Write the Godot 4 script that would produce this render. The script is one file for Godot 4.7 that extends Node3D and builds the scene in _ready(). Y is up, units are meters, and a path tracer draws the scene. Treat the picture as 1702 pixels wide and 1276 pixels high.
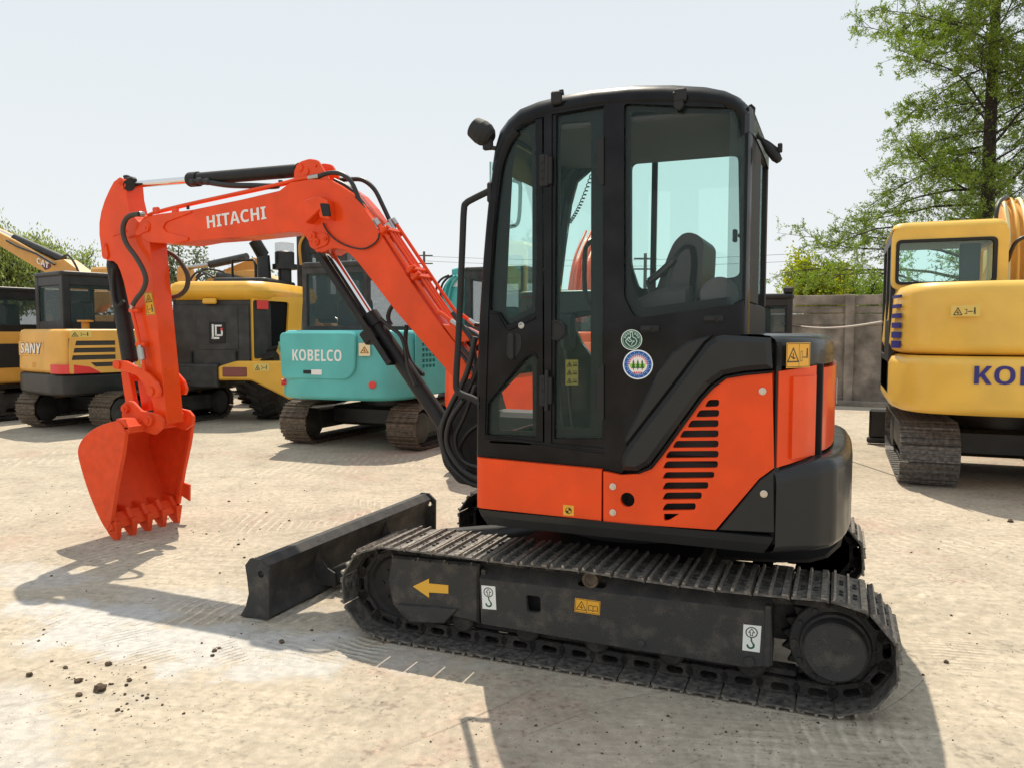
extends Node3D
# A dealer's yard: an orange compact excavator in front, other machines parked behind.
# World frame: the excavator's tracks run along x (it faces -x), y up, camera on the +z side.

const CAM := Vector3(1.086, 1.626, 4.502)
const YAW := 0.39079
const PITCH := 0.06612
const FOC := 1317.05

var cam_f: Vector3
var cam_r: Vector3
var cam_u: Vector3
var M := {}
var names := {}
var rng := RandomNumberGenerator.new()

# ---------------------------------------------------------------- pixel -> place
func ray(u: float, v: float) -> Vector3:
	return cam_f + cam_r * ((u - 851.0) / FOC) - cam_u * ((v - 638.0) / FOC)
func PZ(u: float, v: float, z: float) -> Vector3:
	var r := ray(u, v)
	return CAM + r * ((z - CAM.z) / r.z)
func PX(u: float, v: float, x: float) -> Vector3:
	var r := ray(u, v)
	return CAM + r * ((x - CAM.x) / r.x)
func PY(u: float, v: float, y := 0.0) -> Vector3:
	var r := ray(u, v)
	return CAM + r * ((y - CAM.y) / r.y)
func PN(u: float, v: float, at: Vector3, n: Vector3) -> Vector3:
	var r := ray(u, v)
	return CAM + r * ((at - CAM).dot(n) / r.dot(n))
func ZZ(px: Array, z: float) -> PackedVector2Array:      # flat list u,v,u,v -> xy on the plane z
	var o := PackedVector2Array()
	for i in range(0, px.size(), 2):
		var p := PZ(px[i], px[i + 1], z)
		o.append(Vector2(p.x, p.y))
	return o
func Z3(px: Array, z: float) -> Array:
	var o := []
	for i in range(0, px.size(), 2):
		o.append(PZ(px[i], px[i + 1], z))
	return o

# ---------------------------------------------------------------- mesh builder
class MB:
	var v := PackedVector3Array()
	var n := PackedVector3Array()
	var t := PackedVector2Array()
	var x := Transform3D.IDENTITY
	func vert(p: Vector3, nn: Vector3, uv := Vector2.ZERO) -> void:
		v.append(x * p)
		n.append((x.basis * nn).normalized())
		t.append(uv)
	func tri(a: Vector3, b: Vector3, c: Vector3, nn: Vector3) -> void:
		if (b - a).cross(c - a).dot(nn) > 0.0:
			var s := b
			b = c
			c = s
		vert(a, nn)
		vert(b, nn)
		vert(c, nn)
	func quad(a: Vector3, b: Vector3, c: Vector3, d: Vector3, hint := Vector3.ZERO) -> void:
		var nn := (c - a).cross(d - b)
		if nn.length() < 1e-14:
			return
		nn = nn.normalized()
		if hint != Vector3.ZERO and nn.dot(hint) < 0.0:
			nn = -nn
		tri(a, b, c, nn)
		tri(a, c, d, nn)
	func squad(a: Vector3, b: Vector3, c: Vector3, d: Vector3, na: Vector3, nb: Vector3, nc: Vector3, nd: Vector3) -> void:
		if (c - a).cross(d - b).dot(na + nb + nc + nd) > 0.0:
			vert(a, na)
			vert(c, nc)
			vert(b, nb)
			vert(a, na)
			vert(d, nd)
			vert(c, nc)
		else:
			vert(a, na)
			vert(b, nb)
			vert(c, nc)
			vert(a, na)
			vert(c, nc)
			vert(d, nd)
	func uvquad(a: Vector3, b: Vector3, c: Vector3, d: Vector3) -> void:   # a = top left, b = top right, c = bottom right, d = bottom left
		var nn := (d - a).cross(b - a).normalized()
		var P := [a, b, c, a, c, d]
		var T := [Vector2(0, 0), Vector2(1, 0), Vector2(1, 1), Vector2(0, 0), Vector2(1, 1), Vector2(0, 1)]
		for i in 6:
			vert(P[i], nn, T[i])
	func box(c: Vector3, s: Vector3, r := 0.0, b := Basis.IDENTITY) -> void:
		var h := s * 0.5
		r = minf(r, minf(h.x, minf(h.y, h.z)) * 0.9)
		var q := func(e: Vector3) -> Vector3: return c + b * e
		for ax in 3:
			var e1 := (ax + 1) % 3
			var e2 := (ax + 2) % 3
			for sg in [-1.0, 1.0]:
				var pts := []
				for k in [[-1, -1], [1, -1], [1, 1], [-1, 1]]:
					var p := Vector3.ZERO
					p[ax] = sg * h[ax]
					p[e1] = k[0] * (h[e1] - r)
					p[e2] = k[1] * (h[e2] - r)
					pts.append(q.call(p))
				var nn := Vector3.ZERO
				nn[ax] = sg
				quad(pts[0], pts[1], pts[2], pts[3], b * nn)
		if r <= 0.0:
			return
		for ax in 3:
			var e1 := (ax + 1) % 3
			var e2 := (ax + 2) % 3
			for s1 in [-1.0, 1.0]:
				for s2 in [-1.0, 1.0]:
					var pts := []
					for k in [[-1, 0], [1, 0], [1, 1], [-1, 1]]:
						var p := Vector3.ZERO
						p[ax] = k[0] * (h[ax] - r)
						p[e1] = s1 * (h[e1] - (r if k[1] == 0 else 0.0))
						p[e2] = s2 * (h[e2] - (0.0 if k[1] == 0 else r))
						pts.append(q.call(p))
					var nn := Vector3.ZERO
					nn[e1] = s1
					nn[e2] = s2
					quad(pts[0], pts[1], pts[2], pts[3], b * nn)
		for sx in [-1.0, 1.0]:
			for sy in [-1.0, 1.0]:
				for sz in [-1.0, 1.0]:
					var nn: Vector3 = (b * Vector3(sx, sy, sz)).normalized()
					tri(q.call(Vector3(sx * h.x, sy * (h.y - r), sz * (h.z - r))), q.call(Vector3(sx * (h.x - r), sy * h.y, sz * (h.z - r))), q.call(Vector3(sx * (h.x - r), sy * (h.y - r), sz * h.z)), nn)
	func inset(p: PackedVector2Array, r: float) -> PackedVector2Array:
		var o := PackedVector2Array()
		var m := p.size()
		var area := 0.0
		for i in m:
			area += p[i].cross(p[(i + 1) % m])
		var sg := 1.0 if area > 0 else -1.0
		for i in m:
			var e0 := (p[i] - p[(i + m - 1) % m]).normalized()
			var e1 := (p[(i + 1) % m] - p[i]).normalized()
			var n0 := Vector2(-e0.y, e0.x) * sg
			var n1 := Vector2(-e1.y, e1.x) * sg
			var k := (n0 + n1)
			var l := maxf(1.0 + n0.dot(n1), 0.5)
			o.append(p[i] + k * (r / l))
		return o
	func prism(p: PackedVector2Array, z0: float, z1: float, r := 0.0, caps := true) -> void:
		if z0 > z1:
			var s := z0
			z0 = z1
			z1 = s
		var m := p.size()
		var ins := inset(p, r) if r > 0.0 else p
		var idx := Geometry2D.triangulate_polygon(ins)
		if idx.is_empty():
			ins = p
			r = 0.0
			idx = Geometry2D.triangulate_polygon(p)
		if caps:
			for i in range(0, idx.size(), 3):
				var a := ins[idx[i]]
				var b := ins[idx[i + 1]]
				var c := ins[idx[i + 2]]
				tri(Vector3(a.x, a.y, z1), Vector3(b.x, b.y, z1), Vector3(c.x, c.y, z1), Vector3(0, 0, 1))
				tri(Vector3(a.x, a.y, z0), Vector3(b.x, b.y, z0), Vector3(c.x, c.y, z0), Vector3(0, 0, -1))
		var area := 0.0
		for i in m:
			area += p[i].cross(p[(i + 1) % m])
		var sg := -1.0 if area > 0 else 1.0
		for i in m:
			var j := (i + 1) % m
			var e := (p[j] - p[i])
			var nn := Vector3(-e.y, e.x, 0) * sg
			quad(Vector3(p[i].x, p[i].y, z0 + r), Vector3(p[j].x, p[j].y, z0 + r), Vector3(p[j].x, p[j].y, z1 - r), Vector3(p[i].x, p[i].y, z1 - r), nn)
			if r > 0.0:
				quad(Vector3(p[i].x, p[i].y, z1 - r), Vector3(p[j].x, p[j].y, z1 - r), Vector3(ins[j].x, ins[j].y, z1), Vector3(ins[i].x, ins[i].y, z1), nn.normalized() + Vector3(0, 0, 1))
				quad(Vector3(p[i].x, p[i].y, z0 + r), Vector3(p[j].x, p[j].y, z0 + r), Vector3(ins[j].x, ins[j].y, z0), Vector3(ins[i].x, ins[i].y, z0), nn.normalized() - Vector3(0, 0, 1))
	func plate(p: PackedVector2Array, holes: Array, z0: float, z1: float) -> void:   # a plate with openings
		var pieces := [p]
		for hole in holes:
			var mid := 0.0
			for q in hole:
				mid += q.y
			mid /= hole.size()
			var nxt := []
			for pc in pieces:
				if Geometry2D.intersect_polygons(pc, hole).is_empty():
					nxt.append(pc)
					continue
				for half in [PackedVector2Array([Vector2(-99, mid), Vector2(99, mid), Vector2(99, 99), Vector2(-99, 99)]), PackedVector2Array([Vector2(-99, -99), Vector2(99, -99), Vector2(99, mid), Vector2(-99, mid)])]:
					for part in Geometry2D.intersect_polygons(pc, half):
						for left in Geometry2D.clip_polygons(part, hole):
							nxt.append(left)
			pieces = nxt
		for pc in pieces:
			prism(pc, z0, z1)
	func cyl(a: Vector3, b: Vector3, r: float, s := 12, r2 := -1.0, caps := true) -> void:
		if r2 < 0.0:
			r2 = r
		var d := (b - a).normalized()
		var u := d.cross(Vector3.UP if absf(d.y) < 0.9 else Vector3.RIGHT).normalized()
		var w := d.cross(u)
		for i in s:
			var t0 := TAU * i / s
			var t1 := TAU * (i + 1) / s
			var n0 := u * cos(t0) + w * sin(t0)
			var n1 := u * cos(t1) + w * sin(t1)
			squad(a + n0 * r, a + n1 * r, b + n1 * r2, b + n0 * r2, n0, n1, n1, n0)
			if caps:
				tri(a, a + n0 * r, a + n1 * r, -d)
				tri(b, b + n0 * r2, b + n1 * r2, d)
	func lathe(a: Vector3, d: Vector3, prof: Array, s := 24) -> void:      # prof: [along, radius] pairs, hard edges
		d = d.normalized()
		var u := d.cross(Vector3.UP if absf(d.y) < 0.9 else Vector3.RIGHT).normalized()
		var w := d.cross(u)
		for k in prof.size() - 1:
			var l0: float = prof[k][0]
			var r0: float = prof[k][1]
			var l1: float = prof[k + 1][0]
			var r1: float = prof[k + 1][1]
			var e := Vector2(l1 - l0, r1 - r0).normalized()
			for i in s:
				var t0 := TAU * i / s
				var t1 := TAU * (i + 1) / s
				var c0 := u * cos(t0) + w * sin(t0)
				var c1 := u * cos(t1) + w * sin(t1)
				var n0 := (c0 * e.x - d * e.y)
				var n1 := (c1 * e.x - d * e.y)
				squad(a + d * l0 + c0 * r0, a + d * l0 + c1 * r0, a + d * l1 + c1 * r1, a + d * l1 + c0 * r1, n0, n1, n1, n0)
	func tube(path: Array, r: float, s := 8, caps := true) -> void:
		var m := path.size()
		var rings := []
		var nrm := []
		var prev := Vector3.ZERO
		for i in m:
			var d: Vector3 = (path[mini(i + 1, m - 1)] - path[maxi(i - 1, 0)]).normalized()
			var u := prev - d * prev.dot(d) if prev != Vector3.ZERO else d.cross(Vector3.UP if absf(d.y) < 0.9 else Vector3.RIGHT)
			u = u.normalized()
			prev = u
			var w := d.cross(u)
			var rg := []
			var nr := []
			for k in s:
				var q := u * cos(TAU * k / s) + w * sin(TAU * k / s)
				rg.append(path[i] + q * r)
				nr.append(q)
			rings.append(rg)
			nrm.append(nr)
		for i in m - 1:
			for k in s:
				var j := (k + 1) % s
				squad(rings[i][k], rings[i][j], rings[i + 1][j], rings[i + 1][k], nrm[i][k], nrm[i][j], nrm[i + 1][j], nrm[i + 1][k])
		if caps:
			for k in s:
				tri(path[0], rings[0][k], rings[0][(k + 1) % s], path[0] - path[1])
				tri(path[m - 1], rings[m - 1][k], rings[m - 1][(k + 1) % s], path[m - 1] - path[m - 2])
	func loft(rings: Array, closed := false, smooth := true) -> void:      # rows of points; smooth grid
		var R := rings.size()
		var K: int = rings[0].size()
		var N := []
		for i in R:
			var row := []
			for k in K:
				var du: Vector3 = rings[mini(i + 1, R - 1)][k] - rings[maxi(i - 1, 0)][k]
				var k0 := (k + K - 1) % K if closed else maxi(k - 1, 0)
				var k1 := (k + 1) % K if closed else mini(k + 1, K - 1)
				var dv: Vector3 = rings[i][k1] - rings[i][k0]
				row.append(du.cross(dv).normalized())
			N.append(row)
		for i in R - 1:
			for k in (K if closed else K - 1):
				var j := (k + 1) % K
				if smooth:
					squad(rings[i][k], rings[i][j], rings[i + 1][j], rings[i + 1][k], N[i][k], N[i][j], N[i + 1][j], N[i + 1][k])
				else:
					quad(rings[i][k], rings[i][j], rings[i + 1][j], rings[i + 1][k], N[i][k])
	func slab(plan: Array, y0, y1, th: float, out := Vector2.ZERO) -> void:   # a vertical wall along a plan curve (x, z); y0 / y1 a number or one per point
		var m := plan.size()
		var A := []
		for i in m:
			var d: Vector2 = (plan[mini(i + 1, m - 1)] - plan[maxi(i - 1, 0)]).normalized()
			var nn := Vector2(-d.y, d.x)
			if nn.dot(out if out != Vector2.ZERO else plan[i]) < 0.0:
				nn = -nn
			A.append(nn)
		for i in m - 1:
			var j := i + 1
			var b0: float = y0[i] if y0 is Array else y0
			var b1: float = y0[j] if y0 is Array else y0
			var t0: float = y1[i] if y1 is Array else y1
			var t1: float = y1[j] if y1 is Array else y1
			var n0 := Vector3(A[i].x, 0, A[i].y)
			var n1 := Vector3(A[j].x, 0, A[j].y)
			var p0 := Vector3(plan[i].x, 0, plan[i].y)
			var p1 := Vector3(plan[j].x, 0, plan[j].y)
			var U := Vector3.UP
			squad(p0 + U * b0, p1 + U * b1, p1 + U * t1, p0 + U * t0, n0, n1, n1, n0)
			var q0 := p0 - n0 * th
			var q1 := p1 - n1 * th
			squad(q0 + U * b0, q1 + U * b1, q1 + U * t1, q0 + U * t0, -n0, -n1, -n1, -n0)
			quad(p0 + U * t0, p1 + U * t1, q1 + U * t1, q0 + U * t0, U)
			quad(p0 + U * b0, p1 + U * b1, q1 + U * b1, q0 + U * b0, -U)
			if i == 0:
				quad(p0 + U * b0, p0 + U * t0, q0 + U * t0, q0 + U * b0, p0 - p1)
			if j == m - 1:
				quad(p1 + U * b1, p1 + U * t1, q1 + U * t1, q1 + U * b1, p1 - p0)
	func mesh() -> ArrayMesh:
		var a := []
		a.resize(Mesh.ARRAY_MAX)
		a[Mesh.ARRAY_VERTEX] = v
		a[Mesh.ARRAY_NORMAL] = n
		a[Mesh.ARRAY_TEX_UV] = t
		var o := ArrayMesh.new()
		if v.size() > 0:
			o.add_surface_from_arrays(Mesh.PRIMITIVE_TRIANGLES, a)
		return o

func smooth_path(p: Array, k := 6) -> Array:       # Catmull-Rom
	var o := []
	var m := p.size()
	for i in m - 1:
		var a: Vector3 = p[maxi(i - 1, 0)]
		var b: Vector3 = p[i]
		var c: Vector3 = p[i + 1]
		var d: Vector3 = p[mini(i + 2, m - 1)]
		for j in k:
			o.append(b.cubic_interpolate(c, a, d, float(j) / k))
	o.append(p[m - 1])
	return o
func round_poly(p: PackedVector2Array, r: float, k := 4) -> PackedVector2Array:    # rounds the corners
	var o := PackedVector2Array()
	var m := p.size()
	for i in m:
		var a := p[(i + m - 1) % m]
		var b := p[i]
		var c := p[(i + 1) % m]
		var q := minf(r, minf(a.distance_to(b), b.distance_to(c)) * 0.45)
		var s := b + (a - b).normalized() * q
		var e := b + (c - b).normalized() * q
		for j in k + 1:
			var t := float(j) / k
			o.append(s.lerp(b, t).lerp(b.lerp(e, t), t))
	return o
func circle(c: Vector2, r: float, s := 20) -> PackedVector2Array:
	var o := PackedVector2Array()
	for i in s:
		o.append(c + Vector2(cos(TAU * i / s), sin(TAU * i / s)) * r)
	return o
func stadium(a: Vector2, b: Vector2, ra: float, rb: float, s := 8) -> PackedVector2Array:   # outline round two bosses
	var o := PackedVector2Array()
	var t := (b - a).angle()
	for i in s + 1:
		o.append(a + Vector2.from_angle(t + PI / 2 + PI * i / s) * ra)
	for i in s + 1:
		o.append(b + Vector2.from_angle(t - PI / 2 + PI * i / s) * rb)
	return o

# ---------------------------------------------------------------- things and parts
func numbered(called: String) -> String:
	if not names.has(called):
		names[called] = 0
		return called
	names[called] += 1
	return "%s_%03d" % [called, names[called]]
func tag(o: Node, label: String, category: String, group := "", kind := "") -> void:
	if label:
		o.set_meta("label", label)
	if category:
		o.set_meta("category", category)
	if group:
		o.set_meta("group", group)
	if kind:
		o.set_meta("kind", kind)
func thing(called: String, label: String, category: String, at: Vector3, group := "") -> Node3D:
	var o := Node3D.new()
	o.name = numbered(called)
	add_child(o)
	o.position = at
	tag(o, label, category, group)
	return o
# commits a builder as ONE named mesh; the builder's points are world points
func obj(called: String, b: MB, m: Material, parent: Node3D, label := "") -> MeshInstance3D:
	var o := MeshInstance3D.new()
	o.name = called
	o.mesh = b.mesh()
	o.material_override = m
	parent.add_child(o, true)
	var w := Vector3.ZERO
	var p := parent
	while p != self:
		w += p.position
		p = p.get_parent()
	o.position = -w
	if label:
		o.set_meta("label", label)
	return o
func put(called: String, mesh: Mesh, m: Material, x: Transform3D, parent: Node3D) -> MeshInstance3D:
	var o := MeshInstance3D.new()
	o.name = called
	o.mesh = mesh
	o.material_override = m
	parent.add_child(o, true)
	var w := Vector3.ZERO
	var p := parent
	while p != self:
		w += p.position
		p = p.get_parent()
	o.transform = Transform3D(x.basis, x.origin - w)
	return o
func lettering(text: String, m: Material, parent: Node3D, at: Vector3, right: Vector3, up: Vector3, height: float, width := 0.0, weight := 700, called := "lettering", slant := 0.0, emb := 0.0) -> MeshInstance3D:
	var f := SystemFont.new()
	f.font_names = PackedStringArray(["Droid Sans"])
	f.font_weight = weight
	if emb != 0.0:
		var fv := FontVariation.new()
		fv.base_font = f
		fv.variation_embolden = emb
		var tm0 := TextMesh.new()
		tm0.font = fv
		return letter_mesh(tm0, text, m, parent, at, right, up, height, width, called, slant)
	var tm := TextMesh.new()
	tm.font = f
	return letter_mesh(tm, text, m, parent, at, right, up, height, width, called, slant)
func letter_mesh(tm: TextMesh, text: String, m: Material, parent: Node3D, at: Vector3, right: Vector3, up: Vector3, height: float, width: float, called: String, slant: float) -> MeshInstance3D:
	tm.text = text
	tm.font_size = 64
	tm.pixel_size = 0.01
	tm.depth = 0.02
	tm.curve_step = 1.0
	tm.horizontal_alignment = HORIZONTAL_ALIGNMENT_LEFT
	tm.vertical_alignment = VERTICAL_ALIGNMENT_BOTTOM
	var bb := tm.get_aabb()
	right = right.normalized()
	up = (up - right * up.dot(right)).normalized()
	var nn := right.cross(up)
	var sy := height / bb.size.y
	var sx := width / bb.size.x if width > 0.0 else sy
	var bs := Basis(right * sx, (up + right * slant) * sy, nn * 0.1)
	var o := put(called, tm, m, Transform3D(bs, at - bs * Vector3(bb.position.x, bb.position.y, 0) + nn * 0.002), parent)
	return o

# ---------------------------------------------------------------- materials
func lin(r: float, g: float, b: float, a := 1.0) -> Color:
	var c := Color(r, g, b).linear_to_srgb()
	c.a = a
	return c
func noise_image(size: int, freq: float, oct: int, seed_: int, typ := FastNoiseLite.TYPE_SIMPLEX_SMOOTH) -> Image:
	var f := FastNoiseLite.new()
	f.seed = seed_
	f.noise_type = typ
	f.frequency = freq
	f.fractal_octaves = oct
	return f.get_seamless_image(size, size)
func tint_texture(size: int, freq: float, oct: int, seed_: int, lo: float, hi: float, warm := 0.0, pow_ := 1.0) -> ImageTexture:
	var im := noise_image(size, freq, oct, seed_)
	im.convert(Image.FORMAT_RGB8)
	for y in size:
		for x in size:
			var k := lerpf(lo, hi, pow(im.get_pixel(x, y).r, pow_))
			im.set_pixel(x, y, Color(minf(k * (1.0 + warm), 1.0), k, k * (1.0 - warm)))
	im.generate_mipmaps()
	return ImageTexture.create_from_image(im)
func rough_texture(size: int, freq: float, oct: int, seed_: int, lo: float, hi: float) -> ImageTexture:
	return tint_texture(size, freq, oct, seed_, lo, hi)
func normal_texture(size: int, freq: float, oct: int, seed_: int, amount: float) -> ImageTexture:
	var im := noise_image(size, freq, oct, seed_)
	im.bump_map_to_normal_map(amount)
	im.generate_mipmaps()
	return ImageTexture.create_from_image(im)
func mat(c: Color, rough := 0.5, metal := 0.0, opt := {}) -> StandardMaterial3D:
	var m := StandardMaterial3D.new()
	m.albedo_color = c
	m.roughness = rough
	m.metallic = metal
	m.metallic_specular = opt.get("spec", 0.5)
	if opt.has("coat"):
		m.clearcoat_enabled = true
		m.clearcoat = opt.coat
		m.clearcoat_roughness = opt.get("coat_rough", 0.1)
	if opt.has("tex"):
		m.albedo_texture = opt.tex
	if opt.has("nrm"):
		m.normal_enabled = true
		m.normal_texture = opt.nrm
		m.normal_scale = opt.get("nrm_k", 0.5)
	if opt.has("rtex"):
		m.roughness_texture = opt.rtex
		m.roughness = 1.0
	if opt.has("tri"):
		m.uv1_triplanar = true
		m.uv1_world_triplanar = true
		m.uv1_scale = Vector3.ONE * float(opt.tri)
	return m
func solid_glass(c: Color) -> StandardMaterial3D:      # a real sheet of tinted glass
	var m := StandardMaterial3D.new()
	c.a = 0.0
	m.albedo_color = c
	m.refraction_enabled = true
	m.refraction_scale = 0.05
	m.roughness = 0.0
	return m
func glass(c: Color, a: float) -> StandardMaterial3D:
	var m := StandardMaterial3D.new()
	c.a = a
	m.albedo_color = c
	m.transparency = BaseMaterial3D.TRANSPARENCY_ALPHA
	m.roughness = 0.02
	m.metallic_specular = 0.22
	return m

# ---------------------------------------------------------------- scene
func _ready() -> void:
	rng.seed = 20
	var cam := Camera3D.new()
	cam.name = "camera"
	cam.rotation_order = EULER_ORDER_YXZ
	cam.position = CAM
	cam.rotation = Vector3(-PITCH, YAW, 0)
	cam.fov = rad_to_deg(2.0 * atan(638.0 / FOC))
	cam.keep_aspect = Camera3D.KEEP_HEIGHT
	cam.near = 0.05
	cam.far = 900.0
	add_child(cam)
	cam.current = true
	cam_f = -cam.basis.z
	cam_r = cam.basis.x
	cam_u = cam.basis.y

	var sky_m := ProceduralSkyMaterial.new()
	sky_m.sky_top_color = Color(0.782, 0.818, 0.845)
	sky_m.sky_horizon_color = Color(0.858, 0.868, 0.868)
	sky_m.sky_curve = 0.22
	sky_m.ground_horizon_color = Color(0.80, 0.79, 0.75)
	sky_m.ground_bottom_color = Color(0.62, 0.58, 0.52)
	sky_m.sun_angle_max = 0.0
	sky_m.sky_energy_multiplier = 1.0
	var sky := Sky.new()
	sky.sky_material = sky_m
	var env := Environment.new()
	env.background_mode = Environment.BG_SKY
	env.sky = sky
	env.tonemap_mode = Environment.TONE_MAPPER_LINEAR
	env.tonemap_exposure = 1.28
	env.sdfgi_enabled = true
	env.ssao_enabled = true
	env.ssil_enabled = true
	var we := WorldEnvironment.new()
	we.name = "world_environment"
	we.environment = env
	add_child(we)

	var sun := DirectionalLight3D.new()
	sun.name = "sun"
	sun.light_energy = 1.25
	sun.light_color = Color(1.0, 0.955, 0.88)
	sun.light_angular_distance = 0.53
	sun.shadow_enabled = true
	add_child(sun)
	sun.look_at_from_position(Vector3.ZERO, Vector3(0.285, -1.0, 0.53), Vector3.UP)

	make_materials()
	make_ground()
	make_boundary()
	main_excavator()
	yard_machines()
	make_trees()
	make_small_things()

func dust_texture(size: int, base: Vector3, dust: Vector3, seed_: int) -> ImageTexture:      # dark paint with patches and specks of dried dust
	var a := noise_image(size, 0.012, 5, seed_).get_data()
	var b := noise_image(size, 0.16, 3, seed_ + 50).get_data()
	var o := PackedByteArray()
	o.resize(size * size * 3)
	for k in size * size:
		var c := clampf((a[k] - 120.0) / 110.0 + (b[k] - 128.0) / 260.0, 0.0, 1.0)
		var v := base.lerp(dust, c * 0.42) * (1.0 + (b[k] - 128.0) / 700.0)
		for i in 3:
			o[k * 3 + i] = clampi(int(255.0 * pow(v[i], 0.4545)), 0, 255)
	var im := Image.create_from_data(size, size, false, Image.FORMAT_RGB8, o)
	im.generate_mipmaps()
	return ImageTexture.create_from_image(im)
func make_materials() -> void:
	var dust := tint_texture(256, 0.012, 5, 3, 0.90, 1.0, 0.01)
	var grime := tint_texture(256, 0.02, 5, 8, 0.45, 1.0, 0.03)
	var fine := normal_texture(256, 0.06, 4, 5, 3.0)
	var rgh := rough_texture(256, 0.015, 4, 6, 0.22, 0.48)
	var rgh2 := rough_texture(256, 0.02, 4, 9, 0.35, 0.75)
	M.orange = mat(lin(0.92, 0.082, 0.010), 0.34, 0.0, {"spec": 0.30, "coat": 0.30, "coat_rough": 0.08, "tex": dust, "tri": 0.9, "rtex": rgh})
	M.orange_rough = mat(lin(0.84, 0.084, 0.020), 0.6, 0.0, {"spec": 0.35, "tex": tint_texture(256, 0.03, 5, 18, 0.92, 1.0, 0.005), "tri": 1.1, "rtex": rgh2, "nrm": fine, "nrm_k": 0.12})
	M.black = mat(lin(0.014, 0.015, 0.019), 0.35, 0.0, {"spec": 0.16, "coat": 0.30, "coat_rough": 0.05, "tex": grime, "tri": 0.8, "rtex": rgh})
	M.grey = mat(lin(0.030, 0.032, 0.034), 0.35, 0.0, {"spec": 0.25, "coat": 0.25, "coat_rough": 0.12, "tex": dust, "tri": 0.8, "rtex": rgh})
	M.under = mat(Color(1, 1, 1), 0.5, 0.0, {"spec": 0.35, "tex": dust_texture(512, Vector3(0.040, 0.040, 0.040), Vector3(0.15, 0.128, 0.10), 91), "tri": 1.2, "rtex": rgh2, "nrm": fine, "nrm_k": 0.15})
	M.under_dark = mat(lin(0.014, 0.013, 0.013), 0.6, 0.0, {"tex": grime, "tri": 2.0})
	M.grouser = mat(lin(0.42, 0.40, 0.37), 0.45, 0.3, {"tex": tint_texture(256, 0.04, 5, 27, 0.45, 1.0, 0.03), "tri": 3.0})
	M.shoe = mat(lin(0.215, 0.205, 0.19), 0.55, 0.10, {"tex": tint_texture(256, 0.03, 5, 28, 0.42, 1.0, 0.015), "tri": 2.3, "rtex": rgh2, "nrm": fine, "nrm_k": 0.4})
	M.shoe_worn = mat(lin(0.20, 0.165, 0.125), 0.65, 0.1, {"tex": tint_texture(256, 0.03, 5, 29, 0.45, 1.0, 0.05), "tri": 1.6})
	M.link = mat(Color(1, 1, 1), 0.8, 0.0, {"tex": dust_texture(256, Vector3(0.020, 0.018, 0.016), Vector3(0.10, 0.085, 0.068), 92), "tri": 2.4, "nrm": fine, "nrm_k": 1.2})
	M.chrome = mat(lin(0.78, 0.76, 0.75), 0.09, 1.0)
	M.steel = mat(lin(0.45, 0.44, 0.42), 0.32, 0.9)
	M.hose = mat(lin(0.016, 0.015, 0.015), 0.45)
	M.hose_brown = mat(lin(0.05, 0.042, 0.033), 0.6)
	M.rubber = mat(lin(0.012, 0.012, 0.012), 0.7)
	M.inside = mat(lin(0.042, 0.042, 0.044), 0.7)
	M.inside_grey = mat(lin(0.05, 0.052, 0.055), 0.6)
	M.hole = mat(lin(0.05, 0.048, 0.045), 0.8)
	M.seat = mat(lin(0.022, 0.022, 0.024), 0.4, 0.0, {"nrm": fine, "nrm_k": 0.2, "tri": 6.0})
	M.frit = mat(lin(0.006, 0.006, 0.007), 0.3, 0.0, {"spec": 0.25})
	M.pane = solid_glass(lin(0.66, 0.98, 0.90))
	M.pane_clear = glass(lin(0.10, 0.30, 0.25), 0.03)
	M.pane_far = glass(lin(0.06, 0.10, 0.10), 0.28)
	M.pane_side = glass(lin(0.10, 0.30, 0.25), 0.02)
	M.white = mat(lin(0.80, 0.79, 0.76), 0.4)
	M.sign_yellow = mat(lin(0.78, 0.42, 0.04), 0.45)
	M.sign_cream = mat(lin(0.75, 0.66, 0.36), 0.5)
	M.sign_ink = mat(lin(0.02, 0.017, 0.012), 0.5)
	M.hook_green = mat(lin(0.01, 0.10, 0.05), 0.5)
	M.bolt = mat(lin(0.62, 0.55, 0.47), 0.3, 0.6)
	M.teal = mat(lin(0.09, 0.50, 0.49), 0.42, 0.0, {"coat": 0.2, "tex": dust, "tri": 0.5})
	M.yellow_lemon = mat(lin(0.88, 0.55, 0.085), 0.42, 0.0, {"coat": 0.2, "tex": dust, "tri": 0.5})
	M.yellow = mat(lin(0.88, 0.47, 0.040), 0.42, 0.0, {"coat": 0.2, "tex": dust, "tri": 0.5})
	M.yellow_pale = mat(lin(0.82, 0.44, 0.085), 0.5, 0.0, {"tex": dust, "tri": 0.5})
	M.yellow_deep = mat(lin(0.72, 0.32, 0.03), 0.48, 0.0, {"tex": dust, "tri": 0.5})
	M.yellow_brown = mat(lin(0.66, 0.34, 0.075), 0.5, 0.0, {"tex": dust, "tri": 0.5})
	M.far_black = mat(lin(0.022, 0.022, 0.022), 0.45, 0.0, {"tex": grime, "tri": 0.6})
	M.far_grey = mat(lin(0.055, 0.056, 0.056), 0.5, 0.0, {"tex": grime, "tri": 0.6})
	M.tyre = mat(lin(0.030, 0.026, 0.021), 0.85, 0.0, {"tex": grime, "tri": 1.5, "nrm": fine, "nrm_k": 0.6})
	M.red = mat(lin(0.70, 0.03, 0.03), 0.25, 0.0, {"coat": 0.5})
	M.blue = mat(lin(0.025, 0.02, 0.18), 0.45)
	M.purple = mat(lin(0.10, 0.02, 0.05), 0.45)
	M.concrete = mat(lin(0.38, 0.335, 0.29), 0.9, 0.0, {"tex": tint_texture(512, 0.008, 6, 44, 0.55, 1.0, 0.03), "tri": 0.35, "nrm": fine, "nrm_k": 0.5})
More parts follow.
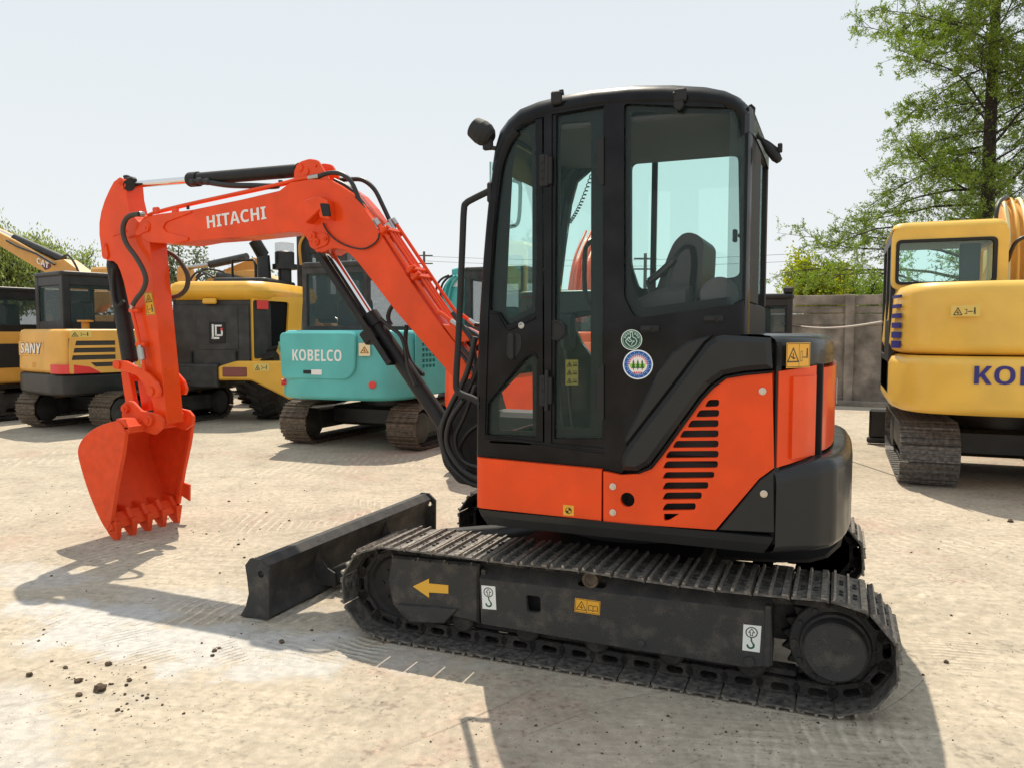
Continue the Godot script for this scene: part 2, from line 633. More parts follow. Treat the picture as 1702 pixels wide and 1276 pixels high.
	M.clod = mat(lin(0.17, 0.12, 0.08), 0.95, 0.0, {"tex": grime, "tri": 5.0, "nrm": fine, "nrm_k": 1.0})
	M.bark = mat(lin(0.085, 0.070, 0.056), 0.95, 0.0, {"tex": tint_texture(256, 0.03, 5, 61, 0.4, 1.0, 0.03), "tri": 1.5, "nrm": fine, "nrm_k": 1.0})
	M.wire = mat(lin(0.08, 0.08, 0.08), 0.7)
	M.rope = mat(lin(0.55, 0.50, 0.44), 0.8)
	for k in [["leaf_sequoia", 0.25, 0.33, 0.06], ["leaf_bush", 0.42, 0.45, 0.050], ["leaf_willow", 0.33, 0.38, 0.16], ["leaf_poplar", 0.17, 0.20, 0.11]]:
		var lm := mat(Color(1, 1, 1), 0.6)
		lm.vertex_color_use_as_albedo = true
		lm.backlight_enabled = true
		lm.backlight = lin(k[1] * 3.0, k[2] * 3.0, k[3] * 3.0)
		lm.cull_mode = BaseMaterial3D.CULL_DISABLED
		lm.albedo_color = lin(k[1], k[2], k[3])
		M[k[0]] = lm

# ---------------------------------------------------------------- ground
func grit_texture(size: int) -> ImageTexture:      # fine sandy grain with dark and pale specks
	var a := noise_image(size, 0.30, 2, 71)
	var b := noise_image(size, 0.025, 5, 72).get_data()
	var d := a.get_data()
	var g := RandomNumberGenerator.new()
	g.seed = 73
	var o := PackedByteArray()
	o.resize(size * size * 3)
	for k in size * size:
		var v := 218.0 + (d[k] - 128.0) * 0.16 + (b[k] - 128.0) * 0.13
		for c in 3:
			o[k * 3 + c] = clampi(int(v), 0, 255)
	for i in 1500:
		var x := g.randi() % size
		var y := g.randi() % size
		var r := g.randi_range(0, 1) if i % 9 else 2
		var dark := g.randf_range(0.45, 0.85) if i % 3 else 1.12
		for j in range(-r, r + 1):
			for q in range(-r, r + 1):
				var k := (posmod(y + j, size) * size + posmod(x + q, size)) * 3
				for c in 3:
					o[k + c] = clampi(int(o[k + c] * (dark - 0.03 * c)), 0, 255)
	var im := Image.create_from_data(size, size, false, Image.FORMAT_RGB8, o)
	im.generate_mipmaps()
	return ImageTexture.create_from_image(im)
func make_ground() -> void:
	var S := 2048
	var W := 10.24
	var x0 := -5.3
	var z0 := -6.2
	var big := noise_image(S, 0.0022, 3, 11).get_data()
	var mid := noise_image(S, 0.009, 5, 12).get_data()
	var fin := noise_image(S, 0.12, 3, 13).get_data()
	var spot := noise_image(S, 0.03, 4, 14).get_data()
	var col := PackedByteArray()
	col.resize(S * S * 3)
	var hgt := PackedByteArray()
	hgt.resize(S * S)
	var hf := PackedFloat32Array()
	hf.resize(S * S)
	var pale := PackedFloat32Array()
	pale.resize(S * S)
	# ladders of lug prints and sweeps of a bucket: from, to (pixels of the photograph), half width m, spacing m, lean, strength
	var bands := [
		[20, 1035, 620, 985, 0.42, 0.085, 0.55, 1.0], [120, 1075, 560, 1050, 0.30, 0.06, 1.3, 0.8], [300, 890, 640, 830, 0.5, 0.09, 0.8, 0.9],
		[420, 1100, 640, 1050, 0.35, 0.05, -0.6, 0.6], [1430, 985, 1700, 1035, 0.35, 0.14, 0.25, 1.0], [1180, 1225, 1620, 1250, 0.5, 0.07, 0.1, 0.6],
		[10, 930, 330, 905, 0.5, 0.10, 1.0, 0.7], [350, 790, 700, 760, 0.8, 0.12, 0.6, 0.6], [1440, 880, 1700, 900, 0.7, 0.16, -0.9, 0.5], [1500, 1060, 1700, 1110, 0.3, 0.06, 1.4, 0.6]]
	for b in bands:
		var A := PY(b[0], b[1])
		var B := PY(b[2], b[3])
		var a2 := Vector2(A.x, A.z)
		var d := Vector2(B.x - A.x, B.z - A.z)
		var L := d.length()
		d /= L
		var e := Vector2(-d.y, d.x)
		var n_s := int(L / W * S * 1.2)
		var n_t := int(2.0 * b[4] / W * S * 1.2)
		for i in n_s:
			for j in n_t:
				var s := L * i / n_s
				var t: float = b[4] * (2.0 * j / n_t - 1.0)
				var w := a2 + d * s + e * (t + 0.12 * sin(s * 1.1))
				var px := posmod(int((w.x - x0) / W * S), S)
				var pz := posmod(int((w.y - z0) / W * S), S)
				var k := pz * S + px
				var fade: float = smoothstep(0.0, 0.25, s) * smoothstep(0.0, 0.25, L - s) * (1.0 - smoothstep(0.6, 1.0, absf(t) / b[4]))
				var brk := clampf((mid[k] - 95.0) / 70.0, 0.0, 1.0)
				var rib := sin(TAU * (s + t * b[6] + 0.04 * (mid[k] / 128.0)) / b[5])
				hf[k] = maxf(rib, -0.4) * fade * brk * b[7] * 1.7
	# long scratches and drag marks, roughly along the way the machines drive over the slab
	var sg := RandomNumberGenerator.new()
	sg.seed = 4
	var mdir := PY(560, 990) - PY(60, 1080)
	for i in 900:
		var px0 := sg.randf_range(0, S)
		var pz0 := sg.randf_range(0, S)
		var an := atan2(mdir.z, mdir.x) + sg.randfn() * (0.16 if i % 9 else 0.6)
		var ln := sg.randf_range(40, 260) if i % 9 else sg.randf_range(20, 90)
		var amp := sg.randf_range(-0.75, 0.45)
		var cur := sg.randfn() * 0.0013
		var thick := 2 if sg.randf() < 0.3 else 1
		for j in int(ln):
			px0 += cos(an)
			pz0 += sin(an)
			an += cur
			for q in thick:
				var k := posmod(int(pz0) + q, S) * S + posmod(int(px0), S)
				hf[k] += amp * sin(PI * j / ln)
	# pale lime patches: pixel, radius m along x and z, strength
	for b in [[180, 1050, 1.0, 0.42, 1.0], [420, 1075, 0.8, 0.35, 0.9], [30, 1200, 0.5, 0.4, 0.7], [620, 1085, 0.7, 0.25, 0.5], [330, 1000, 0.9, 0.3, 0.4], [60, 960, 0.7, 0.25, 0.6]]:
		var A := PY(b[0], b[1])
		var c := Vector2i(int((A.x - x0) / W * S), int((A.z - z0) / W * S))
		var rx := int(b[2] / W * S)
		var rz := int(b[3] / W * S)
		for j in range(-rz, rz + 1):
			for i in range(-rx, rx + 1):
				var q := Vector2(float(i) / rx, float(j) / rz).length()
				var k := posmod(c.y + j, S) * S + posmod(c.x + i, S)
				var edge := 1.0 - smoothstep(0.45, 1.0, q + (mid[k] - 128.0) / 160.0 + (fin[k] - 128.0) / 420.0)
				pale[k] = maxf(pale[k], edge * b[4])
	for k in S * S:
		var g := (big[k] - 128.0) / 128.0
		var m := (mid[k] - 128.0) / 128.0
		var f := (fin[k] - 128.0) / 128.0
		var s := (spot[k] - 128.0) / 128.0
		var px_ := k % S
		var st := (mid[((k / S * 8 + px_ * 2) % S) * S + px_] - 128.0) / 128.0 * clampf(0.45 + 1.1 * g + 0.5 * m, 0.15, 1.0)
		var r := hf[k] + st * 0.75
		var p := pale[k]
		var lum := 0.545 * (1.0 + 0.10 * g + 0.14 * m + 0.12 * f + 0.17 * r)
		var red := clampf(-g * 1.3 - 0.35 + 0.6 * s, 0.0, 1.0)
		var dirt := clampf((absf(m) * 0.7 - f * 0.8 + s * 0.7 - 0.62) * 3.0, 0.0, 1.0) * 0.40
		lum *= 1.0 - dirt * 0.6
		lum = lerpf(lum, 0.72 + 0.05 * f, p * 0.85)
		var cr := lum * lerpf(1.12 + red * 0.09, 1.03, p)
		var cg := lum * lerpf(0.975 - red * 0.07, 0.995, p)
		var cb := lum * lerpf(0.765 - red * 0.05, 0.93, p)
		col[k * 3] = clampi(int(255.0 * pow(cr, 0.4545)), 0, 255)
		col[k * 3 + 1] = clampi(int(255.0 * pow(cg, 0.4545)), 0, 255)
		col[k * 3 + 2] = clampi(int(255.0 * pow(cb, 0.4545)), 0, 255)
		hgt[k] = clampi(int(128.0 + 10.0 * m + 6.0 * f + 62.0 * r + 4.0 * s), 0, 255)
	var im := Image.create_from_data(S, S, false, Image.FORMAT_RGB8, col)
	im.generate_mipmaps()
	var hm := Image.create_from_data(S, S, false, Image.FORMAT_L8, hgt)
	hm.convert(Image.FORMAT_RGBA8)
	hm.bump_map_to_normal_map(3.2)
	hm.generate_mipmaps()
	var gm := mat(Color(1, 1, 1), 0.92, 0.0, {"spec": 0.25})
	gm.albedo_texture = ImageTexture.create_from_image(im)
	gm.normal_enabled = true
	gm.normal_texture = ImageTexture.create_from_image(hm)
	gm.normal_scale = 1.5
	gm.detail_enabled = true
	gm.detail_blend_mode = BaseMaterial3D.BLEND_MODE_MUL
	gm.detail_albedo = grit_texture(1024)
	gm.detail_uv_layer = BaseMaterial3D.DETAIL_UV_2
	var E := 320.0
	var a := []
	a.resize(Mesh.ARRAY_MAX)
	var vs := PackedVector3Array()
	var ns := PackedVector3Array()
	var u1 := PackedVector2Array()
	var u2 := PackedVector2Array()
	var tg := PackedFloat32Array()
	var ids := PackedInt32Array()
	var n := 16
	for j in n + 1:
		for i in n + 1:
			var x := lerpf(-E, E, float(i) / n)
			var z := lerpf(-E, E, float(j) / n)
			vs.append(Vector3(x, 0, z))
			ns.append(Vector3.UP)
			u1.append(Vector2((x - x0) / W, (z - z0) / W))
			u2.append(Vector2(x, z) / 2.11)
			tg.append_array([1.0, 0.0, 0.0, 1.0])
			if i < n and j < n:
				var k := j * (n + 1) + i
				ids.append_array([k, k + 1, k + n + 2, k, k + n + 2, k + n + 1])
	a[Mesh.ARRAY_VERTEX] = vs
	a[Mesh.ARRAY_NORMAL] = ns
	a[Mesh.ARRAY_TANGENT] = tg
	a[Mesh.ARRAY_TEX_UV] = u1
	a[Mesh.ARRAY_TEX_UV2] = u2
	a[Mesh.ARRAY_INDEX] = ids
	var ms := ArrayMesh.new()
	ms.add_surface_from_arrays(Mesh.PRIMITIVE_TRIANGLES, a)
	var o := MeshInstance3D.new()
	o.name = "ground"
	o.mesh = ms
	o.material_override = gm
	add_child(o)
	tag(o, "pale dusty concrete yard with lug prints and lime stains", "", "", "structure")

# ---------------------------------------------------------------- printed stickers
func paint_seg(im: Image, a: Vector2, b: Vector2, w: float, c: Color) -> void:
	var lo := Vector2(minf(a.x, b.x), minf(a.y, b.y)) - Vector2.ONE * (w + 1)
	var hi := Vector2(maxf(a.x, b.x), maxf(a.y, b.y)) + Vector2.ONE * (w + 1)
	for y in range(maxi(int(lo.y), 0), mini(int(hi.y) + 1, im.get_height())):
		for x in range(maxi(int(lo.x), 0), mini(int(hi.x) + 1, im.get_width())):
			var p := Vector2(x + 0.5, y + 0.5)
			var d := p.distance_to(Geometry2D.get_closest_point_to_segment(p, a, b))
			var k := clampf(w * 0.5 - d + 0.5, 0.0, 1.0)
			if k > 0.0:
				im.set_pixel(x, y, im.get_pixel(x, y).lerp(c, k))
func paint_line(im: Image, pts: Array, w: float, c: Color) -> void:
	for i in pts.size() - 1:
		paint_seg(im, pts[i], pts[i + 1], w, c)
func paint_poly(im: Image, pts: Array, c: Color) -> void:
	var p := PackedVector2Array(pts)
	for y in im.get_height():
		for x in im.get_width():
			if Geometry2D.is_point_in_polygon(Vector2(x + 0.5, y + 0.5), p):
				im.set_pixel(x, y, c)
func paint_disc(im: Image, o: Vector2, r0: float, r1: float, c: Color) -> void:
	for y in im.get_height():
		for x in im.get_width():
			var d := o.distance_to(Vector2(x + 0.5, y + 0.5))
			var k := clampf(r1 - d + 0.5, 0.0, 1.0) * clampf(d - r0 + 0.5, 0.0, 1.0)
			if k > 0.0:
				im.set_pixel(x, y, im.get_pixel(x, y).lerp(c, k))
func V(x: float, y: float) -> Vector2:
	return Vector2(x, y)
func arc(o: Vector2, r: float, a0: float, a1: float, k := 12) -> Array:
	var p := []
	for i in k + 1:
		p.append(o + Vector2.from_angle(deg_to_rad(lerpf(a0, a1, float(i) / k))) * r)
	return p
func print_material(im: Image, cut := false) -> StandardMaterial3D:
	im.generate_mipmaps()
	var m := mat(Color(1, 1, 1), 0.4)
	m.albedo_texture = ImageTexture.create_from_image(im)
	if cut:
		m.transparency = BaseMaterial3D.TRANSPARENCY_ALPHA_SCISSOR
		m.alpha_scissor_threshold = 0.5
	return m
func triangle_mark(im: Image, o: Vector2, s: float, ink: Color, w: float) -> void:
	var a := o + V(0, -s)
	var b := o + V(s * 0.95, s * 0.75)
	var c := o + V(-s * 0.95, s * 0.75)
	paint_line(im, [a, b, c, a], w, ink)
	paint_line(im, [o + V(-s * 0.35, s * 0.1), o + V(s * 0.1, s * 0.35), o + V(s * 0.35, s * 0.3)], w, ink)
	paint_line(im, [o + V(0, -s * 0.3), o + V(0.05 * s, s * 0.4)], w, ink)
func figure_mark(im: Image, o: Vector2, s: float, ink: Color) -> void:
	paint_disc(im, o + V(0, -s), 0, s * 0.22, ink)
	paint_line(im, [o + V(0, -s * 0.7), o + V(0, s * 0.2)], s * 0.42, ink)
	paint_line(im, [o + V(-s * 0.12, 0), o + V(-s * 0.2, s)], s * 0.22, ink)
	paint_line(im, [o + V(s * 0.12, 0), o + V(s * 0.2, s)], s * 0.22, ink)
func make_prints() -> void:
	var ink := Color(0.12, 0.10, 0.06)
	var yel := lin(0.80, 0.40, 0.03)
	var im := Image.create(60, 100, false, Image.FORMAT_RGB8)
	im.fill(Color(0.90, 0.91, 0.90))
	paint_disc(im, V(29, 28), 17, 20.5, Color(0.1, 0.14, 0.14))
	paint_line(im, [V(25, 40), V(25, 28), V(19, 28), V(29, 15), V(39, 28), V(33, 28), V(33, 40), V(25, 40)], 2.4, Color(0.1, 0.14, 0.14))
	var hg := Color(0.03, 0.30, 0.22)
	paint_line(im, [V(29, 48), V(30, 60), V(36, 70)], 5.0, hg)
	paint_line(im, arc(V(28, 77), 11, -35, 175), 6.5, hg)
	M.print_hook = print_material(im)
	im = Image.create(120, 70, false, Image.FORMAT_RGB8)
	im.fill(yel)
	paint_line(im, [V(4, 4), V(116, 4), V(116, 66), V(4, 66), V(4, 4)], 2.0, ink)
	paint_line(im, [V(58, 4), V(58, 66)], 2.0, ink)
	triangle_mark(im, V(31, 38), 24, ink, 3.0)
	paint_line(im, [V(66, 30), V(76, 26), V(87, 32), V(98, 26), V(108, 30), V(108, 54), V(98, 50), V(87, 56), V(76, 50), V(66, 54), V(66, 30)], 2.6, ink)
	paint_line(im, [V(87, 32), V(87, 56)], 2.6, ink)
	M.print_book = print_material(im)
	im = Image.create(56, 116, false, Image.FORMAT_RGB8)
	im.fill(yel)
	paint_line(im, [V(3, 3), V(53, 3), V(53, 113), V(3, 113), V(3, 3)], 2.0, ink)
	triangle_mark(im, V(28, 34), 20, ink, 3.4)
	figure_mark(im, V(40, 84), 17, ink)
	paint_line(im, [V(12, 66), V(12, 104), V(20, 104)], 2.4, ink)
	paint_line(im, [V(17, 88), V(31, 84)], 3.4, ink)
	M.print_arm = print_material(im)
	im = Image.create(120, 92, false, Image.FORMAT_RGB8)
	im.fill(yel)
	paint_line(im, [V(4, 4), V(116, 4), V(116, 88), V(4, 88), V(4, 4)], 2.0, ink)
	paint_line(im, [V(64, 4), V(64, 88)], 1.6, ink)
	triangle_mark(im, V(34, 48), 28, ink, 4.6)
	figure_mark(im, V(105, 40), 16, ink)
	paint_line(im, [V(72, 32), V(80, 32), V(80, 68), V(72, 68), V(72, 32)], 1.8, ink)
	paint_line(im, [V(84, 54), V(98, 54)], 3.4, ink)
	M.print_swing = print_material(im)
	im = Image.create(100, 42, false, Image.FORMAT_RGB8)
	im.fill(lin(0.75, 0.55, 0.14))
	triangle_mark(im, V(24, 25), 15, ink, 2.8)
	figure_mark(im, V(82, 22), 11, ink)
	paint_line(im, [V(48, 16), V(55, 16), V(55, 32), V(48, 32)], 2.2, ink)
	paint_line(im, [V(60, 24), V(74, 24)], 2.8, ink)
	M.print_keep_off = print_material(im)
	im = Image.create(48, 64, false, Image.FORMAT_RGB8)
	im.fill(lin(0.78, 0.70, 0.42))
	triangle_mark(im, V(24, 36), 17, Color(0.55, 0.35, 0.1), 4.0)
	M.print_triangle = print_material(im)
	im = Image.create(48, 48, false, Image.FORMAT_RGB8)
	im.fill(yel)
	paint_disc(im, V(24, 25), 0, 14, ink)
	var qy := []
	qy.append(V(24, 25))
	qy.append_array(arc(V(24, 25), 11.5, 0, 90))
	paint_poly(im, qy, yel)
	qy = [V(24, 25)]
	qy.append_array(arc(V(24, 25), 11.5, 180, 270))
	paint_poly(im, qy, yel)
	M.print_balance = print_material(im)
	# round green sticker with a raised hand
	im = Image.create(96, 96, false, Image.FORMAT_RGBA8)
	im.fill(Color(0, 0, 0, 0))
	paint_disc(im, V(48, 48), 0, 47, Color(0.88, 0.93, 0.90))
	var dg := Color(0.10, 0.27, 0.22)
	paint_disc(im, V(48, 48), 0, 43, dg)
	paint_disc(im, V(48, 48), 37, 39, Color(0.75, 0.86, 0.81))
	var pg := Color(0.80, 0.90, 0.86)
	paint_line(im, [V(28, 44), V(36, 36), V(40, 40), V(44, 34), V(41, 14), V(46, 10), V(51, 14), V(54, 36), V(66, 42), V(72, 54), V(66, 70), V(54, 78), V(42, 78), V(34, 70), V(24, 60), V(22, 54), V(28, 44)], 3.4, pg)
	for q in [[28, 46, 40, 58], [35, 40, 47, 51], [40, 58, 48, 54], [48, 54, 60, 54], [60, 54, 50, 64], [50, 64, 48, 70]]:
		paint_seg(im, V(q[0], q[1]), V(q[2], q[3]), 3.0, pg)
	for i in 8:
		if i != 4 and i != 3:
			var c := V(48, 48) + Vector2.from_angle(deg_to_rad(-160 + i * 20)) * 31.0
			paint_line(im, [c + V(-3, -3), c + V(3, 3)], 2.4, pg)
			paint_line(im, [c + V(3, -3), c + V(-2, 3)], 2.4, pg)
	M.print_hand = print_material(im, true)
	# round blue sticker with three firs
	im = Image.create(112, 112, false, Image.FORMAT_RGBA8)
	im.fill(Color(0, 0, 0, 0))
	paint_disc(im, V(56, 56), 0, 55, Color(0.92, 0.95, 0.96))
	paint_disc(im, V(56, 56), 0, 50, Color(0.08, 0.30, 0.62))
	paint_disc(im, V(56, 56), 0, 35, Color(0.93, 0.90, 0.88))
	for i in 34:
		var c := V(56, 56) + Vector2.from_angle(TAU * i / 34.0) * 39.0
		paint_disc(im, c, 0, 1.6, Color(0.9, 0.95, 1.0))
		if i % 2 == 0:
			var c2 := V(56, 56) + Vector2.from_angle(TAU * i / 34.0) * 45.0
			paint_disc(im, c2, 0, 1.8, Color(0.6, 0.75, 0.9))
	for i in 13:
		var c := V(56, 56) + Vector2.from_angle(deg_to_rad(-175 + i * 14.0)) * 31.5
		paint_disc(im, c, 0, 3.0, Color(0.86, 0.35, 0.48))
	for i in 4:
		paint_disc(im, V(44 + i * 8, 86), 0, 3.4, Color(0.85, 0.28, 0.30))
	for i in 4:
		paint_disc(im, V(34 + i * 14, 60), 0, 8, Color(0.62, 0.80, 0.30))
	for i in 3:
		var c := V(40 + i * 16, 56)
		for q in [[-18.0, 4.0, -6.0], [-10.0, 6.5, 4.0], [-2.0, 8.5, 14.0]]:
			paint_poly(im, [c + V(0, q[0]), c + V(q[1], q[2]), c + V(-q[1], q[2])], Color(0.10, 0.36, 0.12))
		paint_line(im, [c + V(0, 12), c + V(0, 19)], 3.0, Color(0.22, 0.25, 0.1))
	M.print_trees = print_material(im, true)
	im = Image.create(48, 90, false, Image.FORMAT_RGB8)
	im.fill(lin(0.55, 0.50, 0.10))
	for i in 3:
		triangle_mark(im, V(15, 17 + i * 29), 9, ink, 2.2)
		paint_line(im, [V(28, 12 + i * 29), V(44, 12 + i * 29)], 2.0, ink)
		paint_line(im, [V(30, 20 + i * 29), V(42, 20 + i * 29)], 5.0, ink)
	M.print_cab = print_material(im)

# a print: four pixel corners on a plane z, a hair in front of the panel
func sticker(called: String, m: Material, px: Array, z: float, parent: Node3D) -> MeshInstance3D:
	var c := Z3(px, z)
	var b := MB.new()
	b.uvquad(c[0], c[1], c[2], c[3])
	return obj(called, b, m, parent)

# ---------------------------------------------------------------- crawler tracks
func shoe_mesh(pitch: float, width: float, k := 1.0) -> ArrayMesh:
	var h := pitch * 0.5
	var b := MB.new()
	b.prism(PackedVector2Array([V(-h * 0.95, 0), V(-h * 0.95, 0.009 * k), V(h * 0.78, 0.009 * k), V(h * 0.95, 0.004 * k), V(h * 0.95, -0.005 * k), V(h * 0.80, 0.0)]), -width * 0.5, width * 0.5)
	var o := b.mesh()
	var bars := MB.new()
	for q in [[-0.43, 0.060, 0.024], [-0.07, 0.060, 0.024], [0.28, 0.15, 0.017]]:
		var a: float = q[0] * pitch
		var w: float = q[1] * pitch
		bars.prism(PackedVector2Array([V(a - 0.003 * k, 0.007 * k), V(a, q[2] * k), V(a + w, q[2] * k), V(a + w + 0.004 * k, 0.007 * k)]), -width * 0.497, width * 0.497)
	o.add_surface_from_arrays(Mesh.PRIMITIVE_TRIANGLES, bars.mesh().surface_get_arrays(0))
	return o
func shoe_bolt_mesh(pitch: float) -> ArrayMesh:
	var b := MB.new()
	for x in [-0.22, 0.14]:
		for z in [-0.095, -0.055, 0.055, 0.095]:
			b.cyl(Vector3(x * pitch, 0.004, z), Vector3(x * pitch, 0.016, z), 0.0095, 6)
	for x in [-0.22, 0.14]:
		for z in [-0.17, 0.17]:
			b.cyl(Vector3(x * pitch, 0.004, z), Vector3(x * pitch, 0.0096, z), 0.005, 6)
	for x in [-0.16, 0.16]:
		for z in [-0.172, 0.172]:
			b.cyl(Vector3(x * pitch, -0.0015, z), Vector3(x * pitch, 0.004, z), 0.0075, 8)
	return b.mesh()
func link_mesh(pitch: float) -> ArrayMesh:
	var b := MB.new()
	var o := stadium(V(-pitch * 0.40, -0.034), V(pitch * 0.40, -0.034), 0.031, 0.034)
	var hole := stadium(V(-pitch * 0.20, -0.028), V(pitch * 0.10, -0.028), 0.016, 0.018, 5)
	for z in [-0.085, 0.063]:
		b.plate(o, [hole], z, z + 0.022)
	b.cyl(Vector3(pitch * 0.5, -0.036, -0.075), Vector3(pitch * 0.5, -0.036, 0.075), 0.017, 8)
	return b.mesh()
func track_loop(xf: float, xr: float, y0: float, y1: float, sag: Array) -> PackedVector2Array:
	var o := PackedVector2Array()
	var r := (y1 - y0) * 0.5
	var yc := y0 + r
	o.append(V(xr, y0))
	o.append(V(xf + 0.10, y0))
	for i in range(1, 13):
		var a := deg_to_rad(-90.0 - 180.0 * i / 13.0)
		o.append(V(xf + cos(a) * r, yc + sin(a) * r))
	for s in sag:
		o.append(s)
	for i in range(1, 13):
		var a := deg_to_rad(90.0 - 180.0 * i / 13.0)
		o.append(V(xr + cos(a) * r, yc + sin(a) * r))
	return o
func along(loop: PackedVector2Array, s: float) -> Vector2:
	var m := loop.size()
	var total := 0.0
	for i in m:
		total += loop[i].distance_to(loop[(i + 1) % m])
	s = fposmod(s, total)
	for i in m:
		var l := loop[i].distance_to(loop[(i + 1) % m])
		if s <= l:
			return loop[i].lerp(loop[(i + 1) % m], s / l)
		s -= l
	return loop[0]
func loop_length(loop: PackedVector2Array) -> float:
	var t := 0.0
	for i in loop.size():
		t += loop[i].distance_to(loop[(i + 1) % loop.size()])
	return t
# the shoes and links of one track, each a sub-part; F places the track's (x along, y up, z across) frame
func lay_track(track: Node3D, loop: PackedVector2Array, count: int, width: float, F: Transform3D, with_links: bool, ms: Material, mk: Material, k := 1.0) -> void:
	var total := loop_length(loop)
	var pitch := total / count
	var sm := shoe_mesh(pitch, width, k)
	var bm := shoe_bolt_mesh(pitch) if with_links else null
	var lm := link_mesh(pitch) if with_links else null
	for i in count:
		var a := along(loop, (i + 0.02) * pitch)
		var c := along(loop, (i + 0.98) * pitch)
		var t := (c - a).normalized()
		var n := V(-t.y, t.x)
		var mid := (a + c) * 0.5
		var x := F * Transform3D(Basis(Vector3(t.x, t.y, 0), Vector3(n.x, n.y, 0), Vector3(0, 0, 1)), Vector3(mid.x, mid.y, 0))
		var so := put("track_shoe", sm, null, x, track)
		so.set_surface_override_material(0, ms)
		so.set_surface_override_material(1, M.grouser if with_links else ms)
		if with_links:
			put("track_link", lm, mk, x, track)
			put("shoe_bolts", bm, M.link, x, track).set_meta("kind", "stuff")

# ---------------------------------------------------------------- the orange compact excavator
func main_excavator() -> void:
	make_prints()
	var T := thing("compact_excavator", "orange compact excavator with black cab standing alone in front, bucket resting on the ground", "excavator", Vector3.ZERO)
	undercarriage(T)
	dozer(T)
	house(T)
	cab(T)
	boom_and_arm(T)

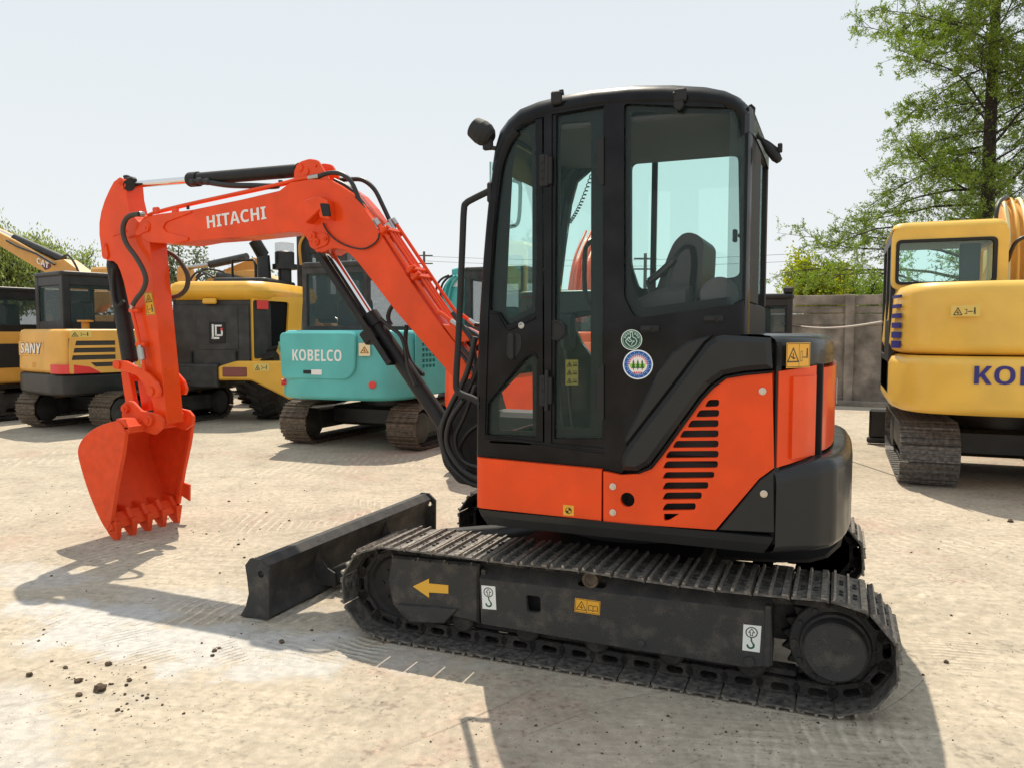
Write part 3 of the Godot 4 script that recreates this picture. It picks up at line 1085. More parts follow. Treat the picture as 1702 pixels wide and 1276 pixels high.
func undercarriage(T: Node3D) -> void:
	for side in [1.0, -1.0]:
		var dx := 0.0 if side > 0 else -0.09
		var zc: float = 0.795 * side
		var b := MB.new()
		# chain carrier body (the track itself): hidden core between the links
		b.box(Vector3(dx, 0.10, zc), Vector3(1.9, 0.03, 0.10), 0.01)
		var tr := obj("crawler_track", b, M.link, T, "steel crawler track with dusty triple bar shoes" if side > 0 else "")
		var loop := track_loop(-1.10 + dx, 1.11 + dx, 0.024, 0.502, [V(-1.05 + dx, 0.503), V(-0.7 + dx, 0.500), V(-0.35 + dx, 0.497), V(-0.02 + dx, 0.503), V(0.3 + dx, 0.492), V(0.6 + dx, 0.487), V(0.9 + dx, 0.495), V(1.06 + dx, 0.502)])
		lay_track(tr, loop, 38, 0.43, Transform3D(Basis.IDENTITY, Vector3(0, 0, zc)), true, M.shoe, M.link)
		# side frame: a box girder with a sloping shoulder
		var f := MB.new()
		var mir := Transform3D.IDENTITY if side > 0 else Transform3D(Basis(Vector3(1, 0, 0), Vector3(0, 1, 0), Vector3(0, 0, -1)), Vector3(dx, 0, 0))
		f.x = mir
		var low := ZZ([797, 961, 1282, 1016, 1284, 1106, 1240, 1108, 1060, 1080, 800, 1036], 0.95)
		var hole := round_poly(ZZ([874, 988, 898, 991, 899, 1018, 876, 1016], 0.95), 0.015)
		f.plate(low, [hole], 0.925, 0.95)
		# shoulder
		var e0 := PZ(797, 961, 0.95)
		var e1 := PZ(1282, 1016, 0.95)
		var t0 := Vector3(e0.x, 0.468, 0.845)
		var t1 := Vector3(e1.x, 0.455, 0.845)
		var sx := (e1 - e0).normalized()
		var sy := (t0 - e0)
		sy = (sy - sx * sy.dot(sx))
		var sl := sy.length()
		sy = sy.normalized()
		var S := Transform3D(Basis(sx, sy, sx.cross(sy)), e0)
		f.x = mir * S
		var L := e0.distance_to(e1)
		var cx := (PZ(985, 968, 0.91) - e0).dot(sx)
		f.plate(PackedVector2Array([V(0, 0), V(L, 0), V(L, sl), V(0, sl)]), [stadium(V(cx - 0.05, sl * 0.34), V(cx + 0.05, sl * 0.34), 0.022, 0.022)], -0.02, 0.0)
		f.x = mir
		f.box(Vector3(0.14, 0.30, 0.76), Vector3(1.36, 0.24, 0.17), 0.0)
		f.quad(t0, t1, Vector3(t1.x, t1.y, 0.70), Vector3(t0.x, t0.y, 0.70), Vector3.UP)
		f.quad(PZ(1282, 1016, 0.95), PZ(1284, 1106, 0.95), Vector3(e1.x, 0.17, 0.70), Vector3(e1.x, 0.455, 0.70), Vector3(1, 0, 0))
		f.box(Vector3(e1.x - 0.012, 0.30, 0.825), Vector3(0.022, 0.27, 0.262), 0.0)
		f.box(Vector3(e1.x + 0.10, 0.335, 0.71), Vector3(0.24, 0.24, 0.05), 0.0)
		f.box(Vector3(e0.x + 0.012, 0.29, 0.83), Vector3(0.022, 0.28, 0.20), 0.0)
		# front yoke that carries the idler
		f.prism(ZZ([650, 923, 796, 937, 796, 1036, 740, 1022, 735, 1034, 675, 1032, 652, 1005, 644, 965], 0.92), 0.68, 0.925, 0.012)
		f.prism(ZZ([660, 1004, 760, 1012, 738, 1036, 680, 1034], 0.94), 0.90, 0.942, 0.006)
		for q in [[688, 930], [712, 933], [744, 936], [760, 938]]:
			var c := PZ(q[0], q[1], 0.93)
			f.cyl(c, c + Vector3(0, 0, 0.006), 0.007, 6)
		# lug at the back bottom
		var lug := PZ(1246, 1098, 0.95)
		f.cyl(lug - Vector3(0, 0, 0.01), lug + Vector3(0, 0, 0.012), 0.022, 14)
		f.cyl(PZ(1066, 1068, 0.95), PZ(1066, 1068, 0.95) + Vector3(0, 0, 0.012), 0.018, 14)
		obj("track_frame", f, M.under, T)
		# idler
		var w := MB.new()
		w.x = mir
		var ic := Vector3(-1.075, 0.262, 0.795)
		w.lathe(ic - Vector3(0, 0, 0.075), Vector3(0, 0, 1), [[0.0, 0.0], [0.0, 0.205], [0.03, 0.21], [0.03, 0.235], [0.12, 0.235], [0.12, 0.21], [0.15, 0.205], [0.15, 0.165], [0.135, 0.15], [0.135, 0.07], [0.16, 0.06], [0.16, 0.0]], 36)
		for i in 8:
			var a := TAU * i / 8.0
			w.cyl(ic + Vector3(cos(a) * 0.1, sin(a) * 0.1, 0.055), ic + Vector3(cos(a) * 0.1, sin(a) * 0.1, 0.066), 0.01, 6)
		obj("idler_wheel", w, M.under_dark, T)
		# sprocket and final drive
		var s := MB.new()
		s.x = mir
		var sc := Vector3(1.105, 0.262, 0.0)
		var gear := PackedVector2Array()
		for i in 84:
			var a := TAU * i / 84.0
			var rr := 0.205 + 0.022 * clampf(sin(a * 21.0) * 1.6, -1.0, 1.0)
			gear.append(V(sc.x + cos(a) * rr, sc.y + sin(a) * rr))
		s.prism(gear, 0.775, 0.815, 0.004)
		var spk := obj("drive_sprocket", s, M.under_dark, T)
		var hb := MB.new()
		hb.x = mir
		hb.lathe(sc + Vector3(0, 0, 0.80), Vector3(0, 0, 1), [[0.0, 0.19], [0.045, 0.19], [0.05, 0.185], [0.05, 0.150], [0.075, 0.144], [0.075, 0.132], [0.135, 0.128], [0.143, 0.120], [0.143, 0.0]], 40)
		for i in 12:
			var a := TAU * i / 12.0
			hb.cyl(sc + Vector3(cos(a) * 0.168, sin(a) * 0.168, 0.85), sc + Vector3(cos(a) * 0.168, sin(a) * 0.168, 0.862), 0.011, 6)
		for q in [[0.0, 0.0, 0.006], [0.05, 0.055, 0.014], [-0.06, 0.04, 0.007], [-0.03, -0.075, 0.012]]:
			hb.cyl(sc + Vector3(q[0], q[1], 0.942), sc + Vector3(q[0], q[1], 0.948), q[2], 10)
		hb.cyl(sc + Vector3(0, 0, 0.50), sc + Vector3(0, 0, 0.80), 0.13, 20)
		obj("final_drive_hub", hb, M.under, spk)
		# carrier roller and bottom rollers
		var cr := MB.new()
		cr.x = mir
		var cc := PZ(982, 944, 0.93)
		cr.lathe(Vector3(cc.x, 0.447, 0.76), Vector3(0, 0, 1), [[0.0, 0.0], [0.0, 0.04], [0.18, 0.04], [0.183, 0.036], [0.183, 0.026], [0.178, 0.024], [0.178, 0.0]], 20)
		obj("carrier_roller", cr, M.shoe_worn, T)
		for i in 5:
			var r := MB.new()
			r.x = mir
			r.lathe(Vector3(-0.68 + 0.36 * i, 0.135, 0.70), Vector3(0, 0, 1), [[0.0, 0.0], [0.0, 0.062], [0.05, 0.062], [0.05, 0.05], [0.14, 0.05], [0.14, 0.062], [0.19, 0.062], [0.20, 0.05], [0.20, 0.0]], 18)
			obj("track_roller", r, M.link, T)
		if side > 0:
			var ar := MB.new()
			ar.prism(ZZ([686, 974, 713, 961, 713, 969, 745, 972, 745, 986, 713, 984, 713, 993], 0.928), 0.9265, 0.928)
			obj("arrow_sticker", ar, M.sign_yellow, T)
			sticker("lifting_point_sticker", M.print_hook, [800, 972, 823, 974, 825, 1013, 802, 1011], 0.9515, T)
			sticker("lifting_point_sticker", M.print_hook, [1236, 1037, 1266, 1040, 1263, 1084, 1234, 1080], 0.9515, T)
			sticker("warning_sticker", M.print_book, [956, 993, 998, 999, 997, 1022, 955, 1016], 0.9515, T)
	# centre frame and slewing ring
	var c := MB.new()
	c.box(Vector3(0, 0.42, 0), Vector3(1.0, 0.16, 1.4), 0.03)
	for sx in [-1.0, 1.0]:
		c.box(Vector3(sx * 0.42, 0.34, 0), Vector3(0.22, 0.16, 1.5), 0.03)
	obj("centre_frame", c, M.under_dark, T)
	var sr := MB.new()
	sr.lathe(Vector3(0, 0.49, 0), Vector3.UP, [[0.0, 0.0], [0.0, 0.42], [0.06, 0.42], [0.06, 0.46], [0.17, 0.46], [0.17, 0.0]], 40)
	obj("slewing_ring", sr, M.under_dark, T)

func dozer(T: Node3D) -> void:
	# end profile traced at the near end, blade runs to the other side
	var prof := ZZ([411, 940, 417, 929, 430, 929, 442, 941, 434, 960, 430, 980, 432, 1000, 439, 1016, 447, 1026, 402, 1021, 411, 1006, 416, 985, 413, 958], 0.98)
	var b := MB.new()
	b.prism(prof, -0.98, 0.98, 0.003)
	var o := obj("dozer_blade", b, M.under, T, "dark grey dozer blade across the front of the tracks")
	for z in [0.98, -1.0]:
		var e := MB.new()
		var p := ZZ([409, 938, 417, 927, 433, 929, 448, 946, 449, 1028, 401, 1022, 410, 1006, 415, 985, 412, 958], 0.99)
		var hc := PZ(435, 953, 0.99)
		e.plate(p, [circle(V(hc.x, hc.y), 0.021, 16)], z, z + 0.02)
		obj("end_plate", e, M.under, o)
	# stiffening ribs behind the blade
	for z in [0.46, -0.34]:
		var r := MB.new()
		var x0 := prof[4].x
		r.prism(PackedVector2Array([V(x0 - 0.06, 0.335), V(x0 + 0.012, 0.33), V(x0 + 0.016, 0.27), V(x0 + 0.034, 0.21), V(x0 + 0.075, 0.16), V(x0 + 0.13, 0.135), V(x0 + 0.13, 0.05), V(x0 - 0.06, 0.05)]), z - 0.006, z + 0.006)
		obj("rib", r, M.under, o)
	# push arms
	for z in [0.36, -0.36]:
		var a := MB.new()
		a.prism(PackedVector2Array([V(-1.86, 0.13), V(-1.70, 0.20), V(-0.75, 0.36), V(-0.45, 0.40), V(-0.45, 0.26), V(-0.80, 0.22), V(-1.70, 0.06), V(-1.86, 0.05)]), z - 0.06, z + 0.06, 0.008)
		obj("push_arm", a, M.under, o)
	var cy := MB.new()
	cy.cyl(Vector3(-1.62, 0.16, 0), Vector3(-0.45, 0.45, 0), 0.045, 14)
	obj("blade_cylinder", cy, M.under_dark, o)

# plan of the tail: corner from the flank round to the back
func tail_plan(grow: float, far := true) -> Array:
	var p := []
	for q in [[0.848, 0.930], [0.90, 0.875], [0.955, 0.79], [1.0, 0.70], [1.035, 0.58], [1.055, 0.45], [1.065, 0.30], [1.068, 0.10], [1.068, -0.10], [1.065, -0.30], [1.055, -0.45], [1.035, -0.58], [1.0, -0.70], [0.955, -0.79], [0.90, -0.875], [0.848, -0.930]]:
		p.append(V(q[0], q[1]) + V(q[0], q[1] * 0.6).normalized() * grow)
	return p
func part_plan(p: Array, a: float, b: float, k := 10) -> Array:      # the stretch of a plan curve between two shares of its points
	var o := []
	for i in k + 1:
		var s := lerpf(a, b, float(i) / k)
		var j := mini(int(s), p.size() - 2)
		o.append(p[j].lerp(p[j + 1], s - j))
	return o

func house(T: Node3D) -> void:
	# lower frame with the slanted skirt
	var k := MB.new()
	var plan := [V(-0.60, 0.80), V(-0.57, 0.925), V(-0.40, 0.94), V(0.845, 0.94), V(0.845, -0.94), V(-0.55, -0.94), V(-0.60, -0.5), V(-0.60, 0.0)]
	var r0 := []
	var r1 := []
	var r2 := []
	for q in plan:
		r0.append(Vector3(q.x, 0.735, q.y))
		r1.append(Vector3(q.x * 0.985, 0.700, q.y * 0.985))
		r2.append(Vector3(q.x * 0.95, 0.650, q.y * 0.95))
	k.loft([r0, r1, r2], true, false)
	var top := PackedVector2Array()
	var bot := PackedVector2Array()
	for q in plan:
		top.append(q)
		bot.append(V(q.x * 0.95, q.y * 0.95))
	for i in Geometry2D.triangulate_polygon(top).size() / 3:
		var id := Geometry2D.triangulate_polygon(top)
		k.tri(Vector3(top[id[i * 3]].x, 0.735, top[id[i * 3]].y), Vector3(top[id[i * 3 + 1]].x, 0.735, top[id[i * 3 + 1]].y), Vector3(top[id[i * 3 + 2]].x, 0.735, top[id[i * 3 + 2]].y), Vector3.UP)
		k.tri(Vector3(bot[id[i * 3]].x, 0.650, bot[id[i * 3]].y), Vector3(bot[id[i * 3 + 1]].x, 0.650, bot[id[i * 3 + 1]].y), Vector3(bot[id[i * 3 + 2]].x, 0.650, bot[id[i * 3 + 2]].y), Vector3.DOWN)
	obj("house_frame", k, M.grey, T)
	# dark core that the panels hang on
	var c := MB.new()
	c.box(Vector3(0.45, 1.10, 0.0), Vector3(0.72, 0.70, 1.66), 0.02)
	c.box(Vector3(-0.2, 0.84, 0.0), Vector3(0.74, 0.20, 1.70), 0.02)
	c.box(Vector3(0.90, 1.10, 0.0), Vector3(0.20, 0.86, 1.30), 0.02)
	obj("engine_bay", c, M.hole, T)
	# lower front flank panel with a rounded front corner
	var fp := MB.new()
	var xs := PZ(1001, 780, 0.93).x
	var pl := [V(-0.60, 0.30), V(-0.60, 0.84), V(-0.597, 0.88), V(-0.583, 0.912), V(-0.555, 0.928), V(-0.52, 0.93), V(xs - 0.003, 0.93)]
	fp.slab(pl, [0.742, 0.742, 0.742, 0.742, 0.742, 0.742, 0.736], [0.998, 0.998, 0.998, 0.997, 0.996, 0.995, 0.980], 0.03, V(-0.3, 1))
	obj("flank_panel", fp, M.orange, T)
	var fr := MB.new()
	fr.slab([V(-0.595, -0.93), V(-0.60, -0.50), V(-0.60, 0.29)], 0.742, 0.96, 0.03, V(-1, 0))
	obj("front_apron", fr, M.grey, T)
	sticker("balance_sticker", M.print_balance, [936, 838, 954, 840, 954, 857, 936, 856], 0.9315, T)
	# engine door with cooling slots
	var d := MB.new()
	var outl := ZZ([1003, 783, 1032, 789, 1060, 787, 1085, 770, 1100, 750, 1130, 706, 1165, 664, 1185, 643, 1208, 628, 1240, 623, 1284, 619, 1287, 777, 1262, 795, 1190, 880, 1003, 867], 0.93)
	var slots := []
	for q in [[1172, 664, 1196, 675], [1157, 681, 1196, 692], [1143, 698, 1195, 709], [1130, 715, 1195, 726], [1118, 732, 1195, 743], [1106, 749, 1195, 760], [1102, 766, 1194, 777], [1101, 784, 1188, 794], [1101, 801, 1178, 812], [1101, 818, 1167, 829], [1101, 836, 1157, 847]]:
		slots.append(round_poly(ZZ([q[0] + 6, q[1], q[2], q[1] - 0.5, q[2] - 1, q[3], q[0] - 1, q[3] + 1], 0.93), 0.012, 3))
	slots.append(round_poly(ZZ([1103, 853, 1130, 853, 1112, 864, 1104, 865], 0.93), 0.008, 3))
	var oh := PZ(1043, 830, 0.93)
	slots.append(circle(V(oh.x, oh.y), 0.034, 20))
	d.plate(outl, slots, 0.905, 0.93)
	var door := obj("engine_door", d, M.orange, T, "orange engine side door with a fan of black cooling slots")
	for q in [[1019, 808], [1019, 851], [1268, 650]]:
		var p := PZ(q[0], q[1], 0.93)
		var bb := MB.new()
		bb.lathe(p, Vector3(0, 0, 1), [[0.0, 0.016], [0.006, 0.016], [0.007, 0.010], [0.013, 0.009], [0.013, 0.0]], 16)
		obj("door_bolt", bb, M.bolt, door)
	# black moulding that sweeps from the door pillar up over the engine door
	var m := MB.new()
	m.prism(ZZ([1034, 782, 1031, 770, 1034, 756, 1045, 738, 1130, 628, 1172, 572, 1188, 560, 1200, 557, 1281, 562, 1284, 613, 1235, 617, 1202, 623, 1178, 640, 1160, 660, 1093, 752, 1078, 772, 1058, 783], 0.965), 0.86, 0.965, 0.022)
	obj("side_moulding", m, M.grey, T)
	var m2 := MB.new()   # lower rim along the door's upper edge
	m2.prism(ZZ([1058, 784, 1080, 774, 1096, 753, 1163, 661, 1181, 641, 1204, 625, 1236, 619, 1284, 615, 1284, 620, 1240, 624, 1208, 629, 1186, 645, 1168, 664, 1101, 757, 1083, 779, 1060, 788], 0.945), 0.90, 0.945, 0.004)
	obj("moulding_rim", m2, M.black, T)
	var m3 := MB.new()   # shallow facet between the cab flank and the moulding
	m3.prism(ZZ([1040, 742, 1037, 730, 1062, 680, 1092, 620, 1118, 584, 1146, 565, 1186, 556, 1172, 572, 1130, 628], 0.915), 0.89, 0.918, 0.012)
	obj("flank_facet", m3, M.grey, T)
	# dark lower wedge behind the engine door
	var w := MB.new()
	w.prism(ZZ([1194, 881, 1263, 797, 1287, 780, 1289, 886], 0.932), 0.88, 0.932, 0.006)
	var wo := obj("lower_cover", w, M.grey, T)
	var wb := MB.new()
	wb.lathe(PZ(1270, 820, 0.932), Vector3(0, 0, 1), [[0.0, 0.016], [0.006, 0.016], [0.007, 0.010], [0.013, 0.009], [0.013, 0.0]], 16)
	obj("cover_bolt", wb, M.bolt, wo)
	# tail: two orange panels, black cap and the counterweight
	var tp := tail_plan(0.0)
	var t1 := MB.new()
	var q1 := part_plan(tp, 0.10, 2.95)
	var ys := []
	var yt := []
	for i in q1.size():
		ys.append(lerpf(1.040, 1.075, float(i) / (q1.size() - 1)))
		yt.append(lerpf(1.455, 1.475, float(i) / (q1.size() - 1)))
	t1.slab(q1, ys, yt, 0.05)
	# raised centre facet
	var q1b := part_plan(tail_plan(0.012), 1.0, 2.75)
	t1.slab(q1b, 1.075, 1.43, 0.03)
	obj("tail_panel", t1, M.orange, T)
	var tback := MB.new()
	tback.slab(part_plan(tail_plan(0.010), 3.35, 11.65, 24), 1.085, 1.462, 0.05)
	var tb := obj("engine_hood", tback, M.orange, T)
	lettering("HITACHI", M.white, tb, Vector3(1.082, 1.27, 0.28), Vector3(0, 0, -1), Vector3.UP, 0.10, 0.56)
	var gap := MB.new()
	gap.slab(part_plan(tail_plan(-0.005), 2.95, 3.36, 3), 1.05, 1.47, 0.05)
	gap.slab(part_plan(tail_plan(0.016), 3.24, 3.36, 2), 1.07, 1.48, 0.02)
	obj("hood_seal", gap, M.rubber, T)
	var cap := MB.new()
	var cp := part_plan(tail_plan(-0.005), 0.0, 15.0, 45)
	var rings := []
	for q in [[0.0, 1.487], [0.004, 1.53], [0.0, 1.575], [-0.012, 1.60], [-0.04, 1.616], [-0.09, 1.622], [-0.5, 1.625]]:
		var row := []
		for p in cp:
			var dd: Vector2 = V(p.x, p.y * 0.6).normalized() * q[0]
			row.append(Vector3(p.x + dd.x, q[1] - 0.010, p.y + dd.y))
		rings.append(row)
	cap.loft(rings)
	cap.box(Vector3(0.70, 1.55, 0.0), Vector3(0.30, 0.10, 1.80), 0.03)
	var co := obj("tail_cap", cap, M.grey, T)
	var sw := MB.new()
	var c0 := PN(1304, 570, Vector3(0.94, 1.55, 0.82), Vector3(0.84, 0, 0.55))
	var sR := Vector3(0.55, 0, -0.84).normalized()
	var sN := Vector3(0.84, 0, 0.55).normalized()
	sw.uvquad(c0 + sN * 0.012, c0 + sR * 0.165 + sN * 0.012, c0 + sR * 0.165 + sN * 0.012 - Vector3(0, 0.108, 0), c0 + sN * 0.012 - Vector3(0, 0.108, 0))
	obj("warning_sticker", sw, M.print_swing, co)
	var cw := MB.new()
	var cwp := tail_plan(0.0)
	cwp[0] = V(0.853, 0.936)
	cwp[15] = V(0.853, -0.936)
	for i in range(1, 15):
		cwp[i] = cwp[i] + V(cwp[i].x, cwp[i].y * 0.6).normalized() * (0.10 * smoothstep(0.0, 3.0, minf(i, 15 - i)))
	cwp = part_plan(cwp, 0.0, 15.0, 60)
	rings = []
	for q in [[-0.25, 1.075], [-0.055, 1.070], [-0.02, 1.060], [-0.004, 1.035], [0.0, 1.0], [0.0, 0.70], [-0.01, 0.675], [-0.03, 0.66], [-0.3, 0.655]]:
		var row := []
		for i in cwp.size():
			var p: Vector2 = cwp[i]
			var dd: Vector2 = V(p.x, p.y * 0.6).normalized() * q[0]
			var side := 1.0 - smoothstep(0.0, 12.0, minf(i, 60 - i))
			row.append(Vector3(p.x + dd.x, q[1] - (0.035 * side if q[1] > 0.9 else 0.0), p.y + dd.y))
		rings.append(row)
	cw.loft(rings)
	cw.quad(rings[3][0], rings[6][0], rings[7][60], rings[3][60], Vector3(-1, 0, 0))
	obj("counterweight", cw, M.grey, T)
	var gp := MB.new()
	gp.slab([V(0.842, 0.925), V(0.862, 0.915)], 0.70, 1.58, 0.04, V(0.3, 1))
	obj("panel_gap", gp, M.rubber, T)
	# far flank and the cover in front of it
	var rs := MB.new()
	rs.box(Vector3(0.12, 1.15, -0.66), Vector3(1.40, 0.80, 0.53), 0.06)
	obj("far_flank_cover", rs, M.orange, T)
	# travel motor guard under the tail
	var tg := MB.new()
	tg.prism(ZZ([1180, 870, 1290, 868, 1390, 862, 1404, 884, 1398, 908, 1376, 928, 1346, 936, 1290, 936, 1180, 930], 0.15), -0.15, 0.15, 0.02)
	obj("travel_motor_guard", tg, M.grey, T)

func cab(T: Node3D) -> void:
	var Z := 0.90
	var outl := ZZ([795, 758, 796, 650, 798, 560, 806, 430, 815, 330, 823, 275, 836, 238, 852, 216, 876, 199, 920, 185, 1011, 171, 1100, 169, 1175, 169, 1204, 174, 1206, 300, 1210, 557, 1180, 570, 1040, 775, 1034, 786, 1003, 782], Z)
	var h_front := ZZ([838, 236, 856, 214, 878, 200, 904, 194, 905, 735, 806, 722, 808, 640, 812, 510, 818, 400, 826, 310], Z)
	var h_mid := ZZ([917, 190, 1005, 175, 1004, 745, 916, 736], Z)
	var h_rear := round_poly(ZZ([1037, 172, 1290, 182, 1290, 498, 1210, 507, 1066, 528, 1052, 524, 1037, 494], Z), 0.02)
	var b := MB.new()
	b.plate(outl, [h_front, h_mid, h_rear], 0.855, Z)
	# rear corner post, rounded in plan, with the glass wrapping into it
	b.slab([V(0.625, 0.899), V(0.66, 0.893), V(0.69, 0.872), V(0.707, 0.84), V(0.712, 0.78)], 1.50, [1.738, 1.745, 1.76, 1.775, 1.79], 0.04, V(1, 1))
	b.slab([V(0.700, 0.858), V(0.709, 0.83), V(0.712, 0.80)], 1.74, 2.60, 0.03, V(1, 1))
	# far side wall
	var mirror_hole_front := ZZ([931, 486, 940, 410, 950, 340, 960, 303, 985, 281, 1020, 272, 1034, 271, 1034, 486], -0.08)
	var far_low := round_poly(ZZ([950, 531, 1020, 518, 1020, 600, 984, 592, 968, 570], -0.08), 0.02)
	var mirror_hole_rear := round_poly(ZZ([1050, 272, 1228, 258, 1231, 460, 1064, 482, 1050, 440], -0.08), 0.04)
	b.plate(outl, [mirror_hole_front, mirror_hole_rear, far_low], -0.10, -0.06)
	# rear wall and front posts
	b.box(Vector3(-0.575, 1.03, 0.40), Vector3(0.03, 0.10, 0.94), 0.01)
	b.box(Vector3(-0.560, 1.42, 0.40), Vector3(0.03, 0.06, 0.94), 0.01)
	var bw := MB.new()
	bw.box(Vector3(0.695, 1.48, 0.36), Vector3(0.03, 0.56, 0.86), 0.01)
	bw.box(Vector3(0.695, 2.56, 0.36), Vector3(0.03, 0.12, 0.86), 0.01)
	bw.box(Vector3(0.695, 2.13, -0.03), Vector3(0.03, 0.74, 0.08), 0.0)
	bw.box(Vector3(0.695, 2.13, 0.58), Vector3(0.03, 0.74, 0.42), 0.0)
	var cb := obj("cab", b, M.black, T, "black glazed operator cab with folding side door")
	obj("rear_wall", bw, M.rubber, cb)
	# front posts follow the curve of the side edge
	for z in [0.86, -0.04]:
		var fp := MB.new()
		var path := []
		for q in [[795, 758], [796, 650], [798, 560], [806, 430], [815, 330], [823, 275], [836, 238], [852, 216]]:
			var p := PZ(q[0], q[1], 0.90)
			path.append(Vector3(p.x + 0.012, p.y, z + (0.012 if z > 0 else -0.012)))
		fp.tube(smooth_path(path, 4), 0.030, 10)
		obj("front_post", fp, M.black, cb)
	# roof shell: pairs of (edge on the side wall, crown) in pixels
	var roof := MB.new()
	var rings := []
	for q in [[823, 290, 821, 285], [828, 258, 826, 250], [837, 238, 834, 219], [850, 220, 848, 200], [868, 206, 868, 181], [895, 195, 900, 168], [935, 185, 940, 158], [985, 176, 990, 149], [1040, 171, 1055, 142.5], [1100, 170, 1120, 141.5], [1160, 170, 1175, 145], [1195, 173, 1208, 152], [1212, 177, 1231, 163], [1224, 184, 1245, 177], [1232, 198, 1254, 194]]:
		var e := PZ(q[0], q[1], 0.895)
		var k := PZ(q[2], q[3], 0.80)
		var row := []
		row.append(e + Vector3(0, -0.012, -0.03))
		row.append(e + Vector3(0, 0, 0.004))
		row.append(e.lerp(k, 0.35) + Vector3(0, 0.008, 0.030))
		row.append(e.lerp(k, 0.7) + Vector3(0, 0.012, 0.028))
		row.append(k)
		for z in [0.6, 0.4, 0.2]:
			row.append(Vector3(k.x, k.y + 0.012, z))
		row.append(Vector3(k.x, k.y, 0.0))
		row.append(Vector3(lerpf(e.x, k.x, 0.5), lerpf(e.y, k.y, 0.5) + 0.01, -0.075))
		row.append(Vector3(e.x, e.y, -0.10))
		rings.append(row)
	roof.loft(rings)
	var last: Array = rings[rings.size() - 1]
	for i in range(1, last.size() - 2):
		roof.quad(last[i], last[i + 1], last[i + 1] - Vector3(0, 0.08, 0), last[i] - Vector3(0, 0.08, 0), Vector3(1, 0, 0))
	obj("roof", roof, M.black, cb)
	var lin_ := MB.new()     # head lining closes the roof from below
	lin_.box(Vector3(0.10, 2.60, 0.40), Vector3(1.06, 0.03, 0.92), 0.01)
	obj("head_lining", lin_, M.inside, cb)
	# rear side window: pane and black border
	var zg := 0.880
	var rp := MB.new()
	for part in Geometry2D.intersect_polygons(h_rear, PackedVector2Array([V(0, 0), V(0.622, 0), V(0.622, 4), V(0, 4)])):
		rp.prism(part, zg - 0.002, zg + 0.002)
	obj("side_pane", rp, M.pane_side, cb)
	var rb := MB.new()
	rb.slab([V(0.623, 0.884), V(0.655, 0.880), V(0.682, 0.864), V(0.697, 0.84)], [1.738, 1.745, 1.76, 1.775], [2.63, 2.63, 2.62, 2.60], 0.004, V(1, 1))
	obj("corner_pane", rb, M.pane_far, cb)
	var bd := MB.new()
	bd.plate(ZZ([1034, 166, 1212, 176, 1214, 512, 1060, 534, 1034, 500], zg - 0.01), [round_poly(ZZ([1049, 186, 1260, 192, 1260, 486, 1210, 494, 1068, 512, 1049, 470], zg - 0.01), 0.03)], zg - 0.012, zg - 0.008)
	obj("pane_border", bd, M.frit, cb)
	for q in [[mirror_hole_front, "side_pane"], [mirror_hole_rear, "side_pane"], [far_low, "side_pane"]]:
		var pb := MB.new()
		pb.prism(q[0], -0.083, -0.077)
		obj(q[1], pb, M.pane, cb)
	var bar := MB.new()
	bar.prism(ZZ([1085, 262, 1094, 262, 1090, 484, 1081, 484], -0.07), -0.075, -0.055)
	obj("window_bar", bar, M.black, cb)
	var latch := MB.new()
	var lp := PZ(1222, 392, -0.05)
	latch.box(lp, Vector3(0.025, 0.07, 0.03), 0.006)
	latch.box(lp + Vector3(0.03, 0, 0), Vector3(0.03, 0.02, 0.02), 0.004)
	obj("window_latch", latch, M.inside, cb)
	var ws := MB.new()
	ws.box(Vector3(-0.545, 1.92, 0.40), Vector3(0.005, 1.10, 0.86), 0.0)
	obj("windscreen", ws, M.pane, cb)
	var ws2 := MB.new()
	ws2.box(Vector3(-0.570, 1.235, 0.40), Vector3(0.005, 0.31, 0.86), 0.0)
	obj("lower_windscreen", ws2, M.pane_clear, cb)
	var rw := MB.new()
	rw.box(Vector3(0.685, 2.13, 0.19), Vector3(0.006, 0.74, 0.36), 0.0)
	obj("rear_pane", rw, M.pane, cb)
	# ---- door: front leaf
	var d := MB.new()
	var w_up := ZZ([839, 240, 856, 218, 878, 203, 890, 200, 892, 430, 889, 519, 843, 541, 829, 519, 814, 516, 816, 430, 827, 330], 0.895)
	var w_lo := ZZ([811, 668, 876, 594, 887, 590, 892, 600, 891, 727, 809, 722], 0.895)
	d.plate(ZZ([837, 237, 856, 215, 878, 201, 901, 196, 902, 743, 806, 730, 807, 640, 811, 510, 817, 400, 826, 310], 0.895), [w_up, w_lo], 0.862, 0.893)
	var door := obj("door", d, M.black, cb, "narrow black cab door with a tall window and a low triangular window")
	var du := MB.new()
	du.prism(w_up, 0.872, 0.875)
	obj("door_pane", du, M.pane_clear, door)
	var dl := MB.new()
	dl.prism(w_lo, 0.872, 0.875)
	obj("door_pane", dl, M.pane_clear, door)
	var db := MB.new()
	db.plate(ZZ([836, 234, 856, 212, 890, 196, 895, 430, 891, 523, 843, 545, 829, 523, 811, 519, 814, 430, 825, 330], 0.866), [round_poly(ZZ([862, 224, 879, 218, 885, 236, 885, 510, 849, 529, 841, 518, 846, 400, 852, 285], 0.866), 0.02)], 0.864, 0.868)
	db.plate(ZZ([806, 668, 876, 588, 892, 586, 896, 600, 895, 731, 805, 726], 0.866), [round_poly(ZZ([829, 657, 879, 605, 885, 608, 886, 716, 829, 714], 0.866), 0.012)], 0.864, 0.868)
	obj("pane_border", db, M.frit, door)
	var hnd := MB.new()
	hnd.prism(round_poly(ZZ([843, 556, 852, 551, 866, 556, 867, 575, 861, 590, 850, 600, 842, 592], 0.895), 0.02), 0.880, 0.896)
	hnd.prism(round_poly(ZZ([845, 553, 854, 553, 854, 598, 845, 597], 0.905), 0.012), 0.895, 0.912, 0.004)
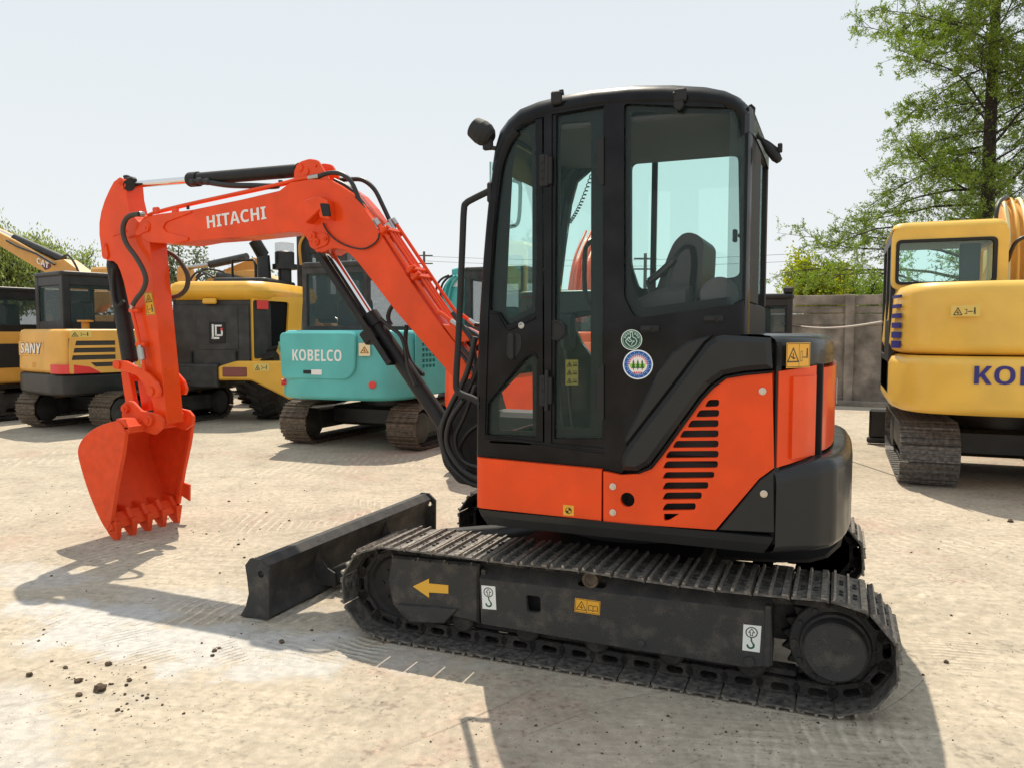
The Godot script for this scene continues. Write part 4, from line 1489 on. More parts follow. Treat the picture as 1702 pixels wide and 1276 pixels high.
	obj("door_handle", hnd, M.rubber, door)
	var key := MB.new()
	key.lathe(PZ(867, 541, 0.895), Vector3(0, 0, 1), [[0.0, 0.016], [0.006, 0.016], [0.008, 0.012], [0.006, 0.008], [0.006, 0.0]], 16)
	obj("lock", key, M.steel, door)
	var mold := MB.new()      # raised shoulder round the door's lower windows
	mold.tube(smooth_path(Z3([817, 520, 826, 522, 836, 540, 843, 548, 862, 541, 890, 528], 0.896), 4), 0.006, 6)
	obj("door_moulding", mold, M.black, door)
	var mold2 := MB.new()
	mold2.tube(smooth_path(Z3([809, 670, 840, 632, 868, 598, 885, 587, 893, 596], 0.896), 4), 0.006, 6)
	obj("door_moulding", mold2, M.black, door)
	var mold3 := MB.new()
	mold3.box(PZ(850, 735, 0.885), Vector3(0.24, 0.03, 0.03), 0.01)
	obj("kick_strip", mold3, M.black, door)
	# hinges between the leaves
	for v in [[262, 305], [620, 678]]:
		var hg := MB.new()
		hg.box(PZ(902, (v[0] + v[1]) * 0.5, 0.905), Vector3(0.030, 0.15, 0.02), 0.004)
		hg.cyl(PZ(908, v[1] + 4, 0.912), PZ(909, v[0] - 4, 0.912), 0.010, 10)
		hg.box(PZ(914, (v[0] + v[1]) * 0.5, 0.905), Vector3(0.022, 0.13, 0.02), 0.004)
		for y in [0.2, 0.5, 0.8]:
			hg.cyl(PZ(900, lerpf(v[0], v[1], y), 0.914), PZ(900, lerpf(v[0], v[1], y), 0.914) + Vector3(0, 0, 0.006), 0.006, 6)
		obj("hinge", hg, M.rubber, door)
	# ---- door: rear leaf
	var e := MB.new()
	var w_m := round_poly(ZZ([924, 191, 1003, 177, 1001, 729, 921, 729], 0.893), 0.01)
	e.plate(ZZ([918, 191, 1005, 176, 1004, 746, 917, 737], 0.893), [w_m], 0.862, 0.891)
	var leaf := obj("door_leaf", e, M.black, cb)
	var ep := MB.new()
	ep.prism(w_m, 0.872, 0.875)
	obj("door_pane", ep, M.pane_clear, leaf)
	var eb := MB.new()
	eb.plate(ZZ([919, 186, 1006, 172, 1005, 735, 917, 735], 0.866), [round_poly(ZZ([932, 203, 983, 201, 982, 712, 930, 708], 0.866), 0.025)], 0.864, 0.868)
	obj("pane_border", eb, M.frit, leaf)
	var rl := MB.new()
	rl.lathe(PZ(925, 549, 0.88), Vector3(0, 0, 1), [[0.0, 0.0], [0.0, 0.05], [0.014, 0.05], [0.018, 0.044], [0.012, 0.034], [0.012, 0.0]], 22)
	obj("round_latch", rl, M.rubber, leaf)
	for v in [[235, 300], [615, 690]]:
		var hg := MB.new()
		hg.prism(round_poly(ZZ([994, v[0], 1004, v[0] - 10, 1004, v[1] + 8, 999, v[1] + 6, 993, v[1] - 10], 0.905), 0.012), 0.89, 0.912, 0.004)
		obj("leaf_hinge", hg, M.rubber, leaf)
	# sill under the doors, inside pull bar, stickers and latches on the flank
	var sl := MB.new()
	sl.tube(Z3([806, 727, 900, 737, 1003, 752], 0.900), 0.006, 6)
	obj("door_sill", sl, M.black, cb)
	for q in [[1065, 541, 1096, 553], [1170, 525, 1202, 536]]:
		var lt := MB.new()
		var c := PZ((q[0] + q[2]) * 0.5, (q[1] + q[3]) * 0.5, 0.905)
		lt.box(c, Vector3(0.088, 0.032, 0.014), 0.005)
		lt.box(c + Vector3(-0.016, 0.002, 0.010), Vector3(0.05, 0.022, 0.010), 0.004)
		lt.box(c + Vector3(0.030, 0.0, 0.008), Vector3(0.018, 0.016, 0.012), 0.003)
		obj("panel_latch", lt, M.rubber, cb)
	sticker("round_green_sticker", M.print_hand, [1032, 547.5, 1068, 547.5, 1068, 582.5, 1032, 582.5], 0.9015, cb)
	sticker("round_blue_sticker", M.print_trees, [1035, 581, 1086, 581, 1086, 631, 1035, 631], 0.9020, cb)
	# roof bracket and window catch
	var rbk := MB.new()
	rbk.box(PZ(925, 163, 0.905), Vector3(0.05, 0.06, 0.03), 0.006)
	rbk.tube(Z3([927, 156, 931, 151, 935, 150, 936, 158], 0.90), 0.006, 6)
	obj("roof_bracket", rbk, M.rubber, cb)
	var ct := MB.new()
	ct.box(PZ(1131, 158, 0.915), Vector3(0.055, 0.06, 0.025), 0.008)
	ct.cyl(PZ(1130, 176, 0.895), PZ(1130, 176, 0.895) + Vector3(0, 0, 0.03), 0.022, 14)
	ct.cyl(PZ(1127, 150, 0.90), PZ(1121, 158, 0.92), 0.012, 8)
	obj("window_catch", ct, M.rubber, cb)
	# grab rail
	var gr := MB.new()
	gr.tube(smooth_path(Z3([816, 316, 806, 321, 786, 331, 775, 338, 771, 350, 768, 420, 762, 560, 758, 632, 760, 648, 768, 655, 786, 662, 799, 670], 0.885), 5), 0.0165, 10)
	gr.box(PZ(815, 320, 0.885), Vector3(0.03, 0.10, 0.03), 0.008)
	gr.box(PZ(799, 668, 0.885), Vector3(0.03, 0.08, 0.03), 0.008)
	obj("grab_rail", gr, M.rubber, cb)
	# work lamp on the front roof corner
	var lampm := MB.new()
	var l0 := PZ(812, 228, 0.86)
	var ld := (PZ(784, 203, 0.86) - PZ(818, 226, 0.86)).normalized()
	lampm.lathe(l0 + ld * -0.02, ld, [[0.0, 0.0], [0.0, 0.03], [0.015, 0.046], [0.04, 0.058], [0.07, 0.060], [0.10, 0.055], [0.115, 0.052], [0.118, 0.046], [0.110, 0.0]], 20)
	lampm.box(PZ(811, 241, 0.86), Vector3(0.05, 0.05, 0.03), 0.006)
	lampm.tube([PZ(813, 236, 0.86), PZ(818, 246, 0.86), PZ(826, 247, 0.86)], 0.012, 6)
	obj("work_lamp", lampm, M.rubber, cb)
	# mirror on the rear post
	var mr := MB.new()
	mr.tube(smooth_path(Z3([1252, 190, 1255, 212, 1262, 228, 1278, 238, 1290, 247, 1296, 249], 0.62), 4), 0.009, 7)
	mr.tube(Z3([1244, 178, 1249, 175, 1254, 180, 1253, 190], 0.62), 0.007, 6)
	mr.box(PZ(1297, 246, 0.62), Vector3(0.02, 0.04, 0.03), 0.004)
	mr.x = Transform3D(Basis(Vector3(0, 0, 1), deg_to_rad(-52)), PZ(1280, 249, 0.62))
	mr.lathe(Vector3(-0.075, 0, 0), Vector3(1, 0, 0), [[0.0, 0.0], [0.02, 0.010], [0.07, 0.022], [0.12, 0.024], [0.145, 0.016], [0.15, 0.0]], 14)
	obj("rear_mirror", mr, M.rubber, cb)
	# ---- inside
	var fl := MB.new()
	fl.box(Vector3(0.10, 1.015, 0.40), Vector3(1.30, 0.03, 0.90), 0.0)
	fl.box(Vector3(0.42, 1.28, 0.40), Vector3(0.62, 0.50, 0.90), 0.03)
	obj("cab_floor", fl, M.inside, cb)
	var cs := MB.new()
	cs.prism(ZZ([1056, 500, 1100, 480, 1150, 476, 1150, 600, 1056, 600], 0.72), 0.66, 0.78, 0.02)
	cs.prism(ZZ([1056, 500, 1100, 480, 1150, 476, 1150, 600, 1056, 600], 0.72), 0.02, 0.14, 0.02)
	cs.box(Vector3(-0.44, 1.62, -0.02), Vector3(0.14, 0.22, 0.06), 0.02)
	obj("side_console", cs, M.inside, cb)
	var se := MB.new()
	se.prism(round_poly(ZZ([1098, 500, 1122, 430, 1132, 408, 1146, 395, 1158, 393, 1172, 398, 1179, 408, 1178, 440, 1172, 505], 0.44), 0.05), 0.20, 0.62, 0.04)
	se.prism(round_poly(ZZ([1020, 515, 1110, 505, 1115, 550, 1020, 552], 0.44), 0.03), 0.18, 0.64, 0.04)
	obj("driver_seat", se, M.seat, cb)
	for z in [[0.165, 0.225], [0.595, 0.655]]:
		var bo := MB.new()
		bo.prism(round_poly(ZZ([1112, 502, 1126, 446, 1136, 424, 1150, 412, 1166, 414, 1170, 440, 1164, 505], 0.44), 0.05), z[0], z[1], 0.025)
		obj("seat_bolster", bo, M.seat, cb)
	var arm := MB.new()
	arm.tube(smooth_path(Z3([1079, 468, 1096, 455, 1110, 442, 1121, 431], 0.66), 3), 0.018, 8)
	arm.tube(Z3([1076, 466, 1092, 532], 0.66), 0.010, 7)
	obj("armrest", arm, M.seat, cb)
	var dr := MB.new()
	dr.lathe(PZ(1196, 492, 0.84), Vector3(0, 0, 1), [[0.0, 0.085], [0.012, 0.085], [0.016, 0.075], [0.016, 0.0]], 26)
	obj("speaker_ring", dr, M.inside_grey, cb)
	for q in [[-0.28, 0.28], [-0.28, 0.44]]:
		var lv := MB.new()
		lv.cyl(Vector3(q[0], 1.03, q[1]), Vector3(q[0] - 0.05, 1.55, q[1]), 0.011, 8)
		lv.lathe(Vector3(q[0] - 0.05, 1.52, q[1]), Vector3.UP, [[0.0, 0.012], [0.02, 0.022], [0.08, 0.025], [0.10, 0.015], [0.10, 0.0]], 12)
		obj("travel_lever", lv, M.inside, cb)
	var coil := MB.new()
	var cpth := []
	var ca := PZ(984, 290, 0.1)
	var cbp := PZ(946, 372, 0.1)
	for i in 110:
		var t := i / 109.0
		var mid := ca.lerp(cbp, t) - Vector3(0, 0.03 * sin(t * PI), 0)
		cpth.append(mid + Vector3(cos(i * 0.9), sin(i * 0.9) * 0.6, 0) * 0.011)
	coil.tube(cpth, 0.003, 4)
	obj("coiled_cord", coil, M.rubber, cb)
	var pull := MB.new()
	pull.tube(smooth_path(Z3([852, 300, 861, 303, 864, 312, 862, 360, 857, 374, 846, 377], 0.2), 4), 0.012, 8)
	pull.tube(smooth_path(Z3([985, 400, 976, 408, 972, 425, 972, 480, 978, 505, 986, 512], 0.2), 4), 0.014, 8)
	obj("inner_grab_bar", pull, M.inside, cb)
	sticker("instruction_sticker", M.print_cab, [940, 598, 961, 598, 961, 640, 940, 640], 0.55, cb)
	var pan := MB.new()
	pan.prism(ZZ([931, 488, 988, 486, 988, 516, 931, 522], -0.05), -0.06, -0.03)
	obj("inner_panel", pan, M.inside_grey, cb)

# ---------------------------------------------------------------- boom, arm, bucket
func boss(b: MB, c: Vector3, r: float, l: float, pin := 0.0) -> void:       # a pin boss with its retaining bolt head, pointing at +z
	b.lathe(c, Vector3(0, 0, 1), [[-0.01, r], [l - 0.004, r], [l, r - 0.004], [l, pin if pin > 0.0 else r * 0.45], [l + 0.008, (pin if pin > 0.0 else r * 0.45) - 0.003], [l + 0.008, 0.0]], 22)
func boom_and_arm(T: Node3D) -> void:
	var zn := -0.165
	var zf := -0.395
	# ---- boom
	var b := MB.new()
	var outl := ZZ([229, 378, 231, 368, 240, 360, 262, 356, 318, 349, 400, 332, 464, 317, 482, 303, 515, 298, 548, 299, 566, 309, 582, 320, 600, 340, 614, 360, 636, 395, 690, 480, 738, 548, 756, 570, 789, 632, 793, 648, 788, 660, 776, 664, 766, 655, 752, 626, 657, 517, 600, 443, 590, 431, 575, 417, 560, 413, 548, 414, 535, 421, 525, 419, 518, 410, 508, 394, 498, 386, 486, 385, 400, 394, 333, 399, 300, 405, 275, 404, 250, 403, 236, 396], zn)
	b.prism(outl, zf, zn, 0.004)
	var bm := obj("boom", b, M.orange, T, "orange one piece boom with white lettering")
	var rp := MB.new()       # doubling plate at the arm end
	rp.prism(round_poly(ZZ([230, 378, 232, 368, 241, 361, 262, 357, 316, 350, 318, 353, 275, 369, 270, 378, 276, 386, 312, 395, 312, 400, 290, 405, 250, 403, 236, 396], -0.155), 0.01), -0.166, -0.152, 0.003)
	for q in [[244, 379, 0.033], [519, 393, 0.034]]:
		boss(rp, PZ(q[0], q[1], -0.155), q[2], 0.02)
	rp.prism(stadium(ZZ([228, 387], -0.145)[0], ZZ([243, 376], -0.145)[0], 0.022, 0.034), -0.153, -0.143, 0.002)
	rp.prism(stadium(ZZ([522, 402], -0.15)[0], ZZ([536, 398], -0.15)[0], 0.05, 0.045), -0.166, -0.153, 0.002)
	boss(rp, PZ(526, 402, -0.155), 0.026, 0.018)
	boss(rp, PZ(541, 397, -0.155), 0.014, 0.018)
	rp.tube(Z3([226, 390, 210, 395], -0.165), 0.006, 6)
	obj("pin_plate", rp, M.orange, bm)
	# white maker's lettering
	var ta := PZ(345, 380, zn)
	var tb := PZ(443, 364, zn)
	lettering("HITACHI", M.white, bm, ta + Vector3(0, 0, 0.001), tb - ta, Vector3.UP, 0.092, ta.distance_to(tb), 800, "lettering", 0.0, 0.0)
	# ears for the arm cylinder
	for z in [[-0.21, -0.185], [-0.375, -0.35]]:
		var ear := MB.new()
		ear.prism(round_poly(ZZ([482, 305, 488, 300, 489, 282, 498, 269, 514, 264, 528, 266, 536, 280, 548, 300, 540, 304], -0.19), 0.02), z[0], z[1], 0.004)
		for q in [[499, 279, 0.028], [510, 285, 0.022], [525, 276, 0.010]]:
			var c := PZ(q[0], q[1], -0.19)
			ear.cyl(Vector3(c.x, c.y, z[1] - 0.004), Vector3(c.x, c.y, z[1] + 0.010), q[2], 16)
		obj("cylinder_ear", ear, M.orange, bm)
	# lamp box on the flank
	var lb := MB.new()
	lb.prism(ZZ([511, 335, 532, 327, 550, 335, 553, 366, 540, 364, 537, 350, 514, 372], -0.13), -0.166, -0.085, 0.006)
	lb.prism(ZZ([528, 330, 550, 336, 553, 366, 535, 362], -0.13), -0.166, -0.10, 0.004)
	var lbo := obj("lamp_housing", lb, M.orange, bm)
	var ll := MB.new()
	ll.prism(round_poly(ZZ([533, 338, 548, 339, 551, 360, 538, 361], -0.10), 0.015), -0.10, -0.082, 0.004)
	obj("boom_lamp", ll, M.rubber, lbo)
	var cable := MB.new()
	cable.tube(smooth_path(Z3([537, 371, 541, 380, 552, 394, 572, 407, 600, 414, 618, 408, 628, 398, 630, 388], -0.150), 4), 0.006, 6)
	obj("lamp_cable", cable, M.hose, bm)
	# pipes on top of the front half
	var pp := MB.new()
	pp.tube(smooth_path(Z3([246, 358, 258, 353, 300, 342, 400, 320, 468, 305, 490, 299, 514, 295], -0.18), 3), 0.013, 8)
	for q in [[259, 350], [291, 350]]:
		pp.box(PZ(q[0], q[1], -0.18), Vector3(0.06, 0.05, 0.03), 0.008)
	obj("boom_pipe", pp, M.orange, bm)
	var pp2 := MB.new()
	pp2.tube(smooth_path(Z3([258, 354, 330, 337, 470, 307, 500, 299], -0.36), 3), 0.013, 8)
	obj("boom_pipe", pp2, M.orange, bm)
	var kn := MB.new()
	kn.lathe(PZ(312, 348, -0.19), Vector3.UP, [[0.0, 0.012], [0.03, 0.012], [0.03, 0.0]], 8)
	obj("pipe_clip", kn, M.hose, bm)
	# pipes along the back of the rear half: five lines lying on the top plate
	var A := PZ(612, 357, zn)
	var B := PZ(742, 552, zn)
	var up := Vector3(-(B - A).y, (B - A).x, 0).normalized()
	if up.x < 0:
		up = -up
	for i in 5:
		var z := -0.185 - 0.045 * i
		var hb := MB.new()
		var s0: float = [0.10, 0.16, 0.14, 0.17, 0.10][i]
		var s1: float = [0.86, 0.97, 0.97, 0.97, 0.88][i]
		var off: float = [0.016, 0.034, 0.034, 0.034, 0.055][i]
		var p0 := A.lerp(B, s0) + up * off
		var p1 := A.lerp(B, s1 * 0.93) + up * off
		var p2 := A.lerp(B, s1) + up * (off + 0.015)
		p0.z = z
		p1.z = z
		p2.z = z
		var e := A.lerp(B, s1 + 0.10) + up * (off + (0.05 if i in [0, 4] else 0.012))
		e.z = z
		hb.tube(smooth_path([p0, p1, p2, e], 4), 0.013, 8)
		obj("boom_pipe", hb, M.orange, bm)
		var fit := MB.new()
		var dd := (e - p2).normalized()
		fit.cyl(e - dd * 0.005, e + dd * 0.05, 0.017, 8)
		fit.cyl(p0 - (B - A).normalized() * 0.05, p0, 0.017, 8)
		obj("pipe_fitting", fit, M.steel, bm)
		# hose from the fitting down into the swing post
		if i in [0, 2, 4]:
			var h := MB.new()
			var q1 := PZ(786, 590, z)
			var q2 := PZ(800, 660, z)
			h.tube(smooth_path([e + dd * 0.05, e + dd * 0.12 + up * 0.02, q1 + Vector3(0.10, 0.05, 0.02 * i), q2 + Vector3(0.14, 0, 0)], 5), 0.016, 8)
			obj("hose", h, M.hose, bm)
	for s in [0.16, 0.50, 0.56]:
		var cl := MB.new()
		var c := A.lerp(B, s) + up * 0.03
		var t := (B - A).normalized()
		var bs := Basis(t, up, t.cross(up))
		cl.box(Vector3(c.x, c.y, -0.275), Vector3(0.035, 0.05, 0.25), 0.006, bs)
		cl.cyl(Vector3(c.x, c.y, -0.17) + up * 0.02, Vector3(c.x, c.y, -0.17) + up * 0.045, 0.014, 6)
		obj("pipe_clamp", cl, M.orange, bm)
	# hoses that bridge the knee
	for q in [[[529, 294, 545, 288, 566, 289, 584, 303, 600, 340, 612, 362, 622, 376], -0.185], [[560, 300, 585, 298, 604, 300, 622, 315, 636, 342, 648, 368], -0.365], [[555, 300, 578, 312, 600, 335, 626, 372], -0.235], [[555, 300, 585, 315, 612, 345, 640, 385], -0.32]]:
		var h := MB.new()
		h.tube(smooth_path(Z3(q[0], q[1]), 5), 0.0165, 8)
		obj("hose", h, M.hose, bm)
	var ft := MB.new()
	ft.cyl(PZ(513, 296, -0.185), PZ(530, 293, -0.185), 0.019, 10)
	ft.cyl(PZ(617, 367, -0.185), PZ(628, 383, -0.185), 0.019, 10)
	ft.cyl(PZ(647, 366, -0.365), PZ(655, 380, -0.365), 0.019, 10)
	obj("hose_fitting", ft, M.steel, bm)
	# small bridge plate near the foot
	var br := MB.new()
	br.prism(ZZ([734, 538, 760, 545, 790, 560, 790, 566, 757, 570], -0.17), -0.39, -0.17, 0.004)
	obj("hose_bridge", br, M.orange, bm)
	# ---- arm cylinder
	var zc := -0.28
	var ac := MB.new()
	ac.lathe(PZ(492, 284, zc), PZ(314, 299, zc) - PZ(492, 284, zc), [[-0.02, 0.0], [-0.02, 0.045], [0.0, 0.048], [PZ(492, 284, zc).distance_to(PZ(330, 297.5, zc)), 0.048], [PZ(492, 284, zc).distance_to(PZ(330, 297.5, zc)), 0.056], [PZ(492, 284, zc).distance_to(PZ(316, 299, zc)), 0.056], [PZ(492, 284, zc).distance_to(PZ(314, 299, zc)), 0.05], [PZ(492, 284, zc).distance_to(PZ(314, 299, zc)), 0.0]], 24)
	ac.cyl(PZ(499, 281, -0.35), PZ(499, 281, -0.21), 0.045, 16)
	var aco := obj("arm_cylinder", ac, M.under_dark, T)
	var ar := MB.new()
	ar.cyl(PZ(316, 299, zc), PZ(222, 307, zc), 0.027, 16)
	obj("cylinder_rod", ar, M.chrome, aco)
	var ah := MB.new()
	ah.tube(smooth_path(Z3([322, 302, 334, 300, 346, 303, 380, 308, 420, 309, 450, 310, 462, 309], -0.24), 4), 0.021, 8)
	for q in [[320, 303], [332, 301], [345, 302]]:
		ah.box(PZ(q[0], q[1], -0.235), Vector3(0.06, 0.05, 0.05), 0.014)
	ah.cyl(PZ(466, 300, -0.27), PZ(466, 306, -0.27), 0.016, 8)
	obj("hose", ah, M.hose, aco)
	# ---- arm
	var a := MB.new()
	var ao := ZZ([196, 296, 203, 297, 208, 306, 210, 328, 216, 353, 226, 366, 246, 380, 248, 404, 255, 480, 263, 560, 271, 640, 277, 704, 268, 704, 258, 690, 247, 650, 236, 608, 228, 573, 216, 520, 205, 470, 199, 451, 194, 440, 187, 434, 177, 433, 171, 427, 167, 412, 164, 390, 164, 371, 167, 352, 173, 333, 181, 315, 188, 302], -0.18)
	a.prism(ao, -0.18 - 0.175, -0.18, 0.004)
	var am := obj("arm", a, M.orange, T, "orange curved dipper arm hanging down to the bucket")
	var ap := MB.new()
	ap.prism(stadium(ZZ([201, 303], -0.18)[0], ZZ([205, 308], -0.18)[0], 0.035, 0.030), -0.182, -0.165, 0.003)
	boss(ap, PZ(200, 304, -0.17), 0.02, 0.012)
	obj("pin_plate", ap, M.orange, am)
	ap = MB.new()
	ap.prism(stadium(ZZ([174, 410], -0.18)[0], ZZ([176, 424], -0.18)[0], 0.028, 0.034), -0.182, -0.165, 0.003)
	ap.cyl(PZ(173, 409, -0.166), PZ(173, 409, -0.166) + Vector3(0, 0, 0.006), 0.008, 6)
	obj("pin_plate", ap, M.orange, am)
	ap = MB.new()
	ap.tube(Z3([187, 392, 210, 384], -0.178), 0.007, 6)
	obj("stop_bar", ap, M.orange, am)
	ap = MB.new()
	boss(ap, PZ(262, 652, -0.18), 0.03, 0.035)
	obj("pin_plate", ap, M.orange, am)
	var topc := MB.new()
	topc.cyl(PZ(214, 308, -0.19), PZ(214, 308, -0.35), 0.045, 14)
	topc.box(PZ(216, 300, -0.27), Vector3(0.10, 0.05, 0.07), 0.015)
	topc.box(PZ(210, 294, -0.27), Vector3(0.05, 0.025, 0.04), 0.008)
	obj("rod_eye", topc, M.under_dark, am)
	sticker("warning_sticker", M.print_arm, [238, 487, 252, 485, 258, 523, 243, 525], -0.178, am)
	var hz := MB.new()
	hz.tube(smooth_path(Z3([231, 356, 221, 357, 211, 362, 205, 373, 204, 388, 210, 406, 225, 427, 237, 448, 242, 466, 237, 483, 227, 496, 220, 507], -0.11), 5), 0.0195, 10)
	obj("hose", hz, M.hose_brown, am)
	var hf := MB.new()
	hf.tube(smooth_path(Z3([276, 418, 292, 427, 306, 446, 312, 462, 309, 480, 298, 491, 284, 495], -0.43), 5), 0.0195, 10)
	obj("hose", hf, M.hose_brown, am)
	var hfit := MB.new()
	hfit.cyl(PZ(231, 356, -0.11), PZ(239, 356, -0.14), 0.022, 10)
	hfit.cyl(PZ(221, 505, -0.11), PZ(219, 512, -0.13), 0.018, 10)
	hfit.cyl(PZ(233, 579, -0.13), PZ(236, 598, -0.13), 0.030, 6)
	hfit.cyl(PZ(232, 574, -0.13), PZ(237, 606, -0.13), 0.017, 8)
	hfit.cyl(PZ(240, 621, -0.14), PZ(243, 628, -0.13), 0.014, 8)
	obj("hose_fitting", hfit, M.steel, am)
	var pz := MB.new()
	pz.tube(Z3([218, 512, 226, 545, 233, 578], -0.13), 0.014, 8)
	for q in [[221, 516], [232, 572]]:
		pz.box(PZ(q[0] + 3, q[1], -0.15), Vector3(0.10, 0.035, 0.05), 0.008)
	obj("arm_pipe", pz, M.orange, am)
	var pz2 := MB.new()
	pz2.tube(Z3([237, 598, 240, 620], -0.13), 0.015, 8)
	obj("arm_pipe", pz2, M.orange, am)
	# ---- bucket cylinder behind the arm
	var bc := MB.new()
	var k0 := PZ(190, 440, -0.27)
	var k1 := PZ(216, 602, -0.27)
	bc.lathe(k0, k1 - k0, [[-0.05, 0.0], [-0.05, 0.05], [0.0, 0.062], [k0.distance_to(k1) - 0.02, 0.062], [k0.distance_to(k1), 0.055], [k0.distance_to(k1), 0.0]], 24)
	bc.tube(smooth_path(Z3([188, 446, 187, 470, 190, 500, 197, 508, 205, 500], -0.19), 4), 0.014, 7)
	var bco := obj("bucket_cylinder", bc, M.under_dark, T)
	var bd := MB.new()
	bd.cyl(k1, PZ(222, 622, -0.27), 0.034, 14)
	obj("cylinder_rod", bd, M.chrome, bco)
	# ---- linkage
	for z in [[-0.145, -0.115], [-0.42, -0.39]]:
		var lk := MB.new()
		lk.prism(round_poly(ZZ([194, 598, 210, 600, 234, 612, 250, 622, 262, 636, 267, 650, 264, 660, 252, 660, 246, 650, 240, 638, 228, 624, 214, 618, 196, 614, 191, 606], -0.13), 0.012), z[0], z[1], 0.005)
		var c := PZ(197, 606, -0.13)
		lk.cyl(Vector3(c.x, c.y, z[0] - 0.01), Vector3(c.x, c.y, z[1] + 0.014), 0.036, 18)
		c = PZ(253, 650, -0.13)
		lk.cyl(Vector3(c.x, c.y, z[0] - 0.01), Vector3(c.x, c.y, z[1] + 0.014), 0.034, 18)
		obj("guide_link", lk, M.orange, T)
	var hl := MB.new()
	for z in [[-0.225, -0.175], [-0.375, -0.325]]:
		hl.prism(ZZ([203, 612, 216, 616, 226, 668, 228, 684, 214, 684, 207, 640], -0.2), z[0], z[1], 0.006)
	hl.prism(ZZ([203, 612, 216, 616, 219, 634, 207, 632], -0.2), -0.34, -0.20, 0.004)
	hl.cyl(PZ(222, 678, -0.40), PZ(222, 678, -0.14), 0.042, 18)
	hl.cyl(PZ(206, 606, -0.40), PZ(206, 606, -0.14), 0.034, 18)
	obj("bucket_link", hl, M.orange, T)
	# ---- bucket
	var zA := 0.07
	var zB := -0.63
	var prof := Z3([206, 714, 196, 700, 176, 703, 154, 713, 137, 728, 129, 744, 130, 763, 143, 808, 156, 842, 168, 868, 177, 882], zA)
	var bk := MB.new()
	var inner := []
	var outer := []
	var sm := smooth_path(prof, 3)
	for i in sm.size():
		var d: Vector3 = (sm[mini(i + 1, sm.size() - 1)] - sm[maxi(i - 1, 0)]).normalized()
		outer.append(sm[i])
		inner.append(sm[i] + Vector3(-d.y, d.x, 0) * 0.012)
	var ro := []
	var ri := []
	for z in [zA - 0.012, zB + 0.012]:
		var r1 := []
		var r2 := []
		for i in outer.size():
			r1.append(Vector3(outer[i].x, outer[i].y, z))
			r2.append(Vector3(inner[i].x, inner[i].y, z))
		ro.append(r1)
		ri.append(r2)
	bk.loft(ro)
	bk.loft(ri)
	bk.quad(ro[0][0], ri[0][0], ri[1][0], ro[1][0])
	bk.quad(ro[0][-1], ri[0][-1], ri[1][-1], ro[1][-1])
	var bucket := obj("bucket", bk, M.orange_rough, T, "orange digging bucket with five teeth")
	var sidep := PackedVector2Array()
	for p in sm:
		sidep.append(V(p.x, p.y))
	for p in ZZ([184, 868, 186, 846, 192, 800, 200, 756], zA):
		sidep.append(p)
	for z in [[zA - 0.012, zA], [zB, zB + 0.012]]:
		var s := MB.new()
		s.prism(sidep, z[0], z[1], 0.003)
		obj("side_plate", s, M.orange_rough, bucket)
	# side edges (reinforced) and the lip
	for z in [[zA - 0.03, zA + 0.006], [zB - 0.006, zB + 0.03]]:
		var s := MB.new()
		s.prism(ZZ([206, 714, 209, 718, 204, 756, 194, 806, 188, 846, 185, 866, 179, 866, 182, 840, 188, 800, 198, 752], zA), z[0], z[1], 0.004)
		obj("side_edge", s, M.orange_rough, bucket)
	var lip := MB.new()
	lip.prism(ZZ([165, 858, 172, 856, 184, 872, 186, 880, 178, 884], zA), zB + 0.004, zA - 0.004, 0.004)
	obj("cutting_edge", lip, M.orange_rough, bucket)
	for i in 5:
		var t := MB.new()
		var z := lerpf(zA - 0.045, zB + 0.045, i / 4.0)
		var p := ZZ([160, 846, 176, 850, 184, 868, 186, 880, 187, 899, 182, 898, 174, 888, 166, 868], zA)
		t.prism(p, z - 0.019, z + 0.019, 0.006)
		var q := ZZ([171, 868, 190, 868, 189, 899, 182, 899], zA)
		var r0 := []
		var r1 := []
		for k in 4:
			var wdt := 0.032 if k < 2 else 0.014
			r0.append(Vector3(q[k].x, q[k].y, z - wdt))
			r1.append(Vector3(q[k].x, q[k].y, z + wdt))
		t.loft([r0, r1], true, false)
		t.quad(r0[0], r0[1], r0[2], r0[3], Vector3(0, 0, -1))
		t.quad(r1[0], r1[1], r1[2], r1[3], Vector3(0, 0, 1))
		obj("tooth", t, M.orange_rough, bucket)
	var sc := MB.new()      # side cutter on the far edge
	sc.prism(ZZ([184, 826, 200, 832, 200, 862, 186, 852], zA), zB - 0.02, zB, 0.003)
	obj("side_cutter", sc, M.orange_rough, bucket)
	# ears for the pins and the top plate
	for z in [[-0.135, -0.105], [-0.45, -0.42]]:
		var e := MB.new()
		e.prism(round_poly(ZZ([204, 690, 205, 672, 212, 665, 222, 667, 236, 682, 252, 685, 264, 688, 272, 698, 270, 712, 258, 722, 240, 716, 205, 712], -0.12), 0.012), z[0], z[1], 0.004)
		for q in [[213, 678, 0.034], [252, 697, 0.044]]:
			var c := PZ(q[0], q[1], -0.12)
			e.cyl(Vector3(c.x, c.y, z[1] - 0.01), Vector3(c.x, c.y, z[1] + 0.03), q[2], 20)
			e.cyl(Vector3(c.x, c.y, z[1] + 0.03), Vector3(c.x, c.y, z[1] + 0.04), q[2] * 0.45, 12)
		obj("pin_ear", e, M.orange_rough, bucket)
	var tp := MB.new()
	var tA := PZ(206, 713, zA)
	tp.box(Vector3(tA.x - 0.06, tA.y + 0.01, (zA + zB) * 0.5), Vector3(0.20, 0.03, zA - zB - 0.02), 0.006)
	tp.box(Vector3(tA.x + 0.01, tA.y - 0.005, (zA + zB) * 0.5), Vector3(0.05, 0.055, zA - zB - 0.02), 0.008)
